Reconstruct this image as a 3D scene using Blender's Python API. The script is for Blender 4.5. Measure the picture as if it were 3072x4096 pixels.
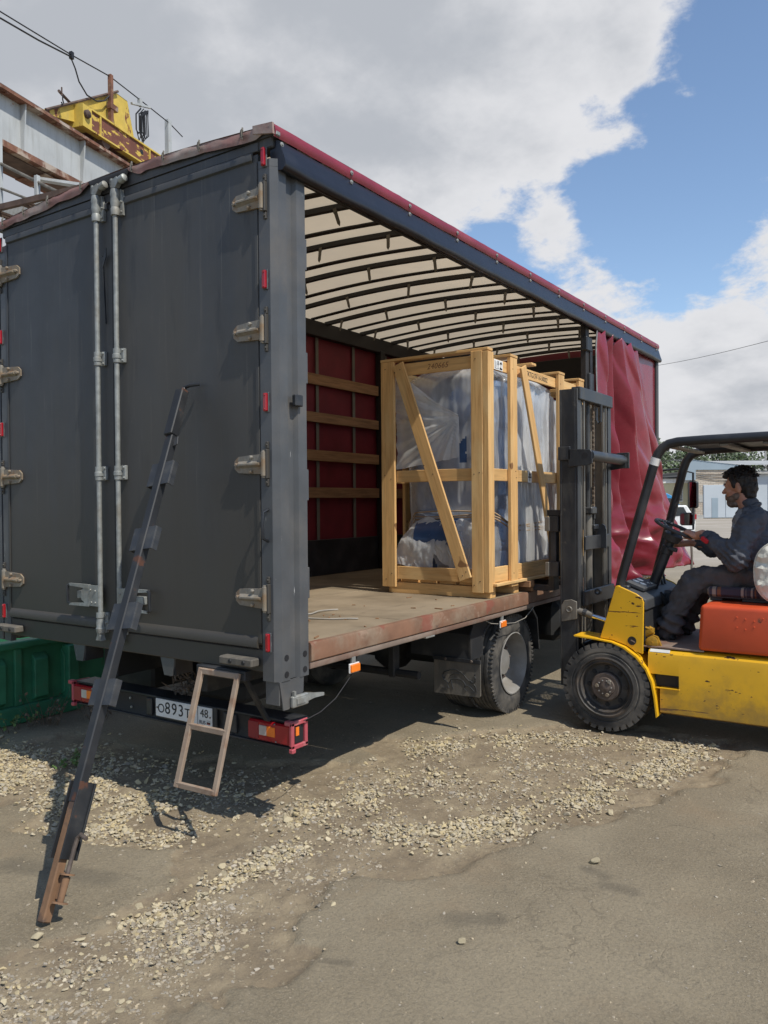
import bpy, bmesh, math, random
import numpy as np
from mathutils import Vector, Matrix, noise
sc = bpy.context.scene
for o in list(bpy.data.objects): bpy.data.objects.remove(o)
COL = sc.collection
rad = math.radians
# ------------------------------------------------------------------ camera
YAW, PITCH, ROLL = 0.5957, -0.0104, -0.0080
CP = Vector((2.705, -3.0449, 1.70))
fw = Vector((-math.sin(YAW)*math.cos(PITCH), math.cos(YAW)*math.cos(PITCH), math.sin(PITCH)))
r0 = Vector((math.cos(YAW), math.sin(YAW), 0)); u0 = r0.cross(fw)
cr_, sr_ = math.cos(ROLL), math.sin(ROLL)
rr = cr_*r0 + sr_*u0; uu = cr_*u0 - sr_*r0
cam = bpy.data.objects.new('camera', bpy.data.cameras.new('camera')); COL.objects.link(cam)
cam.matrix_world = Matrix(((rr.x, uu.x, -fw.x, CP.x), (rr.y, uu.y, -fw.y, CP.y), (rr.z, uu.z, -fw.z, CP.z), (0, 0, 0, 1)))
cam.data.sensor_fit = 'VERTICAL'; cam.data.sensor_height = 36; cam.data.lens = 28.19
cam.data.clip_end = 2000; cam.data.clip_start = 0.05
sc.camera = cam
# ------------------------------------------------------------------ light
SUN = Vector((0.70, -0.15, 1.0)).normalized()
sl = bpy.data.lights.new('sun', 'SUN'); sl.energy = 3.4; sl.angle = rad(0.53); sl.color = (1, .95, .86)
so = bpy.data.objects.new('sun', sl); COL.objects.link(so); so.rotation_euler = (-SUN).to_track_quat('-Z', 'Y').to_euler()
so.location = (10, 0, 20)
sc.view_settings.view_transform = 'Standard'; sc.view_settings.look = 'None'
sc.view_settings.exposure = 0.40; sc.view_settings.gamma = 1; sc.view_settings.use_curve_mapping = False
W_ = bpy.data.worlds.new('World'); sc.world = W_; W_.use_nodes = True
nt = W_.node_tree; nt.nodes.clear()
def N(t, ty, **kw):
    n = t.nodes.new(ty)
    for k, v in kw.items(): setattr(n, k, v)
    return n
def link(t, a, b): t.links.new(a, b)
def mth(t, op, a, b=None, c=None, clamp=False):
    n = N(t, 'ShaderNodeMath', operation=op, use_clamp=clamp)
    for i, x in enumerate((a, b, c)):
        if x is None: continue
        if isinstance(x, (int, float)): n.inputs[i].default_value = x
        else: link(t, x, n.inputs[i])
    return n.outputs[0]
def ss(t, x, lo, hi, a=0, b=1):
    n = N(t, 'ShaderNodeMapRange', interpolation_type='SMOOTHSTEP')
    link(t, x, n.inputs[0])
    for i, v in enumerate((lo, hi, a, b)): n.inputs[1+i].default_value = v
    return n.outputs[0]
def mixc(t, f, a, b):
    n = N(t, 'ShaderNodeMix', data_type='RGBA')
    for i, x in ((0, f), (6, a), (7, b)):
        if isinstance(x, (int, float)): n.inputs[i].default_value = x
        elif isinstance(x, tuple): n.inputs[i].default_value = (*x[:3], 1)
        else: link(t, x, n.inputs[i])
    return n.outputs[2]
sky = N(nt, 'ShaderNodeTexSky', sky_type='NISHITA'); sky.sun_disc = False
sky.sun_elevation = math.asin(SUN.z); sky.sun_rotation = math.atan2(SUN.x, SUN.y); sky.air_density = 1.0; sky.dust_density = 0.15; sky.ozone_density = 1.6
tc = N(nt, 'ShaderNodeTexCoord'); D = tc.outputs['Generated']
sepD = N(nt, 'ShaderNodeSeparateXYZ'); link(nt, D, sepD.inputs[0])
hz_ = mth(nt, 'ADD', mth(nt, 'MAXIMUM', sepD.outputs[2], 0.0), .42)
dv = N(nt, 'ShaderNodeVectorMath', operation='DIVIDE'); link(nt, D, dv.inputs[0]); cb3 = N(nt, 'ShaderNodeCombineXYZ')
for i in range(3): link(nt, hz_, cb3.inputs[i])
link(nt, cb3.outputs[0], dv.inputs[1]); CLD = dv.outputs[0]          # the cloud layer seen as a ceiling
def wnoise(scale, det, rough, off=(0, 0, 0), vec=(1, 1, 1), src=None, dist=0.0):
    m = N(nt, 'ShaderNodeMapping'); link(nt, src or CLD, m.inputs[0]); m.inputs['Location'].default_value = off; m.inputs['Scale'].default_value = vec
    n = N(nt, 'ShaderNodeTexNoise'); n.inputs['Scale'].default_value = scale; n.inputs['Detail'].default_value = det; n.inputs['Roughness'].default_value = rough; n.inputs['Distortion'].default_value = dist
    link(nt, m.outputs[0], n.inputs['Vector']); return n.outputs[0]
n1 = wnoise(3.6, 12, .60, (1.3, .2, 4.)); n1b = wnoise(3.6, 6, .55, (1.3+.085, .2-.03, 4.+.05)); n1c = wnoise(3.6, 6, .55, (1.3, .2, 4.)); n2 = wnoise(10, 10, .62, (7, 3, 1.), dist=.2); n3 = wnoise(1.5, 8, .56, (3, 9, 2.)); n4 = wnoise(4.5, 9, .6, (5, 1, 7))
def pix(x, y):  # a bearing on the sky, measured on the photograph
    v = fw + rr*((x-1536)/3207.) + uu*((2048-y)/3207.); return v.normalized()
GREY = [((200, 200), .40, .42), ((1800, 380), .16, .22), ((1150, 150), .3, .08), ((2850, 1750), .10, .22), ((1400, 750), .14, -.15), ((2400, 1100), .12, -.2), ((-1500, 600), .5, .3)]
cov = None
LOBES = [((300, 250), .42, .85), ((1150, 250), .26, .50), ((1850, 150), .20, .42), ((2350, 120), .13, .40), ((1550, 700), .12, .32), ((2220, 880), .036, .60), ((2430, 1120), .075, .66), ((3100, 790), .065, .80),
         ((3020, 1380), .10, .48), ((2650, 1450), .09, .20), ((2850, 1780), .16, .42), ((-700, 900), .5, .6), ((2950, 480), .17, -.55), ((2700, 850), .11, -.40), ((1900, 950), .10, -.12), ((2780, 1180), .05, -.25), ((2050, 1030), .08, -.30), ((2440, 830), .06, -.42), ((2600, 1020), .05, -.30), ((2590, 700), .030, .52), ((2470, 560), .04, .30), ((2690, 940), .022, .42), ((2760, 300), .03, .30), ((2150, 620), .06, .22), ((1500, 950), .08, -.2), ((2600, 1000), .08, -.2)]
for (p, s, a) in LOBES:
    v = pix(*p)
    dt = N(nt, 'ShaderNodeVectorMath', operation='DOT_PRODUCT'); link(nt, D, dt.inputs[0]); dt.inputs[1].default_value = v
    g = mth(nt, 'MULTIPLY', mth(nt, 'SUBTRACT', dt.outputs['Value'], 1.0), 2.0/(s*s))
    g = mth(nt, 'MULTIPLY', mth(nt, 'EXPONENT', g), a)
    cov = g if cov is None else mth(nt, 'ADD', cov, g)
grey = None
for (p, s, a) in GREY:
    v = pix(*p)
    dt = N(nt, 'ShaderNodeVectorMath', operation='DOT_PRODUCT'); link(nt, D, dt.inputs[0]); dt.inputs[1].default_value = v
    g = mth(nt, 'MULTIPLY', mth(nt, 'EXPONENT', mth(nt, 'MULTIPLY', mth(nt, 'SUBTRACT', dt.outputs['Value'], 1.0), 2.0/(s*s))), a)
    grey = g if grey is None else mth(nt, 'ADD', grey, g)
cov = mth(nt, 'ADD', cov, ss(nt, sepD.outputs[2], .04, .24, .50, 0))
dens = mth(nt, 'ADD', mth(nt, 'ADD', mth(nt, 'SUBTRACT', cov, .22), mth(nt, 'MULTIPLY', mth(nt, 'SUBTRACT', n1, .5), 2.3)), mth(nt, 'MULTIPLY', mth(nt, 'SUBTRACT', n2, .5), 1.45))
mask = ss(nt, dens, -.08, .30)
relief = mth(nt, 'MULTIPLY', mth(nt, 'SUBTRACT', n1c, n1b), 1.9)
thick = ss(nt, mth(nt, 'ADD', mth(nt, 'ADD', mth(nt, 'ADD', mth(nt, 'ADD', mth(nt, 'MULTIPLY', dens, .38), grey), relief), mth(nt, 'MULTIPLY', mth(nt, 'SUBTRACT', n3, .5), .7)), mth(nt, 'MULTIPLY', mth(nt, 'SUBTRACT', n4, .5), .40)), .05, 1.25)
ccol = mixc(nt, thick, (.58, .585, .605), (.36, .38, .415))
skyc = N(nt, 'ShaderNodeVectorMath', operation='SCALE'); link(nt, sky.outputs[0], skyc.inputs[0]); skyc.inputs[3].default_value = 1.0
bg1 = N(nt, 'ShaderNodeBackground'); link(nt, skyc.outputs[0], bg1.inputs[0]); bg1.inputs[1].default_value = 0.125
bg2 = N(nt, 'ShaderNodeBackground'); link(nt, ccol, bg2.inputs[0]); bg2.inputs[1].default_value = 1.0
mx = N(nt, 'ShaderNodeMixShader'); link(nt, mask, mx.inputs[0]); link(nt, bg1.outputs[0], mx.inputs[1]); link(nt, bg2.outputs[0], mx.inputs[2])
wo = N(nt, 'ShaderNodeOutputWorld'); link(nt, mx.outputs[0], wo.inputs[0])
# ------------------------------------------------------------------ materials
def pm(name, col, rough=.55, metal=0, var=.12, vscale=5, layers=(), bump=None, spec=.5, coat=0, rand=0, island=0, vec=(1, 1, 1)):
    m = bpy.data.materials.new(name); m.use_nodes = True; t = m.node_tree
    b = t.nodes['Principled BSDF']; b.inputs['Roughness'].default_value = rough; b.inputs['Metallic'].default_value = metal
    b.inputs['Specular IOR Level'].default_value = spec; b.inputs['Coat Weight'].default_value = coat
    tcn = N(t, 'ShaderNodeTexCoord'); oc = tcn.outputs['Object']
    if rand:
        oi = N(t, 'ShaderNodeObjectInfo'); ad = N(t, 'ShaderNodeVectorMath', operation='MULTIPLY_ADD')
        cmb = N(t, 'ShaderNodeCombineXYZ')
        for i in range(3): link(t, oi.outputs['Random'], cmb.inputs[i])
        link(t, cmb.outputs[0], ad.inputs[0]); ad.inputs[1].default_value = (37, 53, 71); link(t, oc, ad.inputs[2]); oc = ad.outputs[0]
    def nz(scale, det=4, vec=(1, 1, 1), ro=.55):
        mp = N(t, 'ShaderNodeMapping'); link(t, oc, mp.inputs[0]); mp.inputs['Scale'].default_value = vec
        n = N(t, 'ShaderNodeTexNoise'); n.inputs['Scale'].default_value = scale; n.inputs['Detail'].default_value = det; n.inputs['Roughness'].default_value = ro
        link(t, mp.outputs[0], n.inputs['Vector']); return n.outputs[0]
    dark = tuple(c*(1-var) for c in col); lite = tuple(min(1, c*(1+var)) for c in col)
    c = mixc(t, ss(t, nz(vscale, 5, vec), .3, .7), dark, lite)
    r = None
    if island:
        g = N(t, 'ShaderNodeNewGeometry')
        hs = N(t, 'ShaderNodeHueSaturation'); link(t, c, hs.inputs['Color'])
        link(t, ss(t, g.outputs['Random Per Island'], 0, 1, 1-island, 1+island), hs.inputs['Value'])
        link(t, ss(t, mth(t, 'FRACT', mth(t, 'MULTIPLY', g.outputs['Random Per Island'], 17.3)), 0, 1, .65, 1.0), hs.inputs['Saturation']); c = hs.outputs[0]
    if rand:
        hs = N(t, 'ShaderNodeHueSaturation'); link(t, c, hs.inputs['Color']); link(t, ss(t, oi.outputs['Random'], 0, 1, 1-rand, 1+rand), hs.inputs['Value']); c = hs.outputs[0]
    for L in layers:
        f = ss(t, nz(L.get('scale', 4), L.get('det', 6), L.get('vec', (1, 1, 1)), L.get('ro', .6)), L['lo'], L['hi'], 0, L.get('amt', 1))
        c = mixc(t, f, c, L['col'])
        if 'rough' in L:
            mr = N(t, 'ShaderNodeMix', data_type='FLOAT'); link(t, f, mr.inputs[0]); mr.inputs[3].default_value = L['rough']
            if r is None: mr.inputs[2].default_value = rough
            else: link(t, r, mr.inputs[2])
            r = mr.outputs[0]
    link(t, c, b.inputs['Base Color'])
    if r is not None: link(t, r, b.inputs['Roughness'])
    if bump:
        bn = N(t, 'ShaderNodeBump'); bn.inputs['Strength'].default_value = bump[1]; bn.inputs['Distance'].default_value = bump[2] if len(bump) > 2 else .01
        link(t, nz(bump[0], 5, bump[3] if len(bump) > 3 else (1, 1, 1)), bn.inputs['Height']); link(t, bn.outputs[0], b.inputs['Normal'])
    return m
def zdust(m, lo, hi, col, amt):   # road dust settled on the lower part of the doors
    t = m.node_tree; b = t.nodes['Principled BSDF']; tcn = N(t, 'ShaderNodeTexCoord'); sp = N(t, 'ShaderNodeSeparateXYZ'); link(t, tcn.outputs['Object'], sp.inputs[0])
    n = N(t, 'ShaderNodeTexNoise'); n.inputs['Scale'].default_value = 2.2; n.inputs['Detail'].default_value = 6; mp = N(t, 'ShaderNodeMapping'); mp.inputs['Scale'].default_value = (3, 3, .35); link(t, tcn.outputs['Object'], mp.inputs[0]); link(t, mp.outputs[0], n.inputs['Vector'])
    h = mth(t, 'ADD', sp.outputs[2], mth(t, 'MULTIPLY', mth(t, 'SUBTRACT', n.outputs[0], .5), -1.6)); f = ss(t, h, lo, hi, amt, 0)
    old = b.inputs['Base Color'].links[0].from_socket; link(t, mixc(t, f, old, col), b.inputs['Base Color']); return m
def grime(m, lo, hi, col, amt):      # oily dirt low on the bodywork
    t = m.node_tree; b = t.nodes['Principled BSDF']; tcn = N(t, 'ShaderNodeTexCoord'); sp = N(t, 'ShaderNodeSeparateXYZ'); link(t, tcn.outputs['Object'], sp.inputs[0])
    n = N(t, 'ShaderNodeTexNoise'); n.inputs['Scale'].default_value = 7; n.inputs['Detail'].default_value = 8; n.inputs['Roughness'].default_value = .7; link(t, tcn.outputs['Object'], n.inputs['Vector'])
    h = mth(t, 'ADD', sp.outputs[2], mth(t, 'MULTIPLY', mth(t, 'SUBTRACT', n.outputs[0], .5), .9)); f = ss(t, h, lo, hi, amt, 0)
    old = b.inputs['Base Color'].links[0].from_socket; link(t, mixc(t, f, old, col), b.inputs['Base Color'])
RUST = (.10, .035, .015); DUST = (.20, .165, .125)
M = {}
M['truck'] = pm('truck grey paint', (.036, .040, .046), .5, layers=[dict(col=(.085, .078, .066), scale=1.1, lo=.38, hi=.72, amt=.75, vec=(1.2, 1, .35), rough=.7), dict(col=(.12, .11, .095), scale=6, lo=.56, hi=.78, amt=.55, vec=(6, 6, .22)), dict(col=(.02, .022, .026), scale=3, lo=.58, hi=.75, amt=.6, vec=(3, 3, .5)), dict(col=(.17, .16, .14), scale=7, lo=.66, hi=.72, amt=.5, vec=(9, 9, .16)), dict(col=(.15, .14, .12), scale=40, lo=.72, hi=.75, amt=.5)], bump=(60, .08, .003))
zdust(M['truck'], 1.0, 2.9, (.050, .044, .035), .9)
M['post'] = pm('post grey paint', (.070, .074, .078), .45, layers=[dict(col=(.6, .6, .58), scale=9, lo=.70, hi=.73, amt=.8, vec=(9, 9, .5)), dict(col=DUST, scale=2.2, lo=.45, hi=.8, amt=.35, rough=.75)], bump=(40, .08, .003))
M['zinc'] = pm('galvanised steel', (.27, .28, .265), .55, .35, var=.2, vscale=25, layers=[dict(col=(.20, .16, .11), scale=6, lo=.45, hi=.75, amt=.55, rough=.8)], bump=(70, .1, .003))
M['hinge'] = pm('rusty zinc hinge', (.23, .215, .185), .65, .2, var=.2, vscale=30, layers=[dict(col=(.25, .19, .12), scale=5, lo=.38, hi=.62, amt=.8), dict(col=(.22, .12, .05), scale=14, lo=.46, hi=.7, amt=.7, rough=.85)], bump=(80, .12, .003))
M['red_tarp'] = pm('red vinyl tarpaulin', (.20, .017, .029), .42, layers=[dict(col=(.32, .10, .10), scale=2.5, lo=.5, hi=.85, amt=.4, rough=.6)], bump=(900, .05, .001))
M['curtain'] = pm('crimson vinyl curtain', (.19, .017, .027), .27, var=.1, layers=[dict(col=(.20, .045, .052), scale=3, lo=.55, hi=.9, amt=.4, rough=.45)], bump=(10, .10, .02))
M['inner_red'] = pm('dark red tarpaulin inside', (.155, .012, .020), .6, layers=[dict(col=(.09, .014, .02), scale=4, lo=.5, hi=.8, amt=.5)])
M['faded_tarp'] = pm('faded red tarpaulin edge', (.25, .13, .11), .7, layers=[dict(col=(.33, .29, .25), scale=3, lo=.4, hi=.65, amt=.9), dict(col=(.22, .04, .05), scale=6, lo=.58, hi=.7, amt=.7)], bump=(30, .2, .01))
M['navy'] = pm('navy vinyl valance', (.0095, .010, .0155), .36, layers=[dict(col=(.035, .038, .048), scale=4, lo=.55, hi=.9, amt=.5, rough=.5)], bump=(9, .15, .02))
M['bow'] = pm('backlit dark bow steel', (.020, .017, .015), .6)  # near-black colour holds the bows' backlit darkness against the bright roof
M['strap'] = pm('grey brown webbing', (.15, .135, .11), .85)
M['black'] = pm('black painted steel', (.018, .020, .024), .45, var=.3, layers=[dict(col=(.085, .08, .07), scale=5, lo=.46, hi=.8, amt=.5, rough=.7), dict(col=RUST, scale=11, lo=.66, hi=.72, amt=.7, rough=.9)], bump=(50, .1, .003))
M['mast'] = pm('worn black mast steel', (.022, .024, .028), .42, var=.25, layers=[dict(col=(.10, .095, .08), scale=3, lo=.42, hi=.8, amt=.55, rough=.65, vec=(3, 3, .8)), dict(col=(.16, .14, .11), scale=14, lo=.62, hi=.75, amt=.5, rough=.6)], bump=(60, .1, .003))
M['slide'] = pm('greasy rail steel', (.17, .155, .13), .5, .3, var=.3, vscale=9, vec=(1, 1, .3))
M['chain'] = pm('dusty leaf chain', (.16, .12, .085), .7, .3, var=.3, vscale=40)
M['under'] = pm('chassis black', (.018, .018, .018), .75, layers=[dict(col=DUST, scale=4, lo=.5, hi=.85, amt=.4)])
M['rubber'] = pm('tyre rubber', (.028, .028, .028), .8, layers=[dict(col=(.155, .138, .115), scale=6, lo=.34, hi=.68, amt=.8)], bump=(50, .15, .004))
M['rim'] = pm('dusty silver rim', (.30, .29, .27), .6, .2, var=.2, layers=[dict(col=DUST, scale=6, lo=.4, hi=.8, amt=.6)])
M['fl_rim'] = pm('forklift dark rim', (.06, .055, .05), .65, .2, var=.3, layers=[dict(col=(.19, .14, .10), scale=8, lo=.45, hi=.8, amt=.7)])
M['hub'] = pm('rusty hub', (.11, .085, .07), .7, .3, var=.3, vscale=20)
M['wood_floor'] = pm('dirty plywood floor', (.19, .145, .092), .85, var=.2, vscale=3, layers=[dict(col=(.29, .23, .155), scale=1.8, lo=.4, hi=.7, amt=.7), dict(col=(.07, .05, .035), scale=7, lo=.58, hi=.75, amt=.6, vec=(1, .3, 1))], bump=(60, .15, .004), rand=.06)
M['rail_rust'] = pm('rusty side rail', (.175, .088, .05), .8, var=.25, vscale=4, layers=[dict(col=(.23, .17, .115), scale=3.5, lo=.42, hi=.65, amt=.85), dict(col=(.30, .20, .14), scale=9, lo=.58, hi=.68, amt=.6), dict(col=(.06, .05, .045), scale=5, lo=.66, hi=.72, amt=.8), dict(col=(.2, .05, .03), scale=2.3, lo=.58, hi=.63, amt=.7)], bump=(30, .3, .006))
M['rail_lip'] = pm('dusty lower rail lip', (.25, .19, .15), .8, var=.2, layers=[dict(col=(.17, .08, .05), scale=3, lo=.48, hi=.65, amt=.7, vec=(1, .6, 1))])
M['lens_red'] = pm('red lamp lens', (.30, .008, .014), .22, var=.1, coat=.3)
M['lens_dark'] = pm('dark red lamp housing', (.25, .02, .025), .45)
M['lens_orange'] = pm('orange lamp lens', (.85, .20, .02), .25, coat=.3)
M['lens_white'] = pm('clear lamp lens', (.48, .42, .37), .25, coat=.3)
M['pinkframe'] = pm('worn red lamp guard', (.40, .07, .085), .6, layers=[dict(col=(.42, .2, .19), scale=12, lo=.5, hi=.7, amt=.6)])
M['plate_white'] = pm('white plate', (.62, .62, .60), .5, layers=[dict(col=(.35, .32, .27), scale=7, lo=.52, hi=.8, amt=.5)])
M['ink'] = pm('black lettering', (.012, .012, .014), .6)
M['pencil'] = pm('brown marker lettering', (.22, .10, .045), .8)
M['paper'] = pm('white paper label', (.75, .74, .70), .6)
M['ladder'] = pm('dusty tan steel', (.30, .225, .165), .75, var=.15, layers=[dict(col=(.20, .10, .055), scale=9, lo=.48, hi=.7, amt=.7)], bump=(60, .2, .004))
M['flap'] = pm('dusty rubber flap', (.10, .09, .075), .85, var=.2, layers=[dict(col=(.17, .145, .11), scale=4, lo=.42, hi=.7, amt=.7, vec=(4, 4, .6)), dict(col=(.05, .045, .04), scale=9, lo=.55, hi=.7, amt=.5, vec=(4, 4, .5))])
M['guard'] = pm('black plastic mudguard', (.02, .021, .023), .55, layers=[dict(col=(.12, .105, .085), scale=4, lo=.5, hi=.8, amt=.6, rough=.8)])
M['white'] = pm('white vehicle paint', (.72, .72, .70), .35, layers=[dict(col=(.4, .37, .32), scale=3, lo=.55, hi=.85, amt=.4)])
M['glass'] = pm('dark window glass', (.03, .037, .042), .08, var=.1)
M['mirror'] = pm('mirror glass', (.75, .77, .78), .02, 1, var=.02)
M['wood'] = pm('fresh pine board', (.60, .355, .135), .7, var=.12, vscale=6, vec=(.5, 6, 6), layers=[dict(col=(.44, .23, .075), scale=5, lo=.52, hi=.66, amt=.75, vec=(.6, 14, 14)), dict(col=(.70, .49, .23), scale=2.2, lo=.48, hi=.7, amt=.6, vec=(.8, 3, 3)), dict(col=(.19, .085, .03), scale=6, lo=.735, hi=.76, amt=.9, vec=(1, 1, 1), det=1)], bump=(8, .12, .003, (.6, 14, 14)), rand=.10)
M['wood_old'] = pm('old weathered board', (.27, .145, .068), .85, var=.2, vscale=6, vec=(.5, 6, 6), layers=[dict(col=(.16, .08, .04), scale=4, lo=.5, hi=.7, amt=.7, vec=(.6, 12, 12))], bump=(8, .12, .003, (.6, 14, 14)), rand=.12)
M['nail'] = pm('nail head', (.05, .035, .025), .7)
M['blue'] = pm('blue machine paint', (.035, .075, .17), .4, var=.15)
M['blue_lt'] = pm('pale blue machine paint', (.12, .22, .40), .4)
M['twine'] = pm('tan twine', (.34, .24, .14), .9)
Y = (.70, .385, .010)
M['yellow'] = pm('chipped yellow paint', Y, .38, var=.07, vscale=3, layers=[dict(col=(.42, .25, .03), scale=2.5, lo=.5, hi=.8, amt=.45, rough=.6), dict(col=(.055, .022, .012), scale=9, lo=.635, hi=.65, vec=(.7, 1, 1.6), rough=.9, det=9), dict(col=(.16, .055, .02), scale=26, lo=.665, hi=.69, rough=.9, det=4), dict(col=(.09, .03, .015), scale=5, lo=.66, hi=.67, vec=(.35, 1, 4), rough=.9, det=8)], bump=(18, .06, .004))
grime(M['yellow'], .02, .50, (.20, .13, .05), .75)
M['yellow_c'] = pm('plain chipped yellow paint', Y, .4, var=.07, layers=[dict(col=(.10, .035, .015), scale=12, lo=.65, hi=.665, rough=.9, det=8)], bump=(18, .05, .004))
M['orange'] = pm('orange painted cover', (.56, .075, .022), .42, var=.1, vscale=3, layers=[dict(col=(.20, .06, .03), scale=14, lo=.67, hi=.685, rough=.8, det=8), dict(col=(.55, .16, .09), scale=4, lo=.55, hi=.8, amt=.4, rough=.6)], bump=(10, .08, .006))
M['dash'] = pm('grey black plastic', (.05, .052, .055), .6, layers=[dict(col=(.15, .145, .13), scale=5, lo=.5, hi=.8, amt=.5)])
M['seat'] = pm('striped dark seat cloth', (.05, .04, .055), .9, layers=[dict(col=(.32, .25, .2), scale=3, lo=.55, hi=.6, vec=(9, .2, .2), det=1), dict(col=(.20, .08, .04), scale=3, lo=.62, hi=.66, vec=(7, .2, .2), det=1)])
M['cover'] = pm('cream seat cover', (.60, .58, .50), .6, bump=(13, .5, .03))
M['piping'] = pm('pale piping', (.55, .53, .45), .7)
M['crane_grey'] = pm('pale grey girder paint', (.40, .415, .41), .6, var=.08, vscale=2, layers=[dict(col=(.28, .28, .26), scale=4, lo=.45, hi=.75, amt=.6, vec=(3, 3, .4)), dict(col=(.26, .12, .07), scale=6, lo=.69, hi=.74, amt=.8)])
M['crane_rust'] = pm('rusty flange steel', (.17, .075, .045), .85, var=.3, vscale=6, layers=[dict(col=(.45, .40, .33), scale=3, lo=.5, hi=.62, amt=.7), dict(col=(.32, .22, .13), scale=7, lo=.55, hi=.7, amt=.6)])
M['crane_under'] = pm('brown underside steel', (.10, .065, .05), .85, var=.3)
M['crane_yel'] = pm('rusty yellow trolley paint', (.56, .40, .07), .6, var=.12, layers=[dict(col=(.42, .32, .10), scale=5, lo=.5, hi=.75, amt=.6, vec=(1, 1, .4)), dict(col=(.16, .055, .03), scale=2.6, lo=.60, hi=.64, rough=.9, vec=(1.4, 1.4, .6), det=8)])
M['crane_yelrust'] = pm('mostly rusted yellow paint', (.155, .055, .035), .85, var=.2, layers=[dict(col=(.55, .38, .07), scale=6, lo=.54, hi=.58, det=9, vec=(.8, .8, 2)), dict(col=(.3, .2, .11), scale=9, lo=.62, hi=.7, amt=.7)])
M['cable'] = pm('black cable', (.012, .012, .014), .6)
M['wire_w'] = pm('pale wire', (.30, .275, .235), .6)
M['green'] = pm('faded green skip paint', (.028, .175, .088), .6, var=.2, layers=[dict(col=(.045, .24, .13), scale=3, lo=.45, hi=.7, amt=.6), dict(col=(.10, .075, .05), scale=5, lo=.56, hi=.75, amt=.6, rough=.9)])
M['skin'] = pm('skin', (.47, .235, .155), .5, var=.1, vscale=12, layers=[dict(col=(.45, .14, .10), scale=9, lo=.5, hi=.75, amt=.4)])
M['hair'] = pm('dark hair', (.016, .013, .012), .6, var=.4, vscale=30, bump=(60, .8, .01, (1, .25, 1)))
M['beard'] = pm('grey stubble', (.165, .115, .09), .8, var=.3, vscale=60, bump=(120, .5, .004))
M['jacket'] = pm('dark navy workwear cloth', (.076, .080, .094), .85, var=.15, layers=[dict(col=(.10, .10, .105), scale=3, lo=.5, hi=.8, amt=.5)], bump=(11, .5, .03))
M['jk_grey'] = pm('grey workwear trim', (.20, .20, .205), .85)
M['jk_red'] = pm('red cuff tab', (.55, .02, .03), .7)
M['trouser'] = pm('charcoal trousers', (.085, .076, .074), .9, var=.15, layers=[dict(col=(.13, .118, .11), scale=4, lo=.5, hi=.8, amt=.5)], bump=(9, .55, .03))
M['boot'] = pm('black boot leather', (.014, .013, .013), .6)
M['stone'] = pm('pale limestone', (.40, .320, .175), .9, var=.12, vscale=30, layers=[dict(col=(.42, .37, .27), scale=20, lo=.5, hi=.75, amt=.6)], island=.16, bump=(90, .25, .004))
M['stone_g'] = pm('grey crushed stone', (.29, .235, .155), .9, var=.2, vscale=30, island=.22, bump=(90, .25, .004))
M['stone_o'] = pm('single limestone', (.38, .32, .205), .9, var=.18, vscale=25, rand=.22, layers=[dict(col=(.42, .37, .27), scale=20, lo=.5, hi=.75, amt=.6)], bump=(70, .25, .004))
M['leaf'] = pm('tree leaves', (.060, .095, .028), .6, var=.3, vscale=.6, island=.35)
M['bark'] = pm('bark', (.10, .075, .055), .9)
M['weed'] = pm('dry weed stems', (.13, .085, .05), .9, island=.3)
M['weed_g'] = pm('green weed leaves', (.09, .15, .04), .7)
M['roof_grey'] = pm('grey corrugated roofing', (.33, .34, .335), .75, var=.2, vscale=.4, layers=[dict(col=(.24, .235, .22), scale=.8, lo=.45, hi=.7, amt=.6)])
M['clad'] = pm('blue grey cladding', (.27, .335, .38), .6, var=.08, vscale=.3)
M['door_grey'] = pm('pale grey metal door', (.44, .48, .51), .6, var=.06, vscale=.4)
M['cream_wall'] = pm('pale yellow plaster', (.52, .47, .30), .85, var=.08, vscale=.5)
M['trim_w'] = pm('white trim', (.6, .6, .57), .8)
M['slab'] = pm('concrete slab edge', (.38, .37, .34), .85)
M['kiosk_blue'] = pm('bright blue paint', (.03, .22, .45), .5)
M['brass'] = pm('dirty yellow casting', (.40, .22, .02), .5, .2, var=.3, vscale=25)
M['chrome'] = pm('polished piston rod', (.7, .7, .7), .12, 1)
M['dial'] = pm('gauge face', (.45, .47, .45), .2)
# brick
def brick_mat():
    m = pm('pale silicate brick', (.5, .45, .38)); t = m.node_tree; b = t.nodes['Principled BSDF']
    tcn = N(t, 'ShaderNodeTexCoord'); bt = N(t, 'ShaderNodeTexBrick'); link(t, tcn.outputs['Object'], bt.inputs[0])
    mp = N(t, 'ShaderNodeMapping'); link(t, tcn.outputs['Object'], mp.inputs[0]); mp.inputs['Rotation'].default_value = (rad(90), 0, 0); link(t, mp.outputs[0], bt.inputs[0])
    bt.inputs['Scale'].default_value = 1; bt.inputs['Brick Width'].default_value = .5; bt.inputs['Row Height'].default_value = .17; bt.inputs['Mortar Size'].default_value = .02
    bt.inputs['Color1'].default_value = (.52, .46, .38, 1); bt.inputs['Color2'].default_value = (.43, .35, .27, 1); bt.inputs['Mortar'].default_value = (.27, .24, .2, 1)
    link(t, bt.outputs[0], b.inputs['Base Color']); b.inputs['Roughness'].default_value = .9
    return m
M['brick'] = brick_mat()
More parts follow.
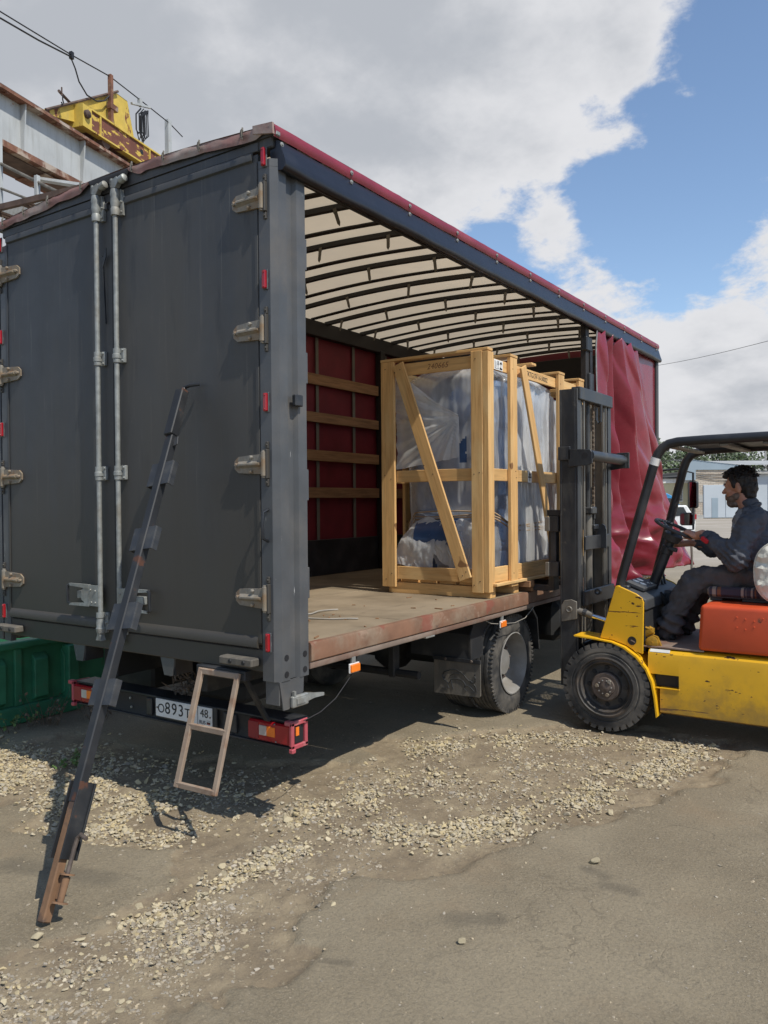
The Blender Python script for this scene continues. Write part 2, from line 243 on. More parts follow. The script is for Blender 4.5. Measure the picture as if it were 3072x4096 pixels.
def film_mat(name, a_lo, a_hi, seed, tint=(.72, .74, .75)):
    m = bpy.data.materials.new(name); m.use_nodes = True; t = m.node_tree; b = t.nodes['Principled BSDF']; out = t.nodes['Material Output']
    b.inputs['Base Color'].default_value = (*tint, 1); b.inputs['Roughness'].default_value = .16; b.inputs['Coat Weight'].default_value = .6
    tcn = N(t, 'ShaderNodeTexCoord'); mp = N(t, 'ShaderNodeMapping'); link(t, tcn.outputs['Object'], mp.inputs[0]); mp.inputs['Location'].default_value = (seed, seed*2, 0); mp.inputs['Scale'].default_value = (1.6, 1.6, .7)
    n = N(t, 'ShaderNodeTexNoise'); n.inputs['Scale'].default_value = 3; n.inputs['Detail'].default_value = 5; link(t, mp.outputs[0], n.inputs['Vector'])
    al = ss(t, n.outputs[0], .3, .7, a_lo, a_hi)
    tr = N(t, 'ShaderNodeBsdfTransparent'); tl = N(t, 'ShaderNodeBsdfTranslucent'); tl.inputs[0].default_value = (.85, .86, .86, 1)
    m1 = N(t, 'ShaderNodeMixShader'); m1.inputs[0].default_value = .4; link(t, b.outputs[0], m1.inputs[1]); link(t, tl.outputs[0], m1.inputs[2])
    m2 = N(t, 'ShaderNodeMixShader'); link(t, al, m2.inputs[0]); link(t, tr.outputs[0], m2.inputs[1]); link(t, m1.outputs[0], m2.inputs[2])
    link(t, m2.outputs[0], out.inputs[0]); return m
M['film'] = film_mat('clear wrapping film', .24, .60, 1.3, (.82, .83, .83))
M['film_m'] = film_mat('milky wrapping film', .50, .84, 4.1, (.82, .82, .80))
def roof_mat():
    m = pm('translucent roof tarpaulin', (.66, .55, .40), .7, var=.06, vscale=1.5, layers=[dict(col=(.56, .47, .36), scale=3, lo=.5, hi=.8, amt=.5)]); t = m.node_tree; b = t.nodes['Principled BSDF']; out = t.nodes['Material Output']
    tl = N(t, 'ShaderNodeBsdfTranslucent'); link(t, b.inputs['Base Color'].links[0].from_socket, tl.inputs[0])
    m1 = N(t, 'ShaderNodeMixShader'); m1.inputs[0].default_value = .40; link(t, b.outputs[0], m1.inputs[1]); link(t, tl.outputs[0], m1.inputs[2]); link(t, m1.outputs[0], out.inputs[0])
    return m
M['roof_tarp'] = roof_mat()
# ------------------------------------------------------------------ helpers
WM = {}
class MB:
    def __init__(s): s.v = []; s.f = []
    def add(s, vs, fs):
        o = len(s.v); s.v += [tuple(x) for x in vs]; s.f += [tuple(i+o for i in f) for f in fs]; return s
    def box(s, x0, x1, y0, y1, z0, z1, m=None):
        vs = [Vector((x, y, z)) for x in (x0, x1) for y in (y0, y1) for z in (z0, z1)]
        if m is not None: vs = [m @ v for v in vs]
        return s.add(vs, [(0, 1, 3, 2), (4, 6, 7, 5), (0, 4, 5, 1), (2, 3, 7, 6), (0, 2, 6, 4), (1, 5, 7, 3)])
    def cbox(s, x0, x1, y0, y1, z0, z1, c=.004, m=None):  # box with chamfered edges
        C = ((x0+x1)/2, (y0+y1)/2, (z0+z1)/2); h = ((x1-x0)/2, (y1-y0)/2, (z1-z0)/2); c = min(c, *(q*.49 for q in h))
        bm = bmesh.new(); bmesh.ops.create_cube(bm, size=2)
        for v in bm.verts: v.co = Vector((v.co.x*h[0], v.co.y*h[1], v.co.z*h[2]))
        bmesh.ops.bevel(bm, geom=list(bm.edges), offset=c, segments=1, affect='EDGES', profile=.5)
        return s.bm(bm, (m if m is not None else Matrix()) @ Matrix.Translation(C))
    def bm(s, bm, m=Matrix()):
        bm.verts.index_update(); s.add([m @ v.co for v in bm.verts], [[v.index for v in f.verts] for f in bm.faces]); bm.free(); return s
    def tube(s, pts, r, n=8, caps=True, closed=False):
        pts = [Vector(p) for p in pts]; k = len(pts); rs = r if isinstance(r, (list, tuple)) else [r]*k
        ring = []; prev = None
        for i, p in enumerate(pts):
            if closed: t = pts[(i+1) % k]-pts[i-1]
            else: t = (pts[min(i+1, k-1)]-pts[max(i-1, 0)])
            t = t.normalized() if t.length > 1e-9 else Vector((0, 0, 1))
            if prev is None:
                a = Vector((0, 0, 1)) if abs(t.z) < .9 else Vector((1, 0, 0)); u = t.cross(a).normalized()
            else:
                u = prev - t*prev.dot(t); u = u.normalized() if u.length > 1e-6 else t.orthogonal().normalized()
            prev = u; w = t.cross(u)
            ring.append([p + (u*math.cos(2*math.pi*j/n)+w*math.sin(2*math.pi*j/n))*rs[i] for j in range(n)])
        vs = [q for R in ring for q in R]; fs = []
        for i in range(k if closed else k-1):
            a, b = i*n, ((i+1) % k)*n
            for j in range(n): fs.append((a+j, a+(j+1) % n, b+(j+1) % n, b+j))
        if caps and not closed: fs += [tuple(range(n))[::-1], tuple((k-1)*n+j for j in range(n))]
        return s.add(vs, fs)
    def lathe(s, prof, m=Matrix(), n=24, closed=False, caps=(1, 1)):  # prof (radius, z) about local Z
        vs = []; fs = []
        for (r, z) in prof:
            for j in range(n): vs.append(m @ Vector((r*math.cos(2*math.pi*j/n), r*math.sin(2*math.pi*j/n), z)))
        k = len(prof)
        for i in range(k if closed else k-1):
            for j in range(n):
                a = i*n; b = ((i+1) % k)*n; fs.append((a+j, a+(j+1) % n, b+(j+1) % n, b+j))
        if not closed:
            if caps[0]: fs.append(tuple(range(n))[::-1])
            if caps[1]: fs.append(tuple((k-1)*n+j for j in range(n)))
        return s.add(vs, fs)
    def prism(s, poly, ax, a, b, m=None):  # polygon in the two other axes, extruded along ax from a to b
        def P(p, t):
            q = {0: (t, p[0], p[1]), 1: (p[0], t, p[1]), 2: (p[0], p[1], t)}[ax]; q = Vector(q); return m @ q if m is not None else q
        n = len(poly); vs = [P(p, a) for p in poly]+[P(p, b) for p in poly]
        return s.add(vs, [tuple(range(n))[::-1], tuple(range(n, 2*n))]+[(i, (i+1) % n, n+(i+1) % n, n+i) for i in range(n)])
    def grid(s, fn, nu, nv, closeu=False):
        vs = [fn(i/nu, j/nv) for j in range(nv+1) for i in range(nu if closeu else nu+1)]; w = nu if closeu else nu+1; fs = []
        for j in range(nv):
            for i in range(nu): fs.append((j*w+i, j*w+(i+1) % w, (j+1)*w+(i+1) % w, (j+1)*w+i))
        return s.add(vs, fs)
    def ball(s, c, r, sub=2, sc=(1, 1, 1), m=None):
        bm = bmesh.new(); bmesh.ops.create_icosphere(bm, subdivisions=sub, radius=r)
        return s.bm(bm, (m if m is not None else Matrix.Translation(c)) @ Matrix.Diagonal((*sc, 1)))
    def capsule(s, a, b, ra, rb, n=12):
        a = Vector(a); b = Vector(b); d = b-a; L = d.length; q = d.to_track_quat('Z', 'Y').to_matrix().to_4x4(); prof = []
        for i in range(5): t = -math.pi/2+i*math.pi/10; prof.append((max(ra*math.cos(t), 1e-4), ra*math.sin(t)))
        prof.append((ra, 0)); prof.append((rb, L))
        for i in range(1, 6): t = i*math.pi/10; prof.append((max(rb*math.cos(t), 1e-4), L+rb*math.sin(t)))
        return s.lathe(prof, Matrix.Translation(a) @ q, n)
    def mesh(s, name, inv=None, smooth=None):
        me = bpy.data.meshes.new(name); V = s.v if inv is None else [tuple(inv @ Vector(v)) for v in s.v]
        me.from_pydata(V, [], s.f); bm = bmesh.new(); bm.from_mesh(me); bmesh.ops.recalc_face_normals(bm, faces=bm.faces); bm.to_mesh(me); bm.free()
        if smooth is not None:
            for p in me.polygons: p.use_smooth = True
            if smooth < 3: me.set_sharp_from_angle(angle=smooth)
        return me
def _link(o, parent, Wm):
    COL.objects.link(o)
    if parent is not None:
        o.parent = parent; o.matrix_parent_inverse = Matrix(); o.matrix_basis = WM[parent.name].inverted() @ Wm
    else: o.matrix_basis = Wm
    WM[o.name] = Wm.copy()
def thing(name, label, cat, loc=(0, 0, 0), group=None):
    o = bpy.data.objects.new(name, None); o.empty_display_size = .1
    _link(o, None, Matrix.Translation(loc)); tag(o, label, cat, group); return o
def tag(o, label=None, cat=None, group=None, kind=None):
    for k, v in (('label', label), ('category', cat), ('group', group), ('kind', kind)):
        if v: o[k] = v
    return o
def obj(name, mb, mat, parent=None, Wm=None, smooth=.6, bevel=None, kind=None, label=None):
    """mesh given in world coordinates; Wm = the object's own world frame (its parent's when left out)"""
    if Wm is None: Wm = WM[parent.name] if parent is not None else Matrix()
    me = mb.mesh(name, Wm.inverted(), smooth); o = bpy.data.objects.new(name, me)
    for q in (mat if isinstance(mat, list) else [mat]): me.materials.append(q)
    _link(o, parent, Wm)
    if bevel:
        b = o.modifiers.new('bevel', 'BEVEL'); b.width = bevel; b.segments = 2; b.limit_method = 'ANGLE'; b.angle_limit = .6; b.harden_normals = False
    return tag(o, label, None, None, kind)
def inst(name, src, Wm, parent=None):
    o = bpy.data.objects.new(name, src.data if hasattr(src, 'data') else src)
    if hasattr(src, 'modifiers'):
        for md in src.modifiers:
            n = o.modifiers.new(md.name, md.type)
            if md.type == 'BEVEL': n.width = md.width; n.segments = md.segments; n.limit_method = 'ANGLE'; n.angle_limit = md.angle_limit
    _link(o, parent, Wm); return o
def T(x, y, z): return Matrix.Translation((x, y, z))
def frame(p0, p1, up=(0, 0, 1)):
    p0 = Vector(p0); p1 = Vector(p1); x = (p1-p0).normalized(); up = Vector(up)
    z = (up - x*up.dot(x)).normalized(); y = z.cross(x)
    return Matrix(((x.x, y.x, z.x, (p0.x+p1.x)/2), (x.y, y.y, z.y, (p0.y+p1.y)/2), (x.z, y.z, z.z, (p0.z+p1.z)/2), (0, 0, 0, 1))), (p1-p0).length
def board(name, p0, p1, w, t, up, mat, parent, c=.003, label=None):
    """straight member from p0 to p1; w across (local y), t along 'up' (local z)"""
    Wm, L = frame(p0, p1, up); mb = MB(); mb.cbox(-L/2, L/2, -w/2, w/2, -t/2, t/2, c, Wm)
    return obj(name, mb, mat, parent, Wm, smooth=.3, label=label)
def bar(mb, p0, p1, w, t, up, c=.003):
    Wm, L = frame(p0, p1, up); mb.cbox(-L/2, L/2, -w/2, w/2, -t/2, t/2, c, Wm); return mb
def rot(ax, a): return Matrix.Rotation(a, 4, ax)
def text(name, body, size, Wm, mat, parent, ext=.0006, shear=0, space=1):
    cu = bpy.data.curves.new('t', 'FONT'); cu.body = body; cu.size = size; cu.extrude = ext; cu.shear = shear; cu.space_character = space; cu.resolution_u = 3
    cu.align_x = 'CENTER'; cu.align_y = 'CENTER'
    to = bpy.data.objects.new('t', cu); COL.objects.link(to); dg = bpy.context.evaluated_depsgraph_get(); dg.update()
    me = bpy.data.meshes.new_from_object(to.evaluated_get(dg)); bpy.data.objects.remove(to); me.name = name
    me.materials.clear(); me.materials.append(mat)
    o = bpy.data.objects.new(name, me); _link(o, parent, Wm); return o
def remesh(mb, voxel, smooth=4, fac=.5):
    me = mb.mesh('r'); o = bpy.data.objects.new('r', me); COL.objects.link(o)
    md = o.modifiers.new('m', 'REMESH'); md.mode = 'VOXEL'; md.voxel_size = voxel
    if smooth: s = o.modifiers.new('s', 'SMOOTH'); s.iterations = smooth; s.factor = fac
    dg = bpy.context.evaluated_depsgraph_get(); dg.update(); m2 = bpy.data.meshes.new_from_object(o.evaluated_get(dg))
    out = MB(); out.v = [tuple(v.co) for v in m2.vertices]; out.f = [tuple(p.vertices) for p in m2.polygons]
    bpy.data.objects.remove(o); bpy.data.meshes.remove(m2); return out
def fbm(p, o=4): return noise.fractal(Vector(p), 1.0, 2.0, o)
def lerp(a, b, t): return a+(b-a)*t
def sstep(x, a, b):
    t = min(1, max(0, (x-a)/(b-a))); return t*t*(3-2*t)
R_ = random.Random(7)
YX = Matrix(((0, 0, 1, 0), (0, 1, 0, 0), (-1, 0, 0, 0), (0, 0, 0, 1)))   # local z -> world x
YZ = rot('X', rad(90))                                                  # local z -> world -y
# ------------------------------------------------------------------ ground
def seg_d(P, a, b):
    a = np.array(a); b = np.array(b); d = b-a; t = np.clip(((P-a)@d)/(d@d), 0, 1); return np.linalg.norm(P-(a+t[:, None]*d), axis=1)
STRIPS = [ # (polyline, half width, stones per m2, kind)
 ([(-3.4, -.15), (-2.4, -.12), (-1.8, -.08), (-1.3, -.1), (-.85, -.14)], .34, 2600, 0),
 ([(-1.25, -.5), (-.85, -.38), (-.5, -.22)], .13, 2200, 0),
 ([(-.6, -.15), (-.35, .08), (-.12, .45), (-.05, .9)], .17, 900, 0),
 ([(0.0, -.95), (.02, -.62), (.04, -.25), (.14, .15), (.22, .36)], .105, 2100, 0),
 ([(.33, .33), (.5, .5), (.75, .70), (.95, 1.05), (1.05, 1.45), (1.12, 1.9), (1.3, 2.3), (1.42, 2.72)], .17, 2900, 0),
 ([(.75, 2.45), (1.1, 2.7), (1.5, 2.85)], .16, 1500, 0),
 ([(-.35, 1.65), (-.05, 1.95), (.2, 2.3), (.5, 2.5), (.75, 2.55)], .2, 1700, 0),
 ([(.15, 1.0), (.5, 1.6), (.8, 2.1)], .45, 330, 0),
 ([(-.2, .3), (.1, .8), (.0, 1.4)], .35, 380, 0),
 ([(-2.4, .35), (-1.4, .35), (-.5, .45)], .28, 420, 0),
 ([(-.15, -1.85), (.08, -1.3), (.18, -.9), (.28, -.6)], .24, 2600, 1),
 ([(.15, -1.75), (.42, -1.15), (.45, -.75), (.35, -.35), (.3, .1), (.25, .35)], .20, 1500, 1),
 ([(-.1, -1.6), (.15, -1.1), (.3, -.7)], .22, 420, 0),
 ([(-.1, -.3), (.2, .0), (.45, .25)], .25, 900, 1),
 ([(-.9, .25), (.0, .7), (.6, 1.6), (.9, 2.3)], .6, 700, 1),
]
DIRT = [(s[0], s[1]) for s in STRIPS] + [([(.2, .6), (.5, 1.4), (.9, 2.3)], .75), ([(-1.2, .1), (-.4, .3), (.1, 1.)], .5), ([(.1, -1.8), (.35, -.9)], .3), ([(.62, -.83), (.72, -.8)], .10)]
def npnoise(P, sc, seed):
    rg = np.random.RandomState(seed); tot = np.zeros(len(P)); amp = 1; n = 0
    for o in range(4):
        ph = rg.rand(5, 3)
        for k in range(5):
            an = ph[k, 0]*6.283; tot += amp*np.sin((P[:, 0]*np.cos(an)+P[:, 1]*np.sin(an))*sc*(1.1+ph[k, 2])+ph[k, 1]*6.283)
        n += amp*2.2; sc *= 1.93; amp *= .55
    return tot/n
def dirt_mask(P):
    m = np.zeros(len(P)); w = npnoise(P, 5, 3)*.07+npnoise(P, 21, 4)*.035
    for pl, hw in DIRT:
        d = np.min([seg_d(P, a, b) for a, b in zip(pl[:-1], pl[1:])], axis=0)+w
        m = np.maximum(m, 1-np.clip((d-hw)/.05, 0, 1))
    return m
def slab_h(P, dm):   # broken asphalt stands a little proud of the dirt
    return npnoise(P, 1.3, 1)*.008+npnoise(P, 14, 2)*.0022 - .028*dm + dm*npnoise(P, 30, 9)*.006
def axis_pts(a, b, h, far):
    c = list(np.arange(a, b, h)); g = h; x = c[-1]; up = []
    while x < far: g *= 1.35; x += g; up.append(x)
    g = h; x = c[0]; dn = []
    while x > -far: g *= 1.35; x -= g; dn.append(x)
    return np.array(dn[::-1]+c+up)
STAINS = [(1.40, .53, 1.50, .50, .09), (1.52, .43, 1.64, .43, .10), (.70, -.93, .75, -.78, .05), (.85, -.72, .93, -.68, .05), (-.9, -.9, -.4, -.75, .18), (2.2, 1.4, 2.5, 1.2, .2), (1.1, -.2, 1.25, -.1, .12)]
gx = axis_pts(-3.2, 2.7, .022, 900); gy = axis_pts(-2.4, 3.6, .022, 900)
GX, GY = np.meshgrid(gx, gy); P = np.stack([GX.ravel(), GY.ravel()], 1)
dm = dirt_mask(P); near = ((np.abs(P[:, 0]) < 12) & (np.abs(P[:, 1]) < 12))
hz = np.where(near, slab_h(P, dm), 0.0)
me = bpy.data.meshes.new('ground'); nx, ny = len(gx), len(gy)
idx = np.arange(nx*ny).reshape(ny, nx); F = np.stack([idx[:-1, :-1], idx[:-1, 1:], idx[1:, 1:], idx[1:, :-1]], -1).reshape(-1, 4)
me.from_pydata(np.column_stack([P, hz]).tolist(), [], F.tolist())
for p in me.polygons: p.use_smooth = True
at = me.attributes.new('dirt', 'FLOAT', 'POINT'); at.data.foreach_set('value', dm.astype(np.float32))
stn = np.zeros(len(P))
for (x0, y0, x1, y1, r) in STAINS: stn = np.maximum(stn, 1-np.clip(seg_d(P, (x0, y0), (x1, y1))/r, 0, 1))
at2 = me.attributes.new('stain', 'FLOAT', 'POINT'); at2.data.foreach_set('value', stn.astype(np.float32))
ground = bpy.data.objects.new('ground', me); _link(ground, None, Matrix()); tag(ground, 'cracked dusty asphalt yard with patches of bare dirt', None, None, 'structure')
def ground_mat():
    m = bpy.data.materials.new('cracked asphalt and dirt'); m.use_nodes = True; t = m.node_tree; b = t.nodes['Principled BSDF']; b.inputs['Roughness'].default_value = .92; b.inputs['Specular IOR Level'].default_value = .25
    tcn = N(t, 'ShaderNodeTexCoord'); oc = tcn.outputs['Object']
    def nz(s, d=5, r=.6, vec=(1, 1, 1), off=(0, 0, 0)):
        mp = N(t, 'ShaderNodeMapping'); link(t, oc, mp.inputs[0]); mp.inputs['Scale'].default_value = vec; mp.inputs['Location'].default_value = off
        n = N(t, 'ShaderNodeTexNoise'); n.inputs['Scale'].default_value = s; n.inputs['Detail'].default_value = d; n.inputs['Roughness'].default_value = r; link(t, mp.outputs[0], n.inputs['Vector']); return n
    asph = mixc(t, ss(t, nz(.9, 6).outputs[0], .35, .68), (.196, .160, .106), (.272, .227, .154))
    asph = mixc(t, ss(t, nz(2.4, 8, .65, (1, 1, 1), (5, 2, 0)).outputs[0], .50, .75, 0, .6), asph, (.29, .238, .158))
    asph = mixc(t, ss(t, nz(3.3, 6, .6, (1, 1, 1), (1, 7, 0)).outputs[0], .60, .78, 0, .45), asph, (.115, .096, .070))
    asph = mixc(t, ss(t, nz(55, 4, .7).outputs[0], .42, .66, 0, .35), asph, (.10, .09, .072))
    asph = mixc(t, ss(t, nz(120, 3, .7).outputs[0], .50, .60, 0, .6), asph, (.28, .235, .165))
    asph = mixc(t, ss(t, nz(1.6, 5, .6, (1, 1, 1), (8, 8, 0)).outputs[0], .55, .72, 0, .5), asph, (.255, .195, .125))
    asph = mixc(t, ss(t, nz(38, 3, .6, (1, 1, 1), (3, 3, 3)).outputs[0], .68, .72, 0, .8), asph, (.36, .31, .23))
    # cracks: warped cell borders, only in some places
    wp = N(t, 'ShaderNodeVectorMath', operation='MULTIPLY_ADD'); link(t, nz(3.0, 5).outputs['Color'], wp.inputs[0]); wp.inputs[1].default_value = (.5, .5, 0); link(t, oc, wp.inputs[2])
    def crack(sc_, lo, hi):
        v = N(t, 'ShaderNodeTexVoronoi', feature='DISTANCE_TO_EDGE'); v.inputs['Scale'].default_value = sc_; link(t, wp.outputs[0], v.inputs['Vector']); return ss(t, v.outputs[0], lo, hi, 1, 0)
    ck = mth(t, 'MULTIPLY', crack(1.15, .004, .014), ss(t, nz(1.0, 3, .5, (1, 1, 1), (2, 2, 0)).outputs[0], .44, .56))
    ck2 = mth(t, 'MULTIPLY', crack(3.6, .010, .035), ss(t, nz(.8, 3, .5, (1, 1, 1), (9, 4, 0)).outputs[0], .60, .70))
    cks = mth(t, 'MAXIMUM', ck, ck2)
    asph = mixc(t, mth(t, 'MULTIPLY', cks, .30), asph, mixc(t, ss(t, nz(5).outputs[0], .42, .58), (.085, .07, .05), (.30, .25, .17)))
    dirt = mixc(t, ss(t, nz(3, 7, .65, (1, 1, 1), (4, 1, 0)).outputs[0], .35, .7), (.215, .168, .110), (.310, .250, .163))
    dirt = mixc(t, ss(t, nz(24, 6, .7).outputs[0], .45, .7, 0, .5), dirt, (.135, .108, .082))
    dirt = mixc(t, ss(t, nz(45, 3, .6, (1, 1, 1), (3, 5, 3)).outputs[0], .62, .68, 0, .8), dirt, (.36, .31, .215))
    st = N(t, 'ShaderNodeAttribute'); st.attribute_name = 'stain'; asph = mixc(t, ss(t, mth(t, 'ADD', st.outputs['Fac'], mth(t, 'MULTIPLY', mth(t, 'SUBTRACT', nz(11, 6, .7).outputs[0], .5), .8)), .35, .9, 0, .45), asph, (.09, .078, .06))
    a = N(t, 'ShaderNodeAttribute'); a.attribute_name = 'dirt'
    f = ss(t, mth(t, 'ADD', a.outputs['Fac'], mth(t, 'MULTIPLY', mth(t, 'SUBTRACT', nz(9, 6, .7).outputs[0], .5), .9)), .35, .6)
    ln = N(t, 'ShaderNodeVectorMath', operation='LENGTH'); link(t, oc, ln.inputs[0])     # pale concrete farther off in the yard
    far = ss(t, mth(t, 'ADD', ln.outputs['Value'], mth(t, 'MULTIPLY', nz(.25, 4).outputs[0], 14)), 20, 30)
    conc = mixc(t, ss(t, nz(.3, 6).outputs[0], .4, .65), (.30, .265, .215), (.37, .33, .28))
    link(t, mixc(t, far, mixc(t, f, asph, dirt), conc), b.inputs['Base Color'])
    hgt = mth(t, 'SUBTRACT', mth(t, 'ADD', mth(t, 'MULTIPLY', nz(70, 6, .75).outputs[0], .9), mth(t, 'MULTIPLY', nz(9, 6, .6).outputs[0], 1.0)), mth(t, 'MULTIPLY', cks, .18))
    bn = N(t, 'ShaderNodeBump'); bn.inputs['Strength'].default_value = .85; bn.inputs['Distance'].default_value = .012; link(t, hgt, bn.inputs['Height']); link(t, bn.outputs[0], b.inputs['Normal'])
    return m
me.materials.append(ground_mat())
def gz(x, y):
    q = np.array([[x, y]]); return float(slab_h(q, dirt_mask(q))[0])
# ------------------------------------------------------------------ gravel
def rock(seed, sub=1, flat=.7):
    rg = np.random.RandomState(seed); bm = bmesh.new(); bmesh.ops.create_icosphere(bm, subdivisions=sub, radius=1)
    V = np.array([v.co[:] for v in bm.verts]); F = [[v.index for v in f.verts] for f in bm.faces]; bm.free()
    for k in range(11):
        n = rg.randn(3); n /= np.linalg.norm(n); d = .34+.38*rg.rand(); t = V@n; V = V - np.outer(np.maximum(t-d, 0), n)
    V = V/np.abs(V).max()*np.array([1, .6+.35*rg.rand(), (.42+.3*rg.rand())*flat/.7]); return V, F
ROCKS = [rock(i, 2, .54) for i in range(14)]; FINES = [rock(40+i, 1, .6) for i in range(8)]
def build_gravel():
    rg = np.random.RandomState(11); cand = []
    for pl, hw, den, kind in STRIPS:
        for a, b in zip(pl[:-1], pl[1:]):
            L = math.hypot(b[0]-a[0], b[1]-a[1]); n = int(L*2*hw*den*2.5)
            t = rg.rand(n); o = np.clip(rg.randn(n)*.55, -1.5, 1.5)*hw
            px = a[0]+(b[0]-a[0])*t - (b[1]-a[1])/L*o; py = a[1]+(b[1]-a[1])*t + (b[0]-a[0])/L*o
            clump = npnoise(np.stack([px, py], 1), 7, 21); keep = rg.rand(n) < np.clip(.62+clump*1.3, .12, 1)
            s = np.exp(rg.randn(n)*.45)*(.0112 if kind == 0 else .0072)
            cand += [(x, y, q, kind) for x, y, q, kk in zip(px, py, s, keep) if kk]
    n = 5200   # loose grit anywhere
    X = rg.rand(n)*5.6-3; Yy = rg.rand(n)*5-1.9
    cand += [(x, y, math.exp(g*.5)*.0042, 2) for x, y, g in zip(X, Yy, rg.randn(n))]
    cand = [c for c in cand if c[2] < .034]
    xy = np.array([c[:2] for c in cand]); g = slab_h(xy, dirt_mask(xy))
    # sinks deeper piles: stones in a dense strip stack a little
    dist = np.linalg.norm(xy-np.array([CP.x, CP.y]), axis=1); size = np.array([c[2] for c in cand]); show = size/dist
    big = set(np.argsort(-show)[:290].tolist())
    vv = {0: [], 1: []}; ff = {0: [], 1: []}; off = {0: 0, 1: 0}; singles = []
    for i, (x, y, s, kind) in enumerate(cand):
        V, F = (ROCKS if kind == 0 and s > .010 else FINES)[rg.randint(8)]
        A = np.array(Matrix.Rotation(rg.rand()*6.28, 3, 'Z') @ Matrix.Rotation((rg.rand()-.5)*.9, 3, 'X'))
        z = g[i]-s*.02+(rg.rand()**3)*.016*(kind == 0)
        if i in big: singles.append((x, y, z, s, A, rg.randint(len(ROCKS)))); continue
        k = 0 if (kind == 0 and rg.rand() > .10) else 1
        vv[k].append(V@A.T*s+np.array([x, y, z])); ff[k].append(np.array(F)+off[k]); off[k] += len(V)
    for k, nm, lab in ((0, 'gravel', 'loose pale yellow limestone gravel scattered in bands over the yard'), (1, 'crushed_stone', 'small grey crushed stone and grit strewn over dirt and asphalt')):
        V = np.concatenate(vv[k]); F = np.concatenate(ff[k]); m_ = bpy.data.meshes.new(nm); m_.from_pydata(V.tolist(), [], F.tolist())
        m_.materials.append(M['stone' if k == 0 else 'stone_g']); o = bpy.data.objects.new(nm, m_); _link(o, None, Matrix()); tag(o, lab, 'gravel', None, 'stuff')
    mes = []
    for V, F in ROCKS:
        m_ = bpy.data.meshes.new('stone'); m_.from_pydata(V.tolist(), [], F); m_.materials.append(M['stone_o']); mes.append(m_)
    for (x, y, z, s, A, j) in singles:
        o = bpy.data.objects.new('stone', mes[j]); _link(o, ground, T(x, y, z) @ Matrix(A.tolist()).to_4x4() @ Matrix.Scale(s, 4))
    return mes
rock_meshes = build_gravel()
def lone(x, y, s, j, rz, label):
    o = bpy.data.objects.new('loose_stone', rock_meshes[j]); _link(o, None, T(x, y, gz(x, y)+s*.38) @ rot('Z', rz) @ Matrix.Scale(s, 4)); tag(o, label, 'stone')
lone(1.41, .60, .040, 3, .4, 'pale angular stone lying alone on the bare asphalt at right')
lone(1.25, 1.32, .036, 5, 2., 'pale stone on the asphalt just off the edge of the gravel band')
lone(1.22, -.34, .026, 8, 1., 'small upright pale stone on the asphalt in the right foreground')
lone(-.20, -1.22, .03, 2, .9, 'yellowish stone on the asphalt beside the foot of the leaning post')
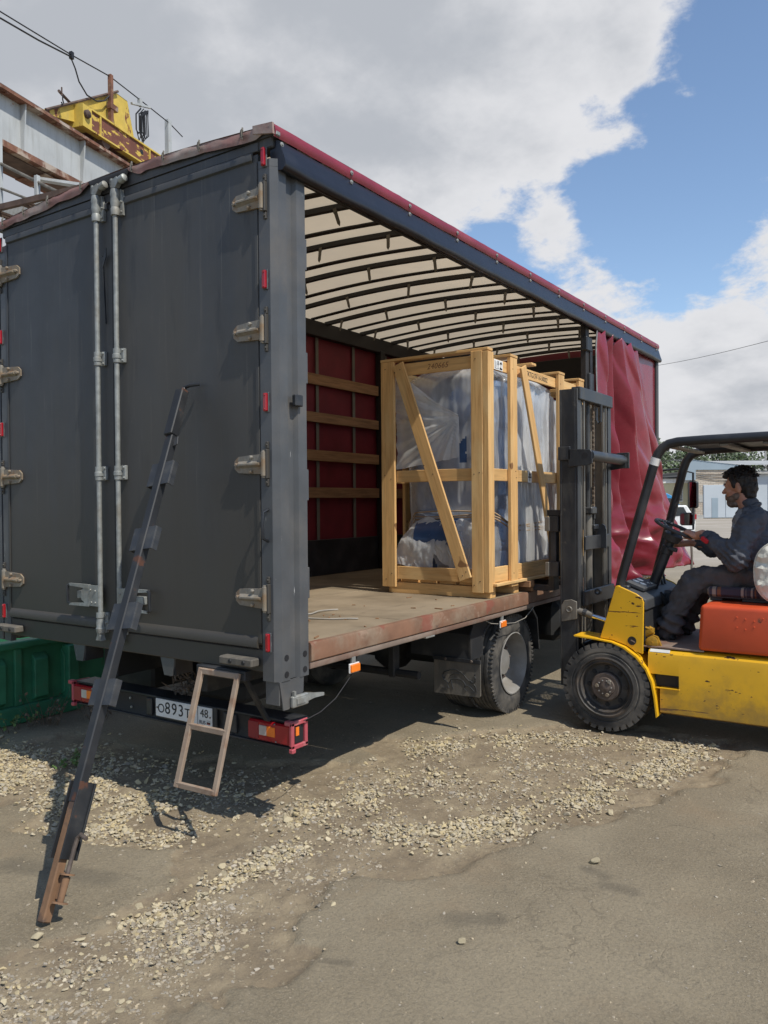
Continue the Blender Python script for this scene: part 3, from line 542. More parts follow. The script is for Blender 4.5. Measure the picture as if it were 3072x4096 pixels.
# ------------------------------------------------------------------ background
def bg(u, d, z=0): q = CP + r0*u + Vector((fw.x, fw.y, 0)).normalized()*d; return Vector((q.x, q.y, z))
FB = Vector((fw.x, fw.y, 0)).normalized()
BGM = Matrix(((r0.x, FB.x, 0, CP.x), (r0.y, FB.y, 0, CP.y), (0, 0, 1, 0), (0, 0, 0, 1)))   # u, d, z -> world
def garage():
    th = thing('garage_building', 'brick garage with grey metal doors and a corrugated grey roof', 'garage', bg(36, 79)); W0 = WM[th.name]
    F = BGM @ T(30.3, 78, 0)
    def part(name, mb, mat, par=th, sm=.5): return obj(name, mb, mat, par, F, smooth=sm)
    def B(*a): return MB().box(*a, F)
    part('wall', B(0, 5.2, 0, 12, 0, 4.72), M['brick'])
    part('side_wall', B(5.2, 19, .15, 12, 0, 4.6), M['door_grey'])
    mb = MB(); mb.prism([(-1.2, 5.85), (-1.2, 3.75), (0, 3.75), (0, 4.74), (5.3, 4.74), (4.4, 5.15)], 1, -.12, 0, F); part('gable_cladding', mb, M['clad'])
    mb = MB(); n = 60
    for i in range(n):
        x0 = -1.25+i*.34; z = .02*(i % 2)
        mb.add([F @ Vector(p) for p in [(x0, 8, 6.0), (x0+.34, 8, 6.0), (x0+.34+5.6*0, -.2, 5.86-max(0, min(1, (x0+1.2)/5.6))*.68+z), (x0, -.2, 5.86-max(0, min(1, (x0+1.2)/5.6))*.68-z)]], [(0, 1, 2, 3)])
    part('roof', mb, M['roof_grey'])
    mb = MB()
    for i in range(44):
        x0 = 4.5+i*.34; z = .05*(i % 2); mb.add([F @ Vector(p) for p in [(x0, 2.5, 5.18+z), (x0+.34, 2.5, 5.18-z), (x0+.34, -.5, 4.66-z), (x0, -.5, 4.66+z)]], [(0, 1, 2, 3)])
    part('canopy', mb, M['roof_grey'])
    d = part('garage_door', B(.75, 5.0, -.06, 0, .05, 3.26), M['door_grey'])
    for (a, b, c, e) in ((.8, 2.85, .1, 3.2), (2.92, 4.95, .1, 3.2)): obj('door_leaf', MB().box(a, b, -.10, -.06, c, e, F), M['door_grey'], d, F)
    w = obj('wicket_door', MB().box(1.55, 2.15, -.13, -.10, .08, 2.0, F), M['clad'], d, F)
    d2 = part('garage_door', B(7.2, 12.5, .02, .15, .05, 3.9), M['door_grey'])
    for a in (7.3, 9.9): obj('door_leaf', MB().box(a, a+2.5, -.02, .02, .1, 3.8, F), M['door_grey'], d2, F)
    part('plaster_patch', B(.1, .72, -.03, 0, 1.6, 2.3), M['slab'])
    for k in range(3):
        pts = [F @ Vector((5.2*j/10, -.06, 4.05+.16*k-.22*math.sin(math.pi*j/10)+.03*j*(k-1))) for j in range(11)]; part('wall_cable', MB().tube(pts, .025, 4), M['cable'])
    part('wall_lamp', B(2.9, 3.2, -.35, 0, 3.6, 3.72), M['slab']); part('drain_pipe', MB().tube([F @ Vector((5.32, -.1, .1)), F @ Vector((5.32, -.1, 4.4))], .06, 8), M['slab']); part('plinth', B(-.02, .74, -.08, 0, 0, .35), M['slab'])
    part('fascia', B(5.2, 19, -.4, .15, 4.32, 4.6), M['slab'])
garage()
def yellow_house():
    th = thing('plastered_building', 'low pale yellow building with a white parapet and barred window', 'building', bg(28, 81)); F = BGM @ T(25.5, 79.5, 0)
    def part(name, mb, mat, par=th): return obj(name, mb, mat, par, F, smooth=.5)
    part('wall', MB().box(-6, 4.8, 0, 9, 0, 3.5, F), M['cream_wall']); part('parapet', MB().box(-6, 4.85, -.1, 9, 3.5, 3.95, F), M['trim_w']); part('roof', MB().box(-6.1, 4.9, -.25, 9, 3.95, 4.1, F), M['ink'])
    for x in (3.35, .6, -2.4):
        f = part('window', MB().box(x-.08, x+.78, -.05, 0, 1.65, 3.2, F), M['trim_w']); obj('pane', MB().box(x, x+.7, -.07, -.05, 1.75, 3.1, F), M['glass'], f, F)
        mb = MB()
        for k in range(4): mb.box(x+.14*(k+1), x+.14*(k+1)+.025, -.11, -.09, 1.7, 3.15, F)
        for k in range(3): mb.box(x-.02, x+.72, -.125, -.11, 2.0+k*.4, 2.03+k*.4, F)
        obj('window_bars', mb, M['trim_w'], f, F)
yellow_house()
def tree(u, d, h, w, label, seed, n=2600):
    rg = random.Random(seed); base = bg(u, d); th = thing('broadleaf_tree', label, 'tree', base, 'trees behind the garages')
    mb = MB(); top = base+Vector((0, 0, h*.8)); mb.tube([base-Vector((0, 0, .2)), base+Vector((.1, 0, h*.3)), base+Vector((-.1, .1, h*.55)), top], [.25, .2, .13, .05], 7)
    cl = []
    for k in range(16):
        a = rg.random()*6.28; r = (rg.random()**.5)*w; z = h*(.38+.52*rg.random()); r *= 1-.55*abs(z/h-.55)/.45
        c = base+Vector((math.cos(a)*r, math.sin(a)*r, z)); cl.append((c, w*(.28+.25*rg.random()))); mb.tube([base+Vector((0, 0, z*.6)), lerp(base+Vector((0, 0, z*.6)), c, .6)+Vector((0, 0, .2)), c], [.09, .06, .02], 5)
    obj('trunk', mb, M['bark'], th)
    mb = MB()
    for k in range(n):
        c, r = cl[rg.randrange(len(cl))]; v = Vector((rg.gauss(0, 1), rg.gauss(0, 1), rg.gauss(0, .8))).normalized()*r*(.55+.5*rg.random()); p = c+v; s = .16+.14*rg.random()
        a = Vector((rg.gauss(0, 1), rg.gauss(0, 1), rg.gauss(0, 1))).normalized(); b = a.orthogonal().normalized(); mb.add([p-a*s, p+b*s*.6, p+a*s, p-b*s*.6], [(0, 1, 2, 3)])
    me_ = bpy.data.meshes.new('crown'); me_.from_pydata([tuple(WM[th.name].inverted() @ Vector(v)) for v in mb.v], [], mb.f); me_.materials.append(M['leaf']); o = bpy.data.objects.new('crown', me_); _link(o, th, WM[th.name]); o['kind'] = 'stuff'
tree(31.0, 96, 9.2, 3.6, 'bushy green tree behind the yellow building, left of the garage gable', 1, 3400)
tree(26.5, 100, 9.6, 3.9, 'wide green tree farthest left, half hidden by the crimson curtain', 2, 3400)
tree(42.5, 112, 9.3, 4.2, 'green tree showing over the garage roof, left end of the row', 3)
tree(48.5, 113, 9.6, 4.5, 'green tree over the middle of the garage roof', 4)
tree(54.5, 111, 9.4, 4.5, 'green tree over the far right of the garage roof', 5)
def pole_wire():
    th = thing('utility_pole', 'thin grey utility pole rising among the trees behind the garage', 'pole', bg(49.5, 104)); F = WM[th.name]
    b = bg(49.5, 104); obj('pole', MB().tube([b, b+Vector((0, 0, 9.4))], .12, 8), M['slab'], th); obj('crossarm', MB().box(-.6, .6, -.05, .05, 8.9, 9.0, BGM @ T(49.5, 104, 0)), M['bark'], th)
    a = CP+(fw+rr*((2638-1536)/3207.)+uu*((2048-1444)/3207.))*45; c = CP+(fw+rr*((3240-1536)/3207.)+uu*((2048-1320)/3207.))*30
    a = a+(a-c)*.6
    pts = [lerp(a, c, k/12)-Vector((0, 0, .25*math.sin(math.pi*k/12))) for k in range(13)]
    o = obj('overhead_wire', MB().tube(pts, .011, 5), M['cable']); tag(o, 'single thin overhead wire crossing the sky right of the truck', 'wire')
pole_wire()
def car_side(th, F, L, H, prof, glassprof, mat, wr=.33, wx=(.8, 3.5), W=1.75, lamp=None):
    mb = MB(); mb.prism(prof, 1, 0, W, F); obj('body', mb, mat, th, F, smooth=.5, bevel=.04)
    for gp in glassprof: obj('window', MB().prism(gp, 1, -.012, .0, F), M['glass'], th, F, smooth=.5)
    for x in wx:
        for y in (.1, W-.1):
            m = F @ T(x, y, wr) @ YZ
            w = obj('wheel', MB().lathe([(wr*.55, -.1), (wr*.9, -.12), (wr, -.09), (wr, .09), (wr*.9, .12), (wr*.55, .1)], m, 20), M['rubber'], th, m); obj('rim', MB().lathe([(wr*.54, -.09), (wr*.5, .1), (wr*.2, .11)], m, 16), M['rim'], w, m)
def suv():
    th = thing('parked_car', 'white estate car with roof rails parked by the garages', 'car', bg(11.5, 36.5)); F = BGM @ T(9.35, 35.6, 0)
    prof = [(0.05, .35), (0, .75), (.9, .98), (1.55, 1.5), (4.1, 1.52), (4.4, 1.05), (4.5, .9), (4.48, .35)]
    car_side(th, F, 4.5, 1.55, prof, [[(1.15, 1.0), (1.65, 1.44), (2.3, 1.45), (2.3, 1.0)], [(2.4, 1.0), (2.4, 1.45), (3.2, 1.45), (3.3, 1.0)], [(3.4, 1.02), (3.3, 1.45), (3.95, 1.44), (4.15, 1.08)]], M['white'])
    mb = MB()
    for y in (.15, 1.6): mb.tube([F @ Vector(p) for p in [(1.9, y, 1.52), (2.0, y, 1.58), (3.9, y, 1.58), (4.0, y, 1.52)]], .02, 6)
    obj('roof_rails', mb, M['black'], th, F); obj('tail_lamp', MB().box(4.3, 4.52, -.03, .15, .9, 1.12, F), M['lens_red'], th, F)
    obj('rear_window', MB().prism([(4.14, 1.44), (4.42, 1.06), (4.45, 1.06), (4.17, 1.46)], 1, .15, 1.6, F), M['glass'], th, F)
    th = thing('parked_van', 'bright blue van mostly hidden behind the crimson curtain', 'van', bg(16, 50)); F = BGM @ T(13.2, 49.5, 0)
    car_side(th, F, 4.6, 2.2, [(0, .4), (0, 2.15), (4.3, 2.2), (4.75, 1.95), (5.05, 1.5), (5.15, .9), (5.15, .4)], [[(3.9, 1.35), (3.9, 1.9), (4.5, 1.9), (4.9, 1.35)]], M['kiosk_blue'], wx=(.9, 4.2))
suv()
# ------------------------------------------------------------------ gantry crane
CO = Vector((-9.164, 3.962, 0)); CD = Vector((-.247, .969, 0)).normalized(); CN = Vector((.969, .247, 0)).normalized()
CF = Matrix(((CD.x, CN.x, 0, CO.x), (CD.y, CN.y, 0, CO.y), (0, 0, 1, 0), (0, 0, 0, 1)))   # s, t, z  (left-handed: s x t = -z, normals are recalculated)
def crane():
    th = thing('gantry_crane', 'pale grey gantry crane girder with rusty flanges behind the truck', 'crane', CF @ Vector((3, -.3, 0)))
    def part(n, mb, mat, par=th): return obj(n, mb, mat, par, smooth=.5)
    C = lambda *a: MB().box(*a, CF)
    S0, S1 = -9, 13
    part('girder_web', C(S0, S1, -.60, 0, 7.34, 8.10), M['crane_grey'])
    part('top_flange', C(S0, S1, -.72, .16, 8.10, 8.15), M['crane_rust'])
    part('rail', MB().prism([(-.06, 8.15), (.1, 8.15), (.1, 8.165), (.04, 8.18), (.04, 8.24), (-.0, 8.24), (-.0, 8.18), (-.06, 8.165)], 0, S0, S1, CF), M['crane_under'])
    part('bottom_flange', C(S0, S1, -.68, .12, 7.24, 7.34), M['crane_rust'])
    part('underside_plate', C(S0, S1, -.55, .0, 7.215, 7.238), M['crane_under'])
    s = .43-1.365*6
    while s < S1: 
        part('stiffener', MB().prism([(0, 7.34), (.06, 7.34), (.11, 8.10), (0, 8.10)], 0, s-.012, s+.012, CF), M['crane_grey'])
        part('cross_plate', C(s+.5, s+.85, -.62, .02, 7.195, 7.213), M['crane_rust']); s += 1.365
    mb = MB()
    for k in range(60):
        for dt in (.05, .11):
            if k % 3 == 2: continue
            mb.box(S0+k*.36, S0+k*.36+.045, dt, dt+.035, 8.075, 8.10, CF)
    part('flange_bolts', mb, M['crane_rust'])
    # service platform under the girder
    A = Vector((-8.55, 3.445, 6.0)); ex = Vector((.98928, .14605, 0)); ey = Vector((-.14605, .98928, 0)); PF = Matrix(((ex.x, ey.x, 0, A.x), (ex.y, ey.y, 0, A.y), (0, 0, 1, A.z), (0, 0, 0, 1)))
    mb = MB(); mb.box(0, 2.4, -.03, .03, -.03, .05, PF).box(0, 2.4, .43, .49, -.03, .05, PF)
    for x in (-.03, .62, 1.22, 1.85): mb.box(x, x+.06, .03, .43, -.03, .04, PF)
    part('platform_frame', mb, M['crane_under'])
    mb = MB()
    for k in range(84): mb.box(.0+k*.028, .0+k*.028+.007, .03, .43, .043, .05, PF)
    for k in range(16): mb.box(0, 2.4, .04+k*.025, .04+k*.025+.006, .0505, .056, PF)
    mp = part('platform_mesh', mb, M['crane_grey']); mp['kind'] = 'stuff'
    mb = MB(); mb.tube([(-9.4, 3.25, 7.25), (-8.32, 3.48, 6.63), (-7.21, 3.64, 6.03)], .022, 8); part('handrail', mb, M['slide'])
    mb = MB(); mb.tube([(-9.0, 3.35, 6.63), (-8.35, 3.47, 6.29), (-7.78, 3.56, 6.03)], .018, 8); part('handrail', mb, M['slide'])
    part('rail_post', MB().cbox(.92, .98, -.03, .03, .05, .33, .004, PF), M['crane_grey'])
    part('rail_post', MB().cbox(.18, .23, -.03, .03, .05, 1.4, .004, PF), M['crane_grey'])
    mb = MB(); bar(mb, A+ex*.2+Vector((0, 0, .05)), A+ex*.2+Vector((0, 0, 1.25)), .05, .05, (1, 0, 0)); part('hanger', mb, M['crane_grey'])
    mb = MB(); bar(mb, CF @ Vector((1.0, -.3, 7.2)), A+ex*2.0+ey*.3+Vector((0, 0, .05)), .06, .06, (1, 0, 0)); part('hanger', mb, M['crane_grey'])
    for s in (-7.5, 11.5):   # gantry legs
        mb = MB()
        for sg in (-1, 1): bar(mb, CF @ Vector((s, -.3+sg*1.6, 0)), CF @ Vector((s, -.3+sg*.2, 7.2)), .35, .3, CD)
        mb.box(s-.2, s+.2, -2.1, 1.5, 0, .3, CF); part('leg', mb, M['crane_grey'])
    # current wire post on the far end of the girder
    part('wire_post', MB().cbox(4.39, 4.5, -.06, .04, 8.24, 9.66, .005, CF), M['crane_grey'])
    part('wire_post', MB().cbox(-6.0, -5.9, -.06, .04, 8.24, 9.6, .005, CF), M['crane_grey'])
    # trolley
    t2 = thing('crane_trolley', 'rusty yellow hoist trolley with a tall tapered housing on the crane girder', 'crane trolley', CF @ Vector((2.9, -.3, 8.24)))
    def tp(n, mb, mat, par=t2): return obj(n, mb, mat, par, smooth=.5)
    tp('side_frame', C(1.95, 5.6, -.02, .10, 8.36, 8.70), M['crane_yelrust'])
    tp('end_plate', C(1.72, 1.95, -.9, .13, 8.33, 8.72), M['crane_yel'])
    tp('frame_rim', C(1.95, 5.6, -.0, .13, 8.33, 8.36), M['crane_yel']); tp('frame_rim', C(1.95, 5.6, -.0, .13, 8.70, 8.73), M['crane_yel'])
    for s in (2.18, 3.62, 4.55): tp('frame_rib', C(s, s+.03, .10, .125, 8.36, 8.70), M['crane_yel'])
    tp('deck', C(1.95, 5.6, -1.5, -.02, 8.40, 8.55), M['crane_yelrust'])
    for s in (2.4, 5.0):
        mb = MB(); m = CF @ T(s, .02, 8.34) @ rot('X', rad(90)); mb.lathe([(.03, -.05), (.12, -.05), (.12, .05), (.03, .05)], m, 18); tp('wheel', mb, M['crane_under'])
    for s in (3.40, 3.86): 
        m = CF @ T(s, .100, 8.56) @ rot('X', rad(-90)); tp('round_hole', MB().lathe([(.045, -.004), (.05, .004)], m, 16), M['ink'])
    m = CF @ T(1.81, .13, 8.56) @ rot('X', rad(-90)); tp('axle_cap', MB().lathe([(.075, -.01), (.07, .05), (.03, .08)], m, 12), M['crane_under'])
    # housing: wedge, front wall tapered
    q = lambda s, t, z: CF @ Vector((s, t, z))
    hb = [q(.95, -.9, 8.45), q(3.44, -.9, 8.55), q(3.44, -.06, 8.72), q(2.78, -.06, 8.72), q(.95, -.06, 8.30)]
    mb = MB(); mb.add([q(1.0, -.06, 8.24), q(2.80, -.06, 8.70), q(2.84, -.06, 9.47), q(1.0, -.06, 8.29), q(1.0, -.9, 8.26), q(2.80, -.9, 8.70), q(2.84, -.9, 9.47), q(1.0, -.9, 8.29)], [(0, 1, 2, 3), (4, 7, 6, 5), (3, 2, 6, 7), (0, 3, 7, 4), (0, 4, 5, 1)])
    tp('housing', mb, M['crane_yel'])
    mb = MB(); mb.add([q(2.8, -.06, 8.70), q(3.44, -.06, 8.68), q(3.19, -.06, 9.47), q(2.84, -.06, 9.475), q(2.8, -.9, 8.70), q(3.44, -.9, 8.68), q(3.19, -.9, 9.47), q(2.84, -.9, 9.475)], [(0, 1, 2, 3), (4, 7, 6, 5), (3, 2, 6, 7), (1, 5, 6, 2), (0, 3, 7, 4)])
    tp('end_housing', mb, M['crane_yel'])
    mb = MB(); mb.tube([q(1.0, -.02, 8.30), q(2.86, -.02, 9.49)], .025, 6); tp('top_edge', mb, M['crane_under'])
    tp('pole', C(2.55, 2.62, -.0, .07, 8.78, 9.65), M['crane_rust'])
    tp('pole_clamp', C(2.53, 2.74, .0, .08, 9.02, 9.12), M['crane_rust'])
    mb = MB(); mb.tube([q(1.70, -.10, 8.73), q(1.22, .06, 8.70)], .026, 6); mb.tube([q(1.30, .05, 8.66), q(1.30, .05, 8.80)], .014, 6); tp('hook_arm', mb, M['crane_under'])
    mb = MB(); mb.tube([q(1.32, .05, 8.69), q(1.32, .05, 8.60), q(1.345, .05, 8.55), q(1.31, .05, 8.51), q(1.29, .05, 8.55)], .012, 6); tp('hook', mb, M['cable'])
    # wires and festoon cable
    def w(y0, y1): return
    def wire(n, pts, r, lab, mat=M['cable'], cat='wire'):
        tag(obj(n, MB().tube(pts, r, 6), mat), lab, cat)
    L = [q(-4.0, .0, 10.1), q(-1.5, 0, 9.70), q(0, .0, 9.355), q(1.57, .0, 9.50)]
    pt = lambda s, z: q(s, .03, z)
    wire('support_wire', [pt(-6, 8.9+.6), pt(-3, 9.15), pt(.03, 9.345), pt(1.57, 9.49), pt(2.58, 9.62), pt(3.75, 9.60), pt(4.45, 9.58), pt(4.9, 9.5)], .011, 'taut support wire running along the top of the crane to its end post')
    wire('slack_cable', [pt(-4.0, 9.0), pt(-1.5, 9.0), pt(0.03, 9.245), pt(.8, 9.33), pt(1.54, 9.45), pt(1.66, 9.3), pt(1.75, 9.12), pt(1.95, 8.98), pt(2.2, 8.99), pt(2.42, 9.10), pt(2.55, 9.25)], .014, 'thick black cable sagging from the support wire to the trolley pole', cat='cable')
    mb = MB(); mb.box(1.54, 1.60, .0, .06, 9.42, 9.54, CF); tag(obj('cable_clamp', mb, M['cable']), 'small dark clamp holding the slack cable to the support wire', 'clamp')
    rg = random.Random(3); mb = MB()
    for k in range(9):
        s0 = 3.3+rg.random()*.28; s1 = s0+.1+rg.random()*.12; zb = 8.72+rg.random()*.25; t = -.05+rg.random()*.1
        mb.tube([q(s0+.15, t, 9.47), q(s0, t, 9.3), q(s0+.0, t, 9.0), q((s0+s1)/2, t, zb), q(s1, t, 9.0), q(s1-.02, t, 9.35), q(3.7, t, 9.5)], .011, 5)
    tag(obj('cable_loops', mb, M['cable']), 'bundle of black cable loops hanging from the wire beside the trolley', 'cables')
    mb = MB(); bar(mb, pt(3.2, 9.42), pt(3.78, 9.60), .05, .04, (0, 0, 1)); mb.box(3.42, 3.5, 0, .06, 9.48, 9.62, CF); tag(obj('cable_bracket', mb, M['crane_grey']), 'short grey bracket from which the cable loops hang', 'bracket')
crane()
# ------------------------------------------------------------------ skip and weeds
def skip():
    th = thing('waste_skip', 'faded green steel skip standing left of the truck', 'skip', (-4.2, 0, 0))
    def part(n, mb, mat=M['green'], par=th): return obj(n, mb, mat, par, smooth=.4, bevel=.006)
    x = -3.22
    part('side_wall', MB().prism([(-2.6, .12), (1.09, .02), (2.9, .72), (2.5, .62), (-2.6, .62)], 0, x-.05, x))
    part('side_wall', MB().prism([(-2.6, .12), (1.09, .02), (2.9, .72), (2.5, .62), (-2.6, .62)], 0, -5.05, -5.0))
    part('end_wall', MB().box(-5.0, x-.05, -2.6, -2.55, .1, 1.2)); part('end_wall', MB().prism([(1.05, .05), (1.09, .03), (2.9, .72), (2.86, .74)], 0, -5.0, x-.05))
    part('floor', MB().box(-5.0, x-.05, -2.55, 1.05, .05, .1))
    part('top_rim', MB().cbox(x-.08, x+.05, -2.6, 2.5, .585, .645, .01)); part('bottom_rail', MB().cbox(x-.06, x+.05, -2.6, 1.12, .0, .14, .01))
    for y in (-1.6, -.9, -.25, .30, .66, .92): part('wall_rib', MB().prism([(x, .15), (x+.05, .18), (x+.05, .48), (x, .53)], 1, y, y+.12))
    part('wall_rib', MB().box(x, x+.035, .50, .56, .14, .585)); part('lifting_post', MB().cbox(x-.12, x+.03, -.02, .11, .645, 1.18, .01))
    part('lifting_lug', MB().cbox(x, x+.10, .93, 1.03, .12, .56, .008))
    part('back_panel', MB().box(-4.9, -3.4, -.6, -.55, .1, 1.15))
skip()
def weeds():
    rg = random.Random(5)
    def clump(c, n, h, lab, green):
        th = thing('dry_weed', lab, 'weed', (c[0], c[1], gz(*c))); mb = MB(); lf = MB()
        for k in range(n):
            a = rg.random()*6.28; r = rg.random()*.12; p = Vector((c[0]+math.cos(a)*r, c[1]+math.sin(a)*r, gz(*c)-.005)); d = Vector((math.cos(a)*.5, math.sin(a)*.5, .5+rg.random()*.8))*h*(.4+.7*rg.random())
            q = p+d*.5+Vector((0, 0, h*.12)); e = p+d; mb.tube([p, q, e], [.0022, .0018, .001], 3)
            for j in range(6 if green else 2):
                s = lerp(q, e, rg.random()); u = Vector((rg.gauss(0, 1), rg.gauss(0, 1), rg.gauss(0, 1))).normalized()*(.008+.010*rg.random()); w = u.orthogonal()*.5; lf.add([s, s+u+w, s+u*2, s+u-w], [(0, 1, 2, 3)])
        obj('stems', mb, M['weed'], th)['kind'] = 'stuff'; obj('leaves', lf, M['weed_g'] if green else M['weed'], th)['kind'] = 'stuff'
    clump((-2.98, .62), 40, .2, 'dry brown weeds along the foot of the green skip', False)
    clump((-2.78, .95), 34, .22, 'taller brown weeds by the corner of the green skip', False)
    clump((-3.02, .42), 12, .16, 'small green leafy weed among dry stems at the skip', True)
    clump((-2.02, .18), 16, .07, 'low green tuft in the gravel at the left', True)
weeds()
# ------------------------------------------------------------------ truck
WT, LT, ZF, ZR = 2.48, 6.87, .968, 3.585
truck = thing('curtain_side_truck', 'dark grey curtain-sided box truck with a crimson curtain drawn open', 'truck', (-1.24, 3.4, 0))
def tr(n, mb, mat, par=truck, sm=.6, bevel=None, kind=None, label=None): return obj(n, mb, mat if not isinstance(mat, str) else M[mat], par, smooth=sm, bevel=bevel, kind=kind, label=label)
def BX(*a): return MB().box(*a)
def CB(*a): return MB().cbox(*a)
# bed
ys = [.05, 1.19, 2.43, 3.67, 4.9, 6.1, 6.83]
for a, b in zip(ys[:-1], ys[1:]):
    tr('floor_panel', CB(-2.43, -1.262, a, b-.006, ZF-.03, ZF, .003), 'wood_floor'); tr('floor_panel', CB(-1.256, -.035, a, b-.006, ZF-.03, ZF-.001, .003), 'wood_floor')
for k in range(12): tr('cross_member', BX(-2.4, -.06, .3+k*.56, .36+k*.56, .83, ZF-.031), 'under')
mb = MB(); mb.prism([(-.03, .865), (.006, .865), (.012, .872), (.012, .955), (.004, .968), (-.03, .968)], 1, .235, 3.02); tr('side_rail', mb, 'rail_rust')
mb = MB(); mb.prism([(-.035, .828), (.0, .828), (.004, .834), (.004, .862), (-.035, .862)], 1, .235, 3.0); tr('rail_lip', mb, 'rail_lip')
tr('side_rail', CB(-.06, -.012, 3.02, LT, .868, .962, .004), 'rail_rust', label='shaded front length of the rusty side rail'); tr('rail_lip', CB(-.06, -.02, 3.0, LT, .828, .862, .003), 'rail_lip')
tr('side_rail', CB(-WT, -WT+.05, .1, LT, .83, ZF, .004), 'rail_rust')
# rear frame
tr('post_flange', CB(-WT-.055, -WT-.001, -.006, .10, .80, 3.44, .004), 'post')
tr('rear_sill', CB(-2.44, -.06, -.008, .10, .842, .958, .006), 'truck')
tr('rear_header', CB(-2.44, -.02, .0, .08, 3.50, 3.575, .006), 'truck')
PP = [(-.105, -.012), (-.03, -.012), (0, .018), (0, .078), (-.022, .092), (-.022, .142), (0, .158), (0, .226), (-.012, .23), (-.03, .226), (-.03, .165), (-.05, .15), (-.05, .085), (-.03, .07), (-.04, .025), (-.105, .025)]
mb = MB(); mb.prism(PP, 2, .80, 3.40); mb.prism([(-.105, -.012), (-.03, -.012), (0, .018), (0, .078), (-.04, .06), (-.105, .025)], 2, 3.401, 3.44)
post = tr('corner_post', mb, 'post', sm=.3)
mb = MB(); mb.prism([(-WT-x, y) for x, y in PP], 2, .80, 3.44); tr('corner_post', mb, 'post', sm=.3)
def hole(x, y, z, ax, par): 
    m = T(x, y, z) @ (YX if ax == 'x' else YZ); obj('bolt_hole', MB().lathe([(.0155, -.002), (.017, .0015)], m, 14), M['ink'], par, WM[par.name])
for y, z in ((.05, .917), (.05, .832), (.195, .916), (.195, .835)): hole(.0, y, z, 'x', post)
tr('rope_hook_box', CB(.0, .028, .118-.01, .17, 2.205, 2.265, .005), 'black', post)
for z0 in (2.94, 2.34, 1.72, 1.2): tr('board_pocket', CB(-.045, -.022, .23, .268, z0, z0+.165, .003), 'post', post)
mb = MB(); mb.tube([(-.062, -.012, 1.675), (-.062, -.05, 1.66), (-.062, -.055, 1.60), (-.062, -.05, 1.53), (-.062, -.012, 1.515)], .009, 8); tr('grab_handle', mb, 'black', post)
mb = MB(); mb.tube([(-.005, .11, .66), (.0, .11, .66)], .004, 5)
gus = tr('post_foot', MB().prism([(.0, .80), (.028, .652), (.07, .65), (.185, .72), (.19, .80)], 0, -.012, -.004), 'post')
tr('foot_flange', BX(-.10, -.012, .003, .012, .68, .80), 'post', gus)
lt = tr('side_latch', CB(-.003, .022, .075, .20, .655, .715, .006), 'zinc', gus)
mb = MB(); mb.prism([(.19, .668), (.255, .675), (.335, .672), (.335, .688), (.26, .70), (.19, .715)], 0, .004, .016); mb.box(.004, .02, .085, .10, .715, .74); mb.box(.022, .028, .10, .17, .672, .70); tr('latch_lever', mb, 'zinc', gus)
# number plate, bumper, lamps
bum = tr('rear_bumper', MB().prism([(.20, .405), (.225, .40), (.30, .41), (.30, .54), (.225, .545), (.20, .53), (.212, .49), (.212, .445)], 0, -1.95, -.10), 'under', bevel=.004)
tr('bumper_top_lip', CB(-1.95, -.09, .185, .33, .536, .548, .003), 'black', bum); tr('bumper_bottom_lip', CB(-1.95, -.09, .185, .33, .395, .407, .003), 'black', bum)
for x in (-1.26, -.60, -.55): tr('bumper_bracket', CB(x, x+.05, .19, .215, .42, .525, .004), 'black', bum)
for x, z in ((-1.42, .50), (-1.41, .445), (-.52, .498), (-.525, .455)): tr('bolt', MB().lathe([(.008, 0), (.007, .006)], T(x, .2, z) @ YZ, 8), 'zinc', bum)
def tail(x0, x1, capside):
    t = tr('tail_lamp', CB(x0, x1, .165, .20, .42, .528, .012), 'lens_red')
    w = x1-x0; tr('reversing_lens', CB(x0+w*.28, x0+w*.46, .1605, .168, .452, .505, .004), 'lens_white', t); tr('indicator_lens', CB(x0+w*.462, x0+w*.66, .1605, .168, .452, .505, .004), 'lens_orange', t); tr('dark_reflector', CB(x0+.004, x0+w*.26, .162, .168, .43, .518, .004), 'lens_dark', t)
    for x, z in ((x0+w*.65, .522), (x0+w*.68, .43)): tr('screw', MB().lathe([(.005, 0), (.004, .005)], T(x, .166, z) @ YZ, 6), 'zinc', t)
    tr('lamp_housing', CB(x0+.005, x1-.005, .20, .29, .415, .53, .006), 'black', t)
    x = x1 if capside > 0 else x0-.02; mb = MB()
    mb.cbox(x, x+.02, .16, .185, .405, .545, .004).cbox(x, x+.02, .27, .295, .405, .545, .004).cbox(x, x+.02, .16, .295, .525, .55, .004).cbox(x, x+.02, .16, .295, .40, .425, .004).cbox(x, x+.03, .155, .185, .385, .41, .005).cbox(x-.03, x+.01, .155, .19, .528, .552, .004)
    tr('lamp_guard', mb, 'pinkframe', t); tr('side_reflector', BX(x+.004, x+.012, .195, .262, .43, .52), 'ink', t); tr('side_lens', BX(x+.010, x+.016, .20, .225, .47, .515), 'lens_orange', t)
tail(-.385, -.085, 1); tail(-1.95, -1.65, -1)
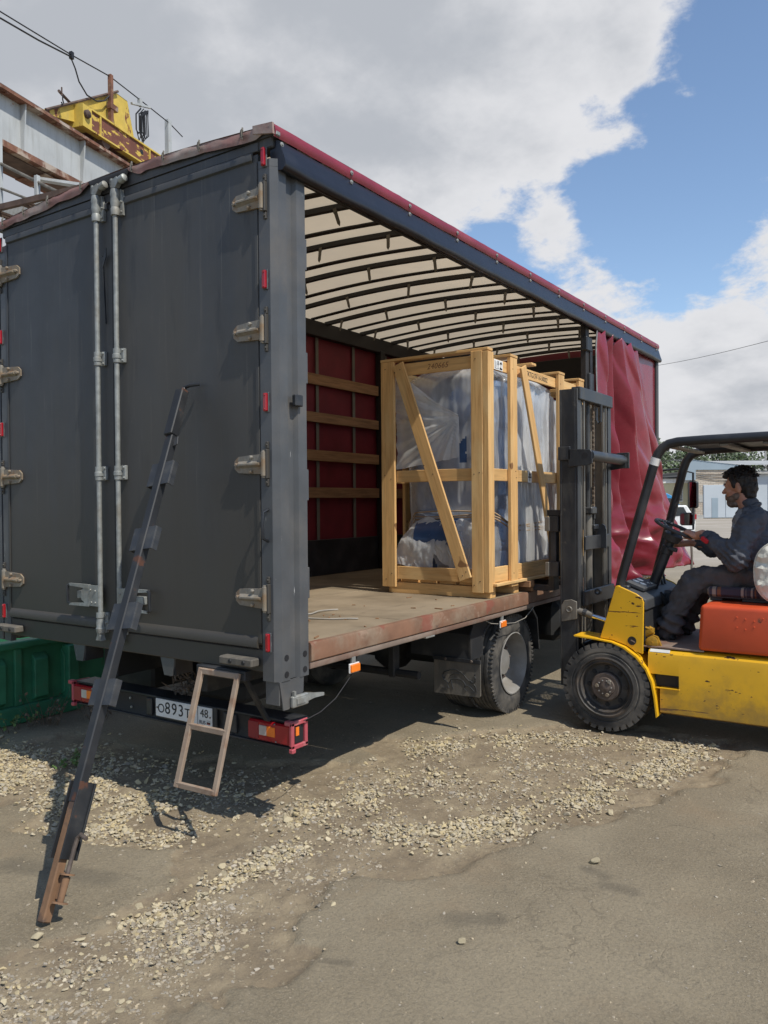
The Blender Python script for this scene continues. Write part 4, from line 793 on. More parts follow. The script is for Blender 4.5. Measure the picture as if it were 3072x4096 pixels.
def plate():
    f = tr('number_plate', CB(-1.155, -.675, .175, .182, .432, .538, .002), 'plate_white'); W0 = WM[truck.name]
    fr = tr('plate_frame', CB(-1.165, -.645, .182, .20, .42, .548, .006), 'black', f)
    m = lambda x, z: T(x, .1738, z) @ rot('X', rad(90))
    for body, x, z, s in (('O', -1.105, .480, .078), ('8', -1.048, .487, .10), ('9', -.990, .487, .10), ('3', -.932, .487, .10), ('T', -.876, .480, .078), ('48', -.737, .500, .068), ('RUS', -.752, .449, .030)):
        text('lettering', body, s, m(x, z), M['ink'], f)
    tr('divider', BX(-.792, -.789, .1738, .1755, .434, .536), 'ink', f)
    for a, mt in ((.456, 'plate_white'), (.4495, 'ink'), (.443, 'lens_dark')): tr('flag_stripe', BX(-.715, -.69, .1735, .1752, a, a+.006), mt, f)
    mb = MB(); mb.box(-.7165, -.6885, .1742, .1756, .4415, .4635); tr('flag_border', mb, 'ink', f)
    for x in (-1.14, -.688): tr('bolt', MB().lathe([(.0055, 0), (.005, .004)], T(x, .1748, .485) @ YZ, 8), 'hinge', f)
plate()
# swing-down step ladder
def ladder():
    a0, a1 = Vector((-.510, -.05, .83)), Vector((-.548, -.20, .225)); b0, b1 = Vector((-.243, -.05, .83)), Vector((-.270, -.20, .235))
    mb = MB(); bar(mb, a0, a1, .034, .022, (0, -1, 0)); s = tr('step_ladder', mb, 'ladder', sm=.3); W0 = WM[truck.name]
    for nm, (p, q) in (('stile', (b0, b1)), ('rung', (lerp(a0, a1, .025), lerp(b0, b1, .025))), ('rung', (lerp(a0, a1, .49), lerp(b0, b1, .495))), ('rung', (lerp(a0, a1, .975), lerp(b0, b1, .98)))):
        m = MB(); bar(m, p, q, .03, .02, (0, -1, 0)); tr(nm, m, 'ladder', s, .3)
    tr('ladder_bracket', CB(-.56, -.20, -.045, .03, .79, .842, .004), 'black', s)
    tr('ladder_arm', MB().prism([(-.05, .83), (-.03, .83), (.16, .54), (.14, .54)], 0, -.24, -.21), 'under', s)
ladder()
for x0, x1 in ((-.36, -.125), (-2.47, -2.225)):
    b = tr('rubber_buffer', CB(x0, x1, -.075, -.01, .872, .915, .007), 'flap')
    for k in (.35, .75): tr('bolt', MB().lathe([(.012, 0), (.010, .004)], T(lerp(x0, x1, k), -.076, .893) @ YZ, 10), 'ink', b)
for x0 in (-1.70, -.89): tr('sill_bracket', MB().prism([(x0-.01, .842), (x0+.105, .842), (x0+.10, .80), (x0+.085, .742), (x0+.02, .742)], 1, -.0, .012), 'post'); 
for x0 in (-1.70, -.89): tr('sill_bracket_web', BX(x0+.085, x0+.1, .012, .14, .745, .842), 'black')
# doors
def door(x0, x1, hs):
    d = tr('rear_door', CB(x0, x1, -.010, .03, .985, 3.482, .004), 'truck'); s = lambda n, mb, mat: tr(n, mb, mat, d)
    s('top_rib', MB().prism([(-.010, 3.445), (-.024, 3.452), (-.026, 3.478), (-.018, 3.492), (-.010, 3.495)], 0, x0+.02, x1-.03), 'truck')
    s('bottom_rib', MB().prism([(-.010, .962), (-.026, .968), (-.028, 1.0), (-.018, 1.018), (-.010, 1.025)], 0, x0+.02, x1-.02), 'truck')
    s('top_skirt', CB(x0, x1, -.008, .03, 3.497, 3.545, .003), 'truck')
    xs = x0 if hs < 0 else x1
    s('door_edge', CB(min(xs, xs-hs*.02), max(xs, xs-hs*.02), -.016, -.0105, .99, 3.44, .002), 'truck')
    return d
dR = door(-1.258, -.112, 1); dL = door(-2.385, -1.272, -1)
tr('door_seal', CB(-1.2715, -1.2585, -.018, .0, .99, 3.48, .003), 'ink', dR)
tr('astragal', CB(-1.258, -1.225, -.0185, -.0112, 1.03, 3.43, .003), 'truck', dR)
def hinge_mesh():
    mb = MB(); mb.add([Vector(p) for p in [(-.20, 0, -.02), (-.17, 0, -.042), (-.03, 0, -.05), (0, 0, -.05), (0, 0, .05), (-.03, 0, .05), (-.17, 0, .042), (-.20, 0, .02), (-.20, -.01, -.02), (-.17, -.012, -.042), (-.03, -.016, -.05), (0, -.018, -.05), (0, -.018, .05), (-.03, -.016, .05), (-.17, -.012, .042), (-.20, -.01, .02)]],
        [(0, 1, 2, 3, 4, 5, 6, 7), (15, 14, 13, 12, 11, 10, 9, 8)]+[(i, (i+1) % 8, 8+(i+1) % 8, 8+i) for i in range(8)])
    mb.prism([(-.013, -.018), (-.026, -.008), (-.026, .008), (-.013, .018)], 0, -.165, -.005)     # raised channel
    mb.prism([(-.02, -.010), (-.033, -.004), (-.033, .004), (-.02, .010)], 0, -.155, -.01)
    mb.lathe([(.013, -.062), (.016, -.06), (.016, .06), (.013, .062)], T(.010, -.016, 0), 12); mb.lathe([(.011, .062), (.011, .07)], T(.010, -.016, 0), 8); mb.lathe([(.011, -.07), (.011, -.062)], T(.010, -.016, 0), 8)
    for x, z in ((-.178, 0), (-.075, .036), (-.075, -.036)): mb.lathe([(.011, -.0), (.011, .013), (.006, .017)], T(x, -.012, z) @ YZ, 6)
    return mb
hm = hinge_mesh().mesh('hinge', None, .5); hm.materials.append(M['hinge'])
bk = MB(); bk.cbox(.018, .036, -.02, .004, -.075, .075, .003); bk.box(.0, .03, -.012, -.002, .045, .06).box(.0, .03, -.012, -.002, -.06, -.045)
for z in (.095, -.095): bk.cbox(.014, .034, -.010, .002, z-.018, z+.018, .004); bk.lathe([(.008, 0), (.007, .008)], T(.024, -.009, z) @ YZ, 6)
bkm = bk.mesh('hinge_bracket', None, .5); bkm.materials.append(M['truck'])
flip = Matrix.Diagonal((-1, 1, 1, 1))
flm = {}
for me0 in (hm, bkm):
    c = me0.copy(); c.transform(flip); c.flip_normals(); flm[me0.name] = c
for z in (3.252, 2.586, 1.906, 1.222):
    inst('hinge', hm, T(-.083, -.011, z), dR); inst('hinge_bracket', bkm, T(-.083, -.012, z), dR)
    inst('hinge', flm[hm.name], T(-2.415+.0, -.011, z-.008), dL); inst('hinge_bracket', flm[bkm.name], T(-2.415, -.012, z-.008), dL)
def rod(x, d):
    y = -.045; s = lambda n, mb, mat='zinc': tr(n, mb, mat, d)
    s('lock_rod', MB().tube([(x, y, .955), (x, y, 3.56)], .0145, 12))
    for z, h in ((3.46, .15), (1.005, .12)):
        mb = MB(); sg = 1 if z > 2 else -1
        mb.lathe([(.024, -h/2), (.026, -h/4), (.022, -h/5), (.027, 0), (.024, h/5), (.029, h/3.5), (.024, h/2)], T(x, y, z) @ (Matrix() if sg > 0 else rot('X', math.pi)), 14)
        mb.prism([(x+.01, z-h/2), (x+.048, z-h/2), (x+.05, z+h*.1), (x+.032, z+h/2), (x+.01, z+h/2)] if sg > 0 else [(x+.01, z+h/2), (x+.048, z+h/2), (x+.05, z-h*.1), (x+.032, z-h/2), (x+.01, z-h/2)], 1, -.03, -.012)
        for dz in (-h*.38, .0): mb.lathe([(.007, 0), (.006, .01)], T(x+.038, -.03, z+dz*sg) @ YZ, 6)
        s('rod_housing', mb)
    mb = MB(); mb.prism([(x-.02, 3.545), (x+.02, 3.54), (x+.05, 3.575), (x+.03, 3.6), (x-.02, 3.585)], 1, -.06, -.03); mb.lathe([(.018, 0), (.024, .01), (.022, .045), (.014, .05)], T(x+.045, -.045, 3.575) @ rot('Y', rad(75)), 10)
    mb.cbox(x-.03, x-.012, -.06, -.02, 3.55, 3.60, .004); s('rod_cam', mb)
    mb = MB(); mb.prism([(x-.02, .955), (x+.02, .955), (x+.012, .935), (x+.026, .90), (x-.026, .90), (x-.012, .935)], 1, -.062, -.03); s('rod_cam', mb)
    for z in (2.573, 1.893):
        mb = MB(); mb.lathe([(.021, -.04), (.021, -.018), (.025, -.016), (.025, .006), (.021, .010), (.021, .04)], T(x, y, z), 12); mb.cbox(x+.008, x+.046, -.032, -.011, z-.042, z+.042, .003)
        for dz in (-.03, .03): mb.lathe([(.007, 0), (.006, .01)], T(x+.036, -.032, z+dz) @ YZ, 6)
        s('rod_keeper', mb)
rod(-1.374, dL); rod(-1.197, dR)
def lockhandle(x0, x1, side, d, z=1.163):
    # pressed plate with an open loop at its outer end
    w = x1-x0; hx = x0 if side < 0 else x1; ix = x1 if side < 0 else x0; sg = -side; X = lambda t: ix + (hx-ix)*t
    mb = MB(); mb.prism([(X(0), z-.062), (X(.35), z-.06), (X(.55), z-.028), (X(.55), z+.03), (X(.35), z+.062), (X(0), z+.064)], 1, -.062, -.05)
    mb.prism([(X(.3), z+.040), (X(.95), z+.052), (X(.95), z+.066), (X(.3), z+.066)], 1, -.064, -.048); mb.prism([(X(.3), z-.042), (X(.95), z-.056), (X(.95), z-.068), (X(.3), z-.066)], 1, -.064, -.048)
    for a, b in ((.1, .03), (.25, .035), (.1, -.04), (.22, -.04)): mb.lathe([(.007, 0), (.006, .006)], T(X(a), -.062, z+b) @ YZ, 6)
    h = tr('lock_handle', mb, 'zinc', d)
    tr('handle_grip', MB().tube([(X(.93), -.056, z+.06), (X(1), -.06, z+.05), (X(1), -.062, z), (X(1), -.06, z-.05), (X(.93), -.056, z-.06)], .009, 8), 'black', d)
    tr('handle_catch', CB(min(X(.5), X(.75)), max(X(.5), X(.75)), -.05, -.015, z-.025, z+.022, .004), 'zinc', d)
lockhandle(-1.672, -1.37, -1, dL); lockhandle(-1.20, -.915, 1, dR, 1.158)
mb = MB(); bar(mb, (-1.335, -.03, 3.18), (-1.325, -.02, 2.78), .012, .004, (1, 0, 0)); mb.prism([(-1.345, 3.14), (-1.30, 3.22), (-1.30, 3.17), (-1.335, 3.10)], 1, -.035, -.03); tr('rod_clip', mb, 'black', dL)
# marker lamps
ml = MB(); ml.cbox(-.012, .012, -.018, 0, -.046, .046, .009); mlm = ml.mesh('marker_lamp', None, .5); mlm.materials.append(M['lens_red'])
ring = MB(); 
for z in (-.036, .036): ring.lathe([(.006, 0), (.005, .003)], T(0, -.0185, z) @ YZ, 8)
rgm = ring.mesh('lamp_screw', None, .5); rgm.materials.append(M['lens_dark'])
bs = MB(); bs.cbox(-.015, .017, -.008, 0, -.05, .05, .004); bsm = bs.mesh('lamp_base', None, .5); bsm.materials.append(M['post'])
for x in (-.060, -2.435):
    for z in (3.45, 2.835, 2.217, 1.0):
        o = inst('marker_lamp', mlm, T(x, -.016, z), truck); inst('lamp_base', bsm, T(x, -.012, z), o); inst('lamp_screw', rgm, T(x, -.016, z), o)
for y in (.63, 2.56):
    o = tr('side_marker_lamp', CB(.0, .016, y-.042, y+.042, .745-.0, .79, .012), 'lens_orange')
    tr('lamp_bracket', CB(-.012, .002, y-.02, y+.015, .785, .865, .002), 'zinc', o); tr('lamp_rim', CB(-.006, .004, y-.047, y+.047, .74, .795, .012), 'plate_white', o)
def tube_obj(n, pts, r, mat, par=truck, k=6): return tr(n, MB().tube(pts, r, k), mat, par)
tube_obj('lamp_wire', [(.0, .62, .745), (-.01, .58, .70), (-.02, .48, .62), (-.03, .36, .57), (-.05, .24, .545)], .0025, 'cable')
tube_obj('lamp_wire', [(-.01, 2.50, .775), (-.02, 2.40, .79), (-.03, 2.33, .82)], .003, 'wire_w'); tube_obj('lamp_wire', [(0, 2.61, .765), (-.01, 2.8, .745), (-.01, 3.0, .76), (-.02, 3.2, .83)], .003, 'wire_w')
tr('rail_clip', CB(-.02, .004, 1.42, 1.53, .818, .829, .002), 'zinc')
# running gear
for x in (-1.65, -.83): tr('chassis_beam', CB(x-.04, x+.04, .25, 8.2, .60, .82, .006), 'under')
tr('axle', MB().tube([(-2.3, 2.92, .40), (-.2, 2.92, .40)], .075, 10), 'under'); tr('differential', MB().ball((-1.24, 2.92, .42), .2, 2), 'under'); tr('air_tank', MB().lathe([(.1, -.4), (.14, -.38), (.14, .38), (.1, .4)], T(-1.9, 1.3, .55) @ YX, 16), 'under')
tr('spare_wheel_carrier', CB(-1.5, -.95, .7, 1.4, .40, .56, .05), 'under'); tr('tool_box', CB(-2.3, -1.75, .65, 1.15, .42, .8, .02), 'under')
tr('cross_tube', MB().tube([(-1.9, 1.9, .45), (-.35, 1.9, .45)], .03, 8), 'under'); tr('hanger_bracket', CB(-.6, -.54, 1.86, 1.94, .42, .83, .01), 'under')
def truck_wheel(x_out, y, side, dual):
    sg = side; RR = .40
    def tyre(xo):
        m = T(xo, y, RR-.004) @ (YX if sg > 0 else YX @ rot('Y', math.pi)); w = .235
        prof = [(.245, -w), (.30, -w-.004), (.375, -w+.01), (.395, -w+.035)]
        for k in range(5): z = -w+.045+k*.032; prof += [(.40, z), (.40, z+.022), (.388, z+.025), (.388, z+.030)]
        prof += [(.40, -.04), (.395, -.028), (.375, -.006), (.31, .004), (.262, -.001), (.245, -.012)]
        return MB().lathe(prof, m, 56, closed=True), m
    mb, m = tyre(x_out); t = tr('wheel', mb, 'rubber')
    rb = MB(); rb.lathe([(.247, -.005), (.252, .006), (.243, .008), (.232, -.02), (.225, -.09), (.215, -.15), (.19, -.158), (.155, -.155), (.115, -.11), (.105, -.105), (.10, -.08), (.03, -.075)], m, 40, caps=(0, 1)); r = tr('rim', rb, 'rim', t)
    for k in range(8):
        a = k*math.pi/4+.2; q = m @ T(.125*math.cos(a), .125*math.sin(a), -.13); tr('wheel_nut', MB().lathe([(.016, 0), (.016, .03), (.008, .045)], q, 6), 'hub', t)
    for k in range(6):
        a = k*math.pi/3; q = m @ T(.178*math.cos(a), .178*math.sin(a), -.1565); tr('hand_hole', MB().lathe([(.026, -.002), (.024, .003)], q, 10), 'ink', t)
    mb = MB(); 
    for k in range(72):
        a = k/72*2*math.pi
        for zz in (-.232, -.012): mb.box(.372, .4005, -.006, .006, zz-.012, zz+.012, m @ rot('Z', a))
    tr('tread_blocks', mb, 'rubber', t, kind='stuff')
    if dual: mb, m2 = tyre(x_out-sg*.275); tr('inner_wheel', mb, 'rubber')
truck_wheel(-.085, 2.93, 1, True); truck_wheel(-WT+.085, 2.93, -1, True); truck_wheel(-.14, 7.35, 1, False); truck_wheel(-WT+.14, 7.35, -1, False)
mb = MB(); arc = [(2.22, .53), (2.235, .66), (2.36, .79), (2.55, .815)]; 
mb.prism([(2.215, .535), (2.23, .72), (2.30, .80), (2.55, .822), (3.1, .822), (3.36, .80), (3.46, .70), (3.50, .42), (3.485, .42), (3.44, .69), (3.34, .785), (3.1, .808), (2.55, .808), (2.31, .787), (2.245, .715), (2.23, .535)], 0, -.62, -.10)
g = tr('mudguard', mb, 'guard')
tr('mudguard_edge', MB().prism([(2.215, .535), (2.21, .72), (2.28, .815), (2.5, .825), (2.62, .80), (2.55, .76), (2.45, .70), (2.40, .60), (2.38, .535)], 0, -.112, -.095), 'guard', g)
tr('mudguard_stay', MB().tube([(-.1, 2.40, .535), (-.1, 2.42, .70), (-.06, 2.50, .80)], .008, 6), 'under', g)
fl = tr('mud_flap', MB().prism([(-.405, .262), (-.02, .27), (-.012, .28), (-.012, .535), (-.405, .535)], 1, 2.205, 2.217), 'flap')
tr('flap_strip', CB(-.41, -.005, 2.195, 2.203, .515, .545, .002), 'black', fl)
for x in (-.30, -.08): tr('bolt', MB().lathe([(.012, 0), (.009, .008)], T(x, 2.195, .53) @ YZ, 8), 'hub', fl)
# embossed striding lion on the flap
def lion():
    s = lambda pts: [(-.335+.30*px, 2.203, .30+.16*pz) for px, pz in pts]; mb = MB()
    for c in ([(.02, .62), (.06, .8), (.16, .86), (.26, .95), (.42, .96), (.58, .84), (.7, .62), (.78, .5), (.88, .42), (.95, .3), (.98, .06)], [(.02, .62), (.05, .45), (.14, .38), (.16, .2), (.20, .06)], [(.14, .38), (.2, .28), (.26, .5), (.28, .3), (.32, .06)], [(.26, .5), (.42, .55), (.6, .5), (.68, .3), (.62, .14), (.70, .04)],
              [(.68, .3), (.8, .25), (.92, .06)], [(.8, .55), (.88, .45), (.95, .52), (.96, .7), (.90, .78), (.95, .86)], [(.24, .66), (.34, .78), (.5, .80)], [(.06, .5), (.1, .56)], [(.0, .04), (.12, .04)], [(.84, -.02), (.98, -.02)]):
        P = s(c); Q = []
        for i in range(len(P)-1):
            for k in range(4): Q.append(lerp(Vector(P[i]), Vector(P[i+1]), k/4))
        Q.append(Vector(P[-1])); Q = [Q[0]]+[(Q[i-1]+Q[i]*2+Q[i+1])/4 for i in range(1, len(Q)-1)]+[Q[-1]]; mb.tube(Q, .0035, 5)
    tr('lion_emblem', mb, 'guard', fl)
lion()
tr('mud_flap', BX(-WT+.01, -WT+.41, 2.205, 2.217, .265, .535), 'flap'); tr('mudguard', CB(-WT+.05, -WT+.55, 2.25, 3.5, .79, .81, .004), 'guard')
tr('fuel_tank', CB(-.55, -.1, 3.9, 5.2, .42, .80, .06), 'under'); tr('side_underrun_bar', CB(-.06, -.03, 3.9, 6.4, .52, .62, .006), 'guard')
# cab and mirrors in front of the body
cabp = [(6.98, .55), (6.98, 2.4), (7.1, 2.55), (8.0, 2.50), (8.3, 2.0), (8.4, 1.2), (8.4, .45), (7.8, .45), (7.7, .78), (7.35, .88), (7.05, .78), (6.98, .55)]
cb = tr('cab', MB().prism(cabp[:-1], 0, -2.1, -.42), 'white', bevel=.04)
tr('cab_side_window', MB().prism([(7.45, 1.6), (7.45, 2.3), (7.95, 2.3), (8.2, 1.75), (8.2, 1.6)], 0, -.42, -.414), 'glass', cb); tr('windscreen', MB().prism([(8.02, 2.46), (8.31, 1.95), (8.36, 1.6), (8.38, 1.6), (8.33, 1.97), (8.04, 2.48)], 0, -2.0, -.52), 'glass', cb)
mb = MB(); mb.tube([(-.42, 7.9, 2.1), (.0, 7.72, 2.12), (.235, 7.62, 2.06), (.235, 7.62, 1.34), (.1, 7.70, 1.33), (-.42, 7.9, 1.35)], .014, 8); tr('mirror_arm', mb, 'black', cb)
def mir(x0, x1, z0, z1, n):
    h = tr(n, CB(x0, x1, 7.60, 7.68, z0, z1, .03), 'black'); mb = MB(); mb.prism([(x0+.012, z0+.03), (x0+.03, z0+.012), (x1-.03, z0+.012), (x1-.012, z0+.03), (x1-.012, z1-.03), (x1-.03, z1-.012), (x0+.03, z1-.012), (x0+.012, z1-.03)], 1, 7.595, 7.602); tr('mirror_glass', mb, 'mirror', h)
mir(.168, .293, 1.61, 1.955, 'wing_mirror'); mir(.07, .245, 1.39, 1.555, 'wide_mirror')
# roof
zt = lambda x: ZR-.012+.055*math.sin(math.pi*min(1, max(0, -x/WT)))
tr('roof_tarpaulin', MB().grid(lambda u, v: Vector((-WT*u, -.01+v*(LT+.02), zt(-WT*u)+.010*fbm((u*7, v*34, 1)))), 30, 120), 'roof_tarp', sm=4)
tr('rear_header_arch', MB().prism([(-.01, 3.55)]+[(-WT*k/24, zt(-WT*k/24)+.004) for k in range(25)][0:]+[(-WT+.0, 3.55)], 1, -.012, .075), 'truck')
def wave(x): return .010*math.sin(x*7)+.012*fbm((x*3.1, 2, 5))
def flapstrip(xa, xb):
    return MB().grid(lambda u, v: (lambda x: Vector((x, -.028-.006*math.sin(v*3.1)-.008*fbm((x*5, v, 3)), zt(x)+.020+.3*wave(x) - v*(.048+abs(wave(x))*.9)*(min(1, .25+8*min(u, 1-u)))) ))(lerp(xa, xb, u)), 60, 5)
tr('roof_edge_flap', flapstrip(-WT-.01, -1.45), 'faded_tarp', sm=4); tr('roof_edge_flap', flapstrip(-1.10, .0), 'faded_tarp', sm=4)
tr('roof_edge_flap', flapstrip(-1.46, -1.09), 'bow', sm=4, label='dark bare stretch of roof edge above the door rods')
mb = MB(); mb.grid(lambda u, v: Vector((-WT*u, -.03+v*.1, zt(-WT*u)+.022-.01*v)), 24, 1); tr('roof_edge_top', mb, 'faded_tarp', sm=4)
bkl = MB(); bkl.tube([(math.cos(a)*.014, -.012-.004*math.cos(a), math.sin(a)*.02) for a in [k*.7 for k in range(9)]], .0035, 5); bkl.tube([(0, -.01, -.03), (.004, -.016, .0), (.002, -.008, .028)], .006, 4); bm_ = bkl.mesh('edge_buckle', None, .6); bm_.materials.append(M['strap'])
for x in (-.185, -.50, -.78, -1.05, -1.52, -1.86, -2.12, -2.36): inst('edge_buckle', bm_, T(x, -.034, zt(x)+.006), truck)
# crimson band with rivets above the opening
mb = MB(); mb.grid(lambda u, v: Vector((.008+.010*math.sin(v*math.pi), -.02+u*(LT+.04), 3.600+.004*fbm((u*20, 0, 3)) - v*.062-.004*abs(fbm((u*30, 4, 3))))), 120, 6); mb.grid(lambda u, v: Vector((.008-v*.14, -.02+u*(LT+.04), 3.600+.012*v)), 40, 2)
band = tr('roof_side_band', mb, 'red_tarp', sm=4)
tr('corner_wrap', MB().prism([(-.12, 3.615), (.012, 3.602), (.016, 3.545), (-.03, 3.555), (-.12, 3.575)], 1, -.036, -.022), 'faded_tarp', band)
mb = MB(); prof = [(.0, 3.535), (.014, 3.525), (.022, 3.49), (.036, 3.445), (.046, 3.415), (.044, 3.393), (.030, 3.380), (.006, 3.382), (-.03, 3.40), (-.05, 3.46), (-.05, 3.535)]
mb.grid(lambda u, v: (lambda p, y: Vector((p[0]*(1+.10*fbm((y*1.7, v*2, 3))), y, p[1]+.010*fbm((y*1.3, v, 7))*(v > .2))))(prof[int(round(v*10))], .022+u*(LT-.01)), 150, 10); 
val = tr('side_valance', mb, 'navy', sm=4)
tr('valance_end', MB().prism([(p[0], p[1]) for p in prof], 1, .018, .023), 'navy', val)
rv = MB(); rv.lathe([(.013, 0), (.012, .003), (.007, .004), (.006, .008), (.002, .009)], Matrix(((0, 0, 1, 0), (0, 1, 0, 0), (-1, 0, 0, 0), (0, 0, 0, 1))), 12); rvm = rv.mesh('rivet', None, .5); rvm.materials.append(M['zinc'])
for k in range(12):
    y = .62+k*.615
    if y < LT: inst('rivet', rvm, T(.019, y, 3.566), band); inst('rivet', rvm, T(.021, y-.005, 3.512), val)
inst('rivet', rvm, T(.018, .03, 3.51), val); tr('corner_buckle', CB(-.006, .02, -.012, .02, 3.545, 3.568, .004), 'zinc', band)
# roof bows, folds, straps
def bow(y, w, h, n, mat='bow'):
    top = lambda x: zt(x)-.004; K = 24; vs = []; 
    for i in range(K+1):
        x = lerp(-.04, -WT+.05, i/K)
        for (dy, dz) in ((-w/2, 0), (w/2, 0), (w/2, -h), (-w/2, -h)): vs.append((x, y+dy, top(x)+dz))
    fs = []
    for i in range(K):
        for j in range(4): a, b = i*4, i*4+4; fs.append((a+j, a+(j+1) % 4, b+(j+1) % 4, b+j))
    fs += [(0, 1, 2, 3), (K*4+3, K*4+2, K*4+1, K*4)]; return tr(n, MB().add(vs, fs), mat)
stm = MB(); stm.prism([(-.013, 0), (.013, 0), (.012, -.095), (.0, -.115), (-.012, -.095)], 1, -.002, .002); stm.cbox(-.016, .016, -.004, .004, -.03, -.018, .002); stmm = stm.mesh('roof_strap', None, .6); stmm.materials.append(M['strap'])
for k in range(-1, 10):
    y = 1.02+.617*k; b = bow(y, .042, .034, 'roof_bow'); fo = bow(y-.215, .055, .010, 'roof_fold')
    for x in (-.39, -1.0, -1.67, -2.2): inst('roof_strap', stmm, T(x, y-.03+R_.uniform(-.01, .01), zt(x)-.034) @ rot('X', R_.uniform(-.25, .35)) @ rot('Y', R_.uniform(-.25, .2)), b)
tr('inner_side_rail', CB(-.06, -.04, .1, LT, 3.40, 3.53, .004), 'bow')
tr('left_roof_rail', CB(-WT+.005, -WT+.08, .06, LT, 3.40, 3.555, .006), 'bow')
# left side: tarpaulin, boards, posts
tr('left_tarpaulin', MB().grid(lambda u, v: Vector((-WT-.0+.012*fbm((u*14, v*3, 2)), .05+u*6.8, .85+v*2.66)), 60, 20), 'inner_red', sm=4)
for k in range(11): tr('load_strap', CB(-WT+.020, -WT+.026, .20+k*.63, .245+k*.63, 1.3, 3.42, .001), 'strap')
for (a, b) in ((2.913, 3.021), (2.531, 2.631), (2.142, 2.25), (1.761, 1.868)):
    for (y0, y1) in ((.12, 2.2), (2.26, 4.42), (4.53, 6.75)): board('side_board', (-WT+.05, y0, (a+b)/2), (-WT+.05, y1, (a+b)/2+R_.uniform(-.006, .006)), .03, b-a, (0, 0, 1), M['wood_old'], truck)
for (y0, y1) in ((.12, 2.2), (2.26, 4.42), (4.53, 6.8)): tr('drop_side', CB(-WT+.01, -WT+.045, y0, y1, ZF, 1.335, .004), 'black')
for y in (2.2, 4.43): tr('side_pillar', CB(-WT+.02, -WT+.095, y, y+.085, ZF, 3.42, .005), 'bow')
# right pillar at the curtain and front wall
pil = tr('side_pillar', CB(-.075, -.02, 4.47, 4.56, ZF, 3.43, .005), 'bow'); tr('pillar_roller', CB(-.06, .0, 4.45, 4.60, 3.16, 3.30, .01), 'black', pil); tr('pillar_latch', CB(-.03, .01, 4.5, 4.62, 2.75, 2.95, .008), 'mast', pil); tr('pillar_plate', CB(-.02, -.005, 4.56, 4.62, 1.0, 3.2, .004), 'mast', pil)
tr('front_wall', CB(-WT+.01, -.02, LT-.06, LT-.01, ZF, 3.5, .004), 'inner_red'); tr('front_header', CB(-WT+.01, -.02, LT-.13, LT-.062, 3.25, 3.53, .004), 'bow'); tr('front_corner_post', CB(-.045, .012, LT-.07, LT+.01, .85, 3.56, .008), 'truck'); tr('front_corner_post', CB(-WT-.01, -WT+.05, LT-.07, LT+.01, .85, 3.56, .008), 'truck')
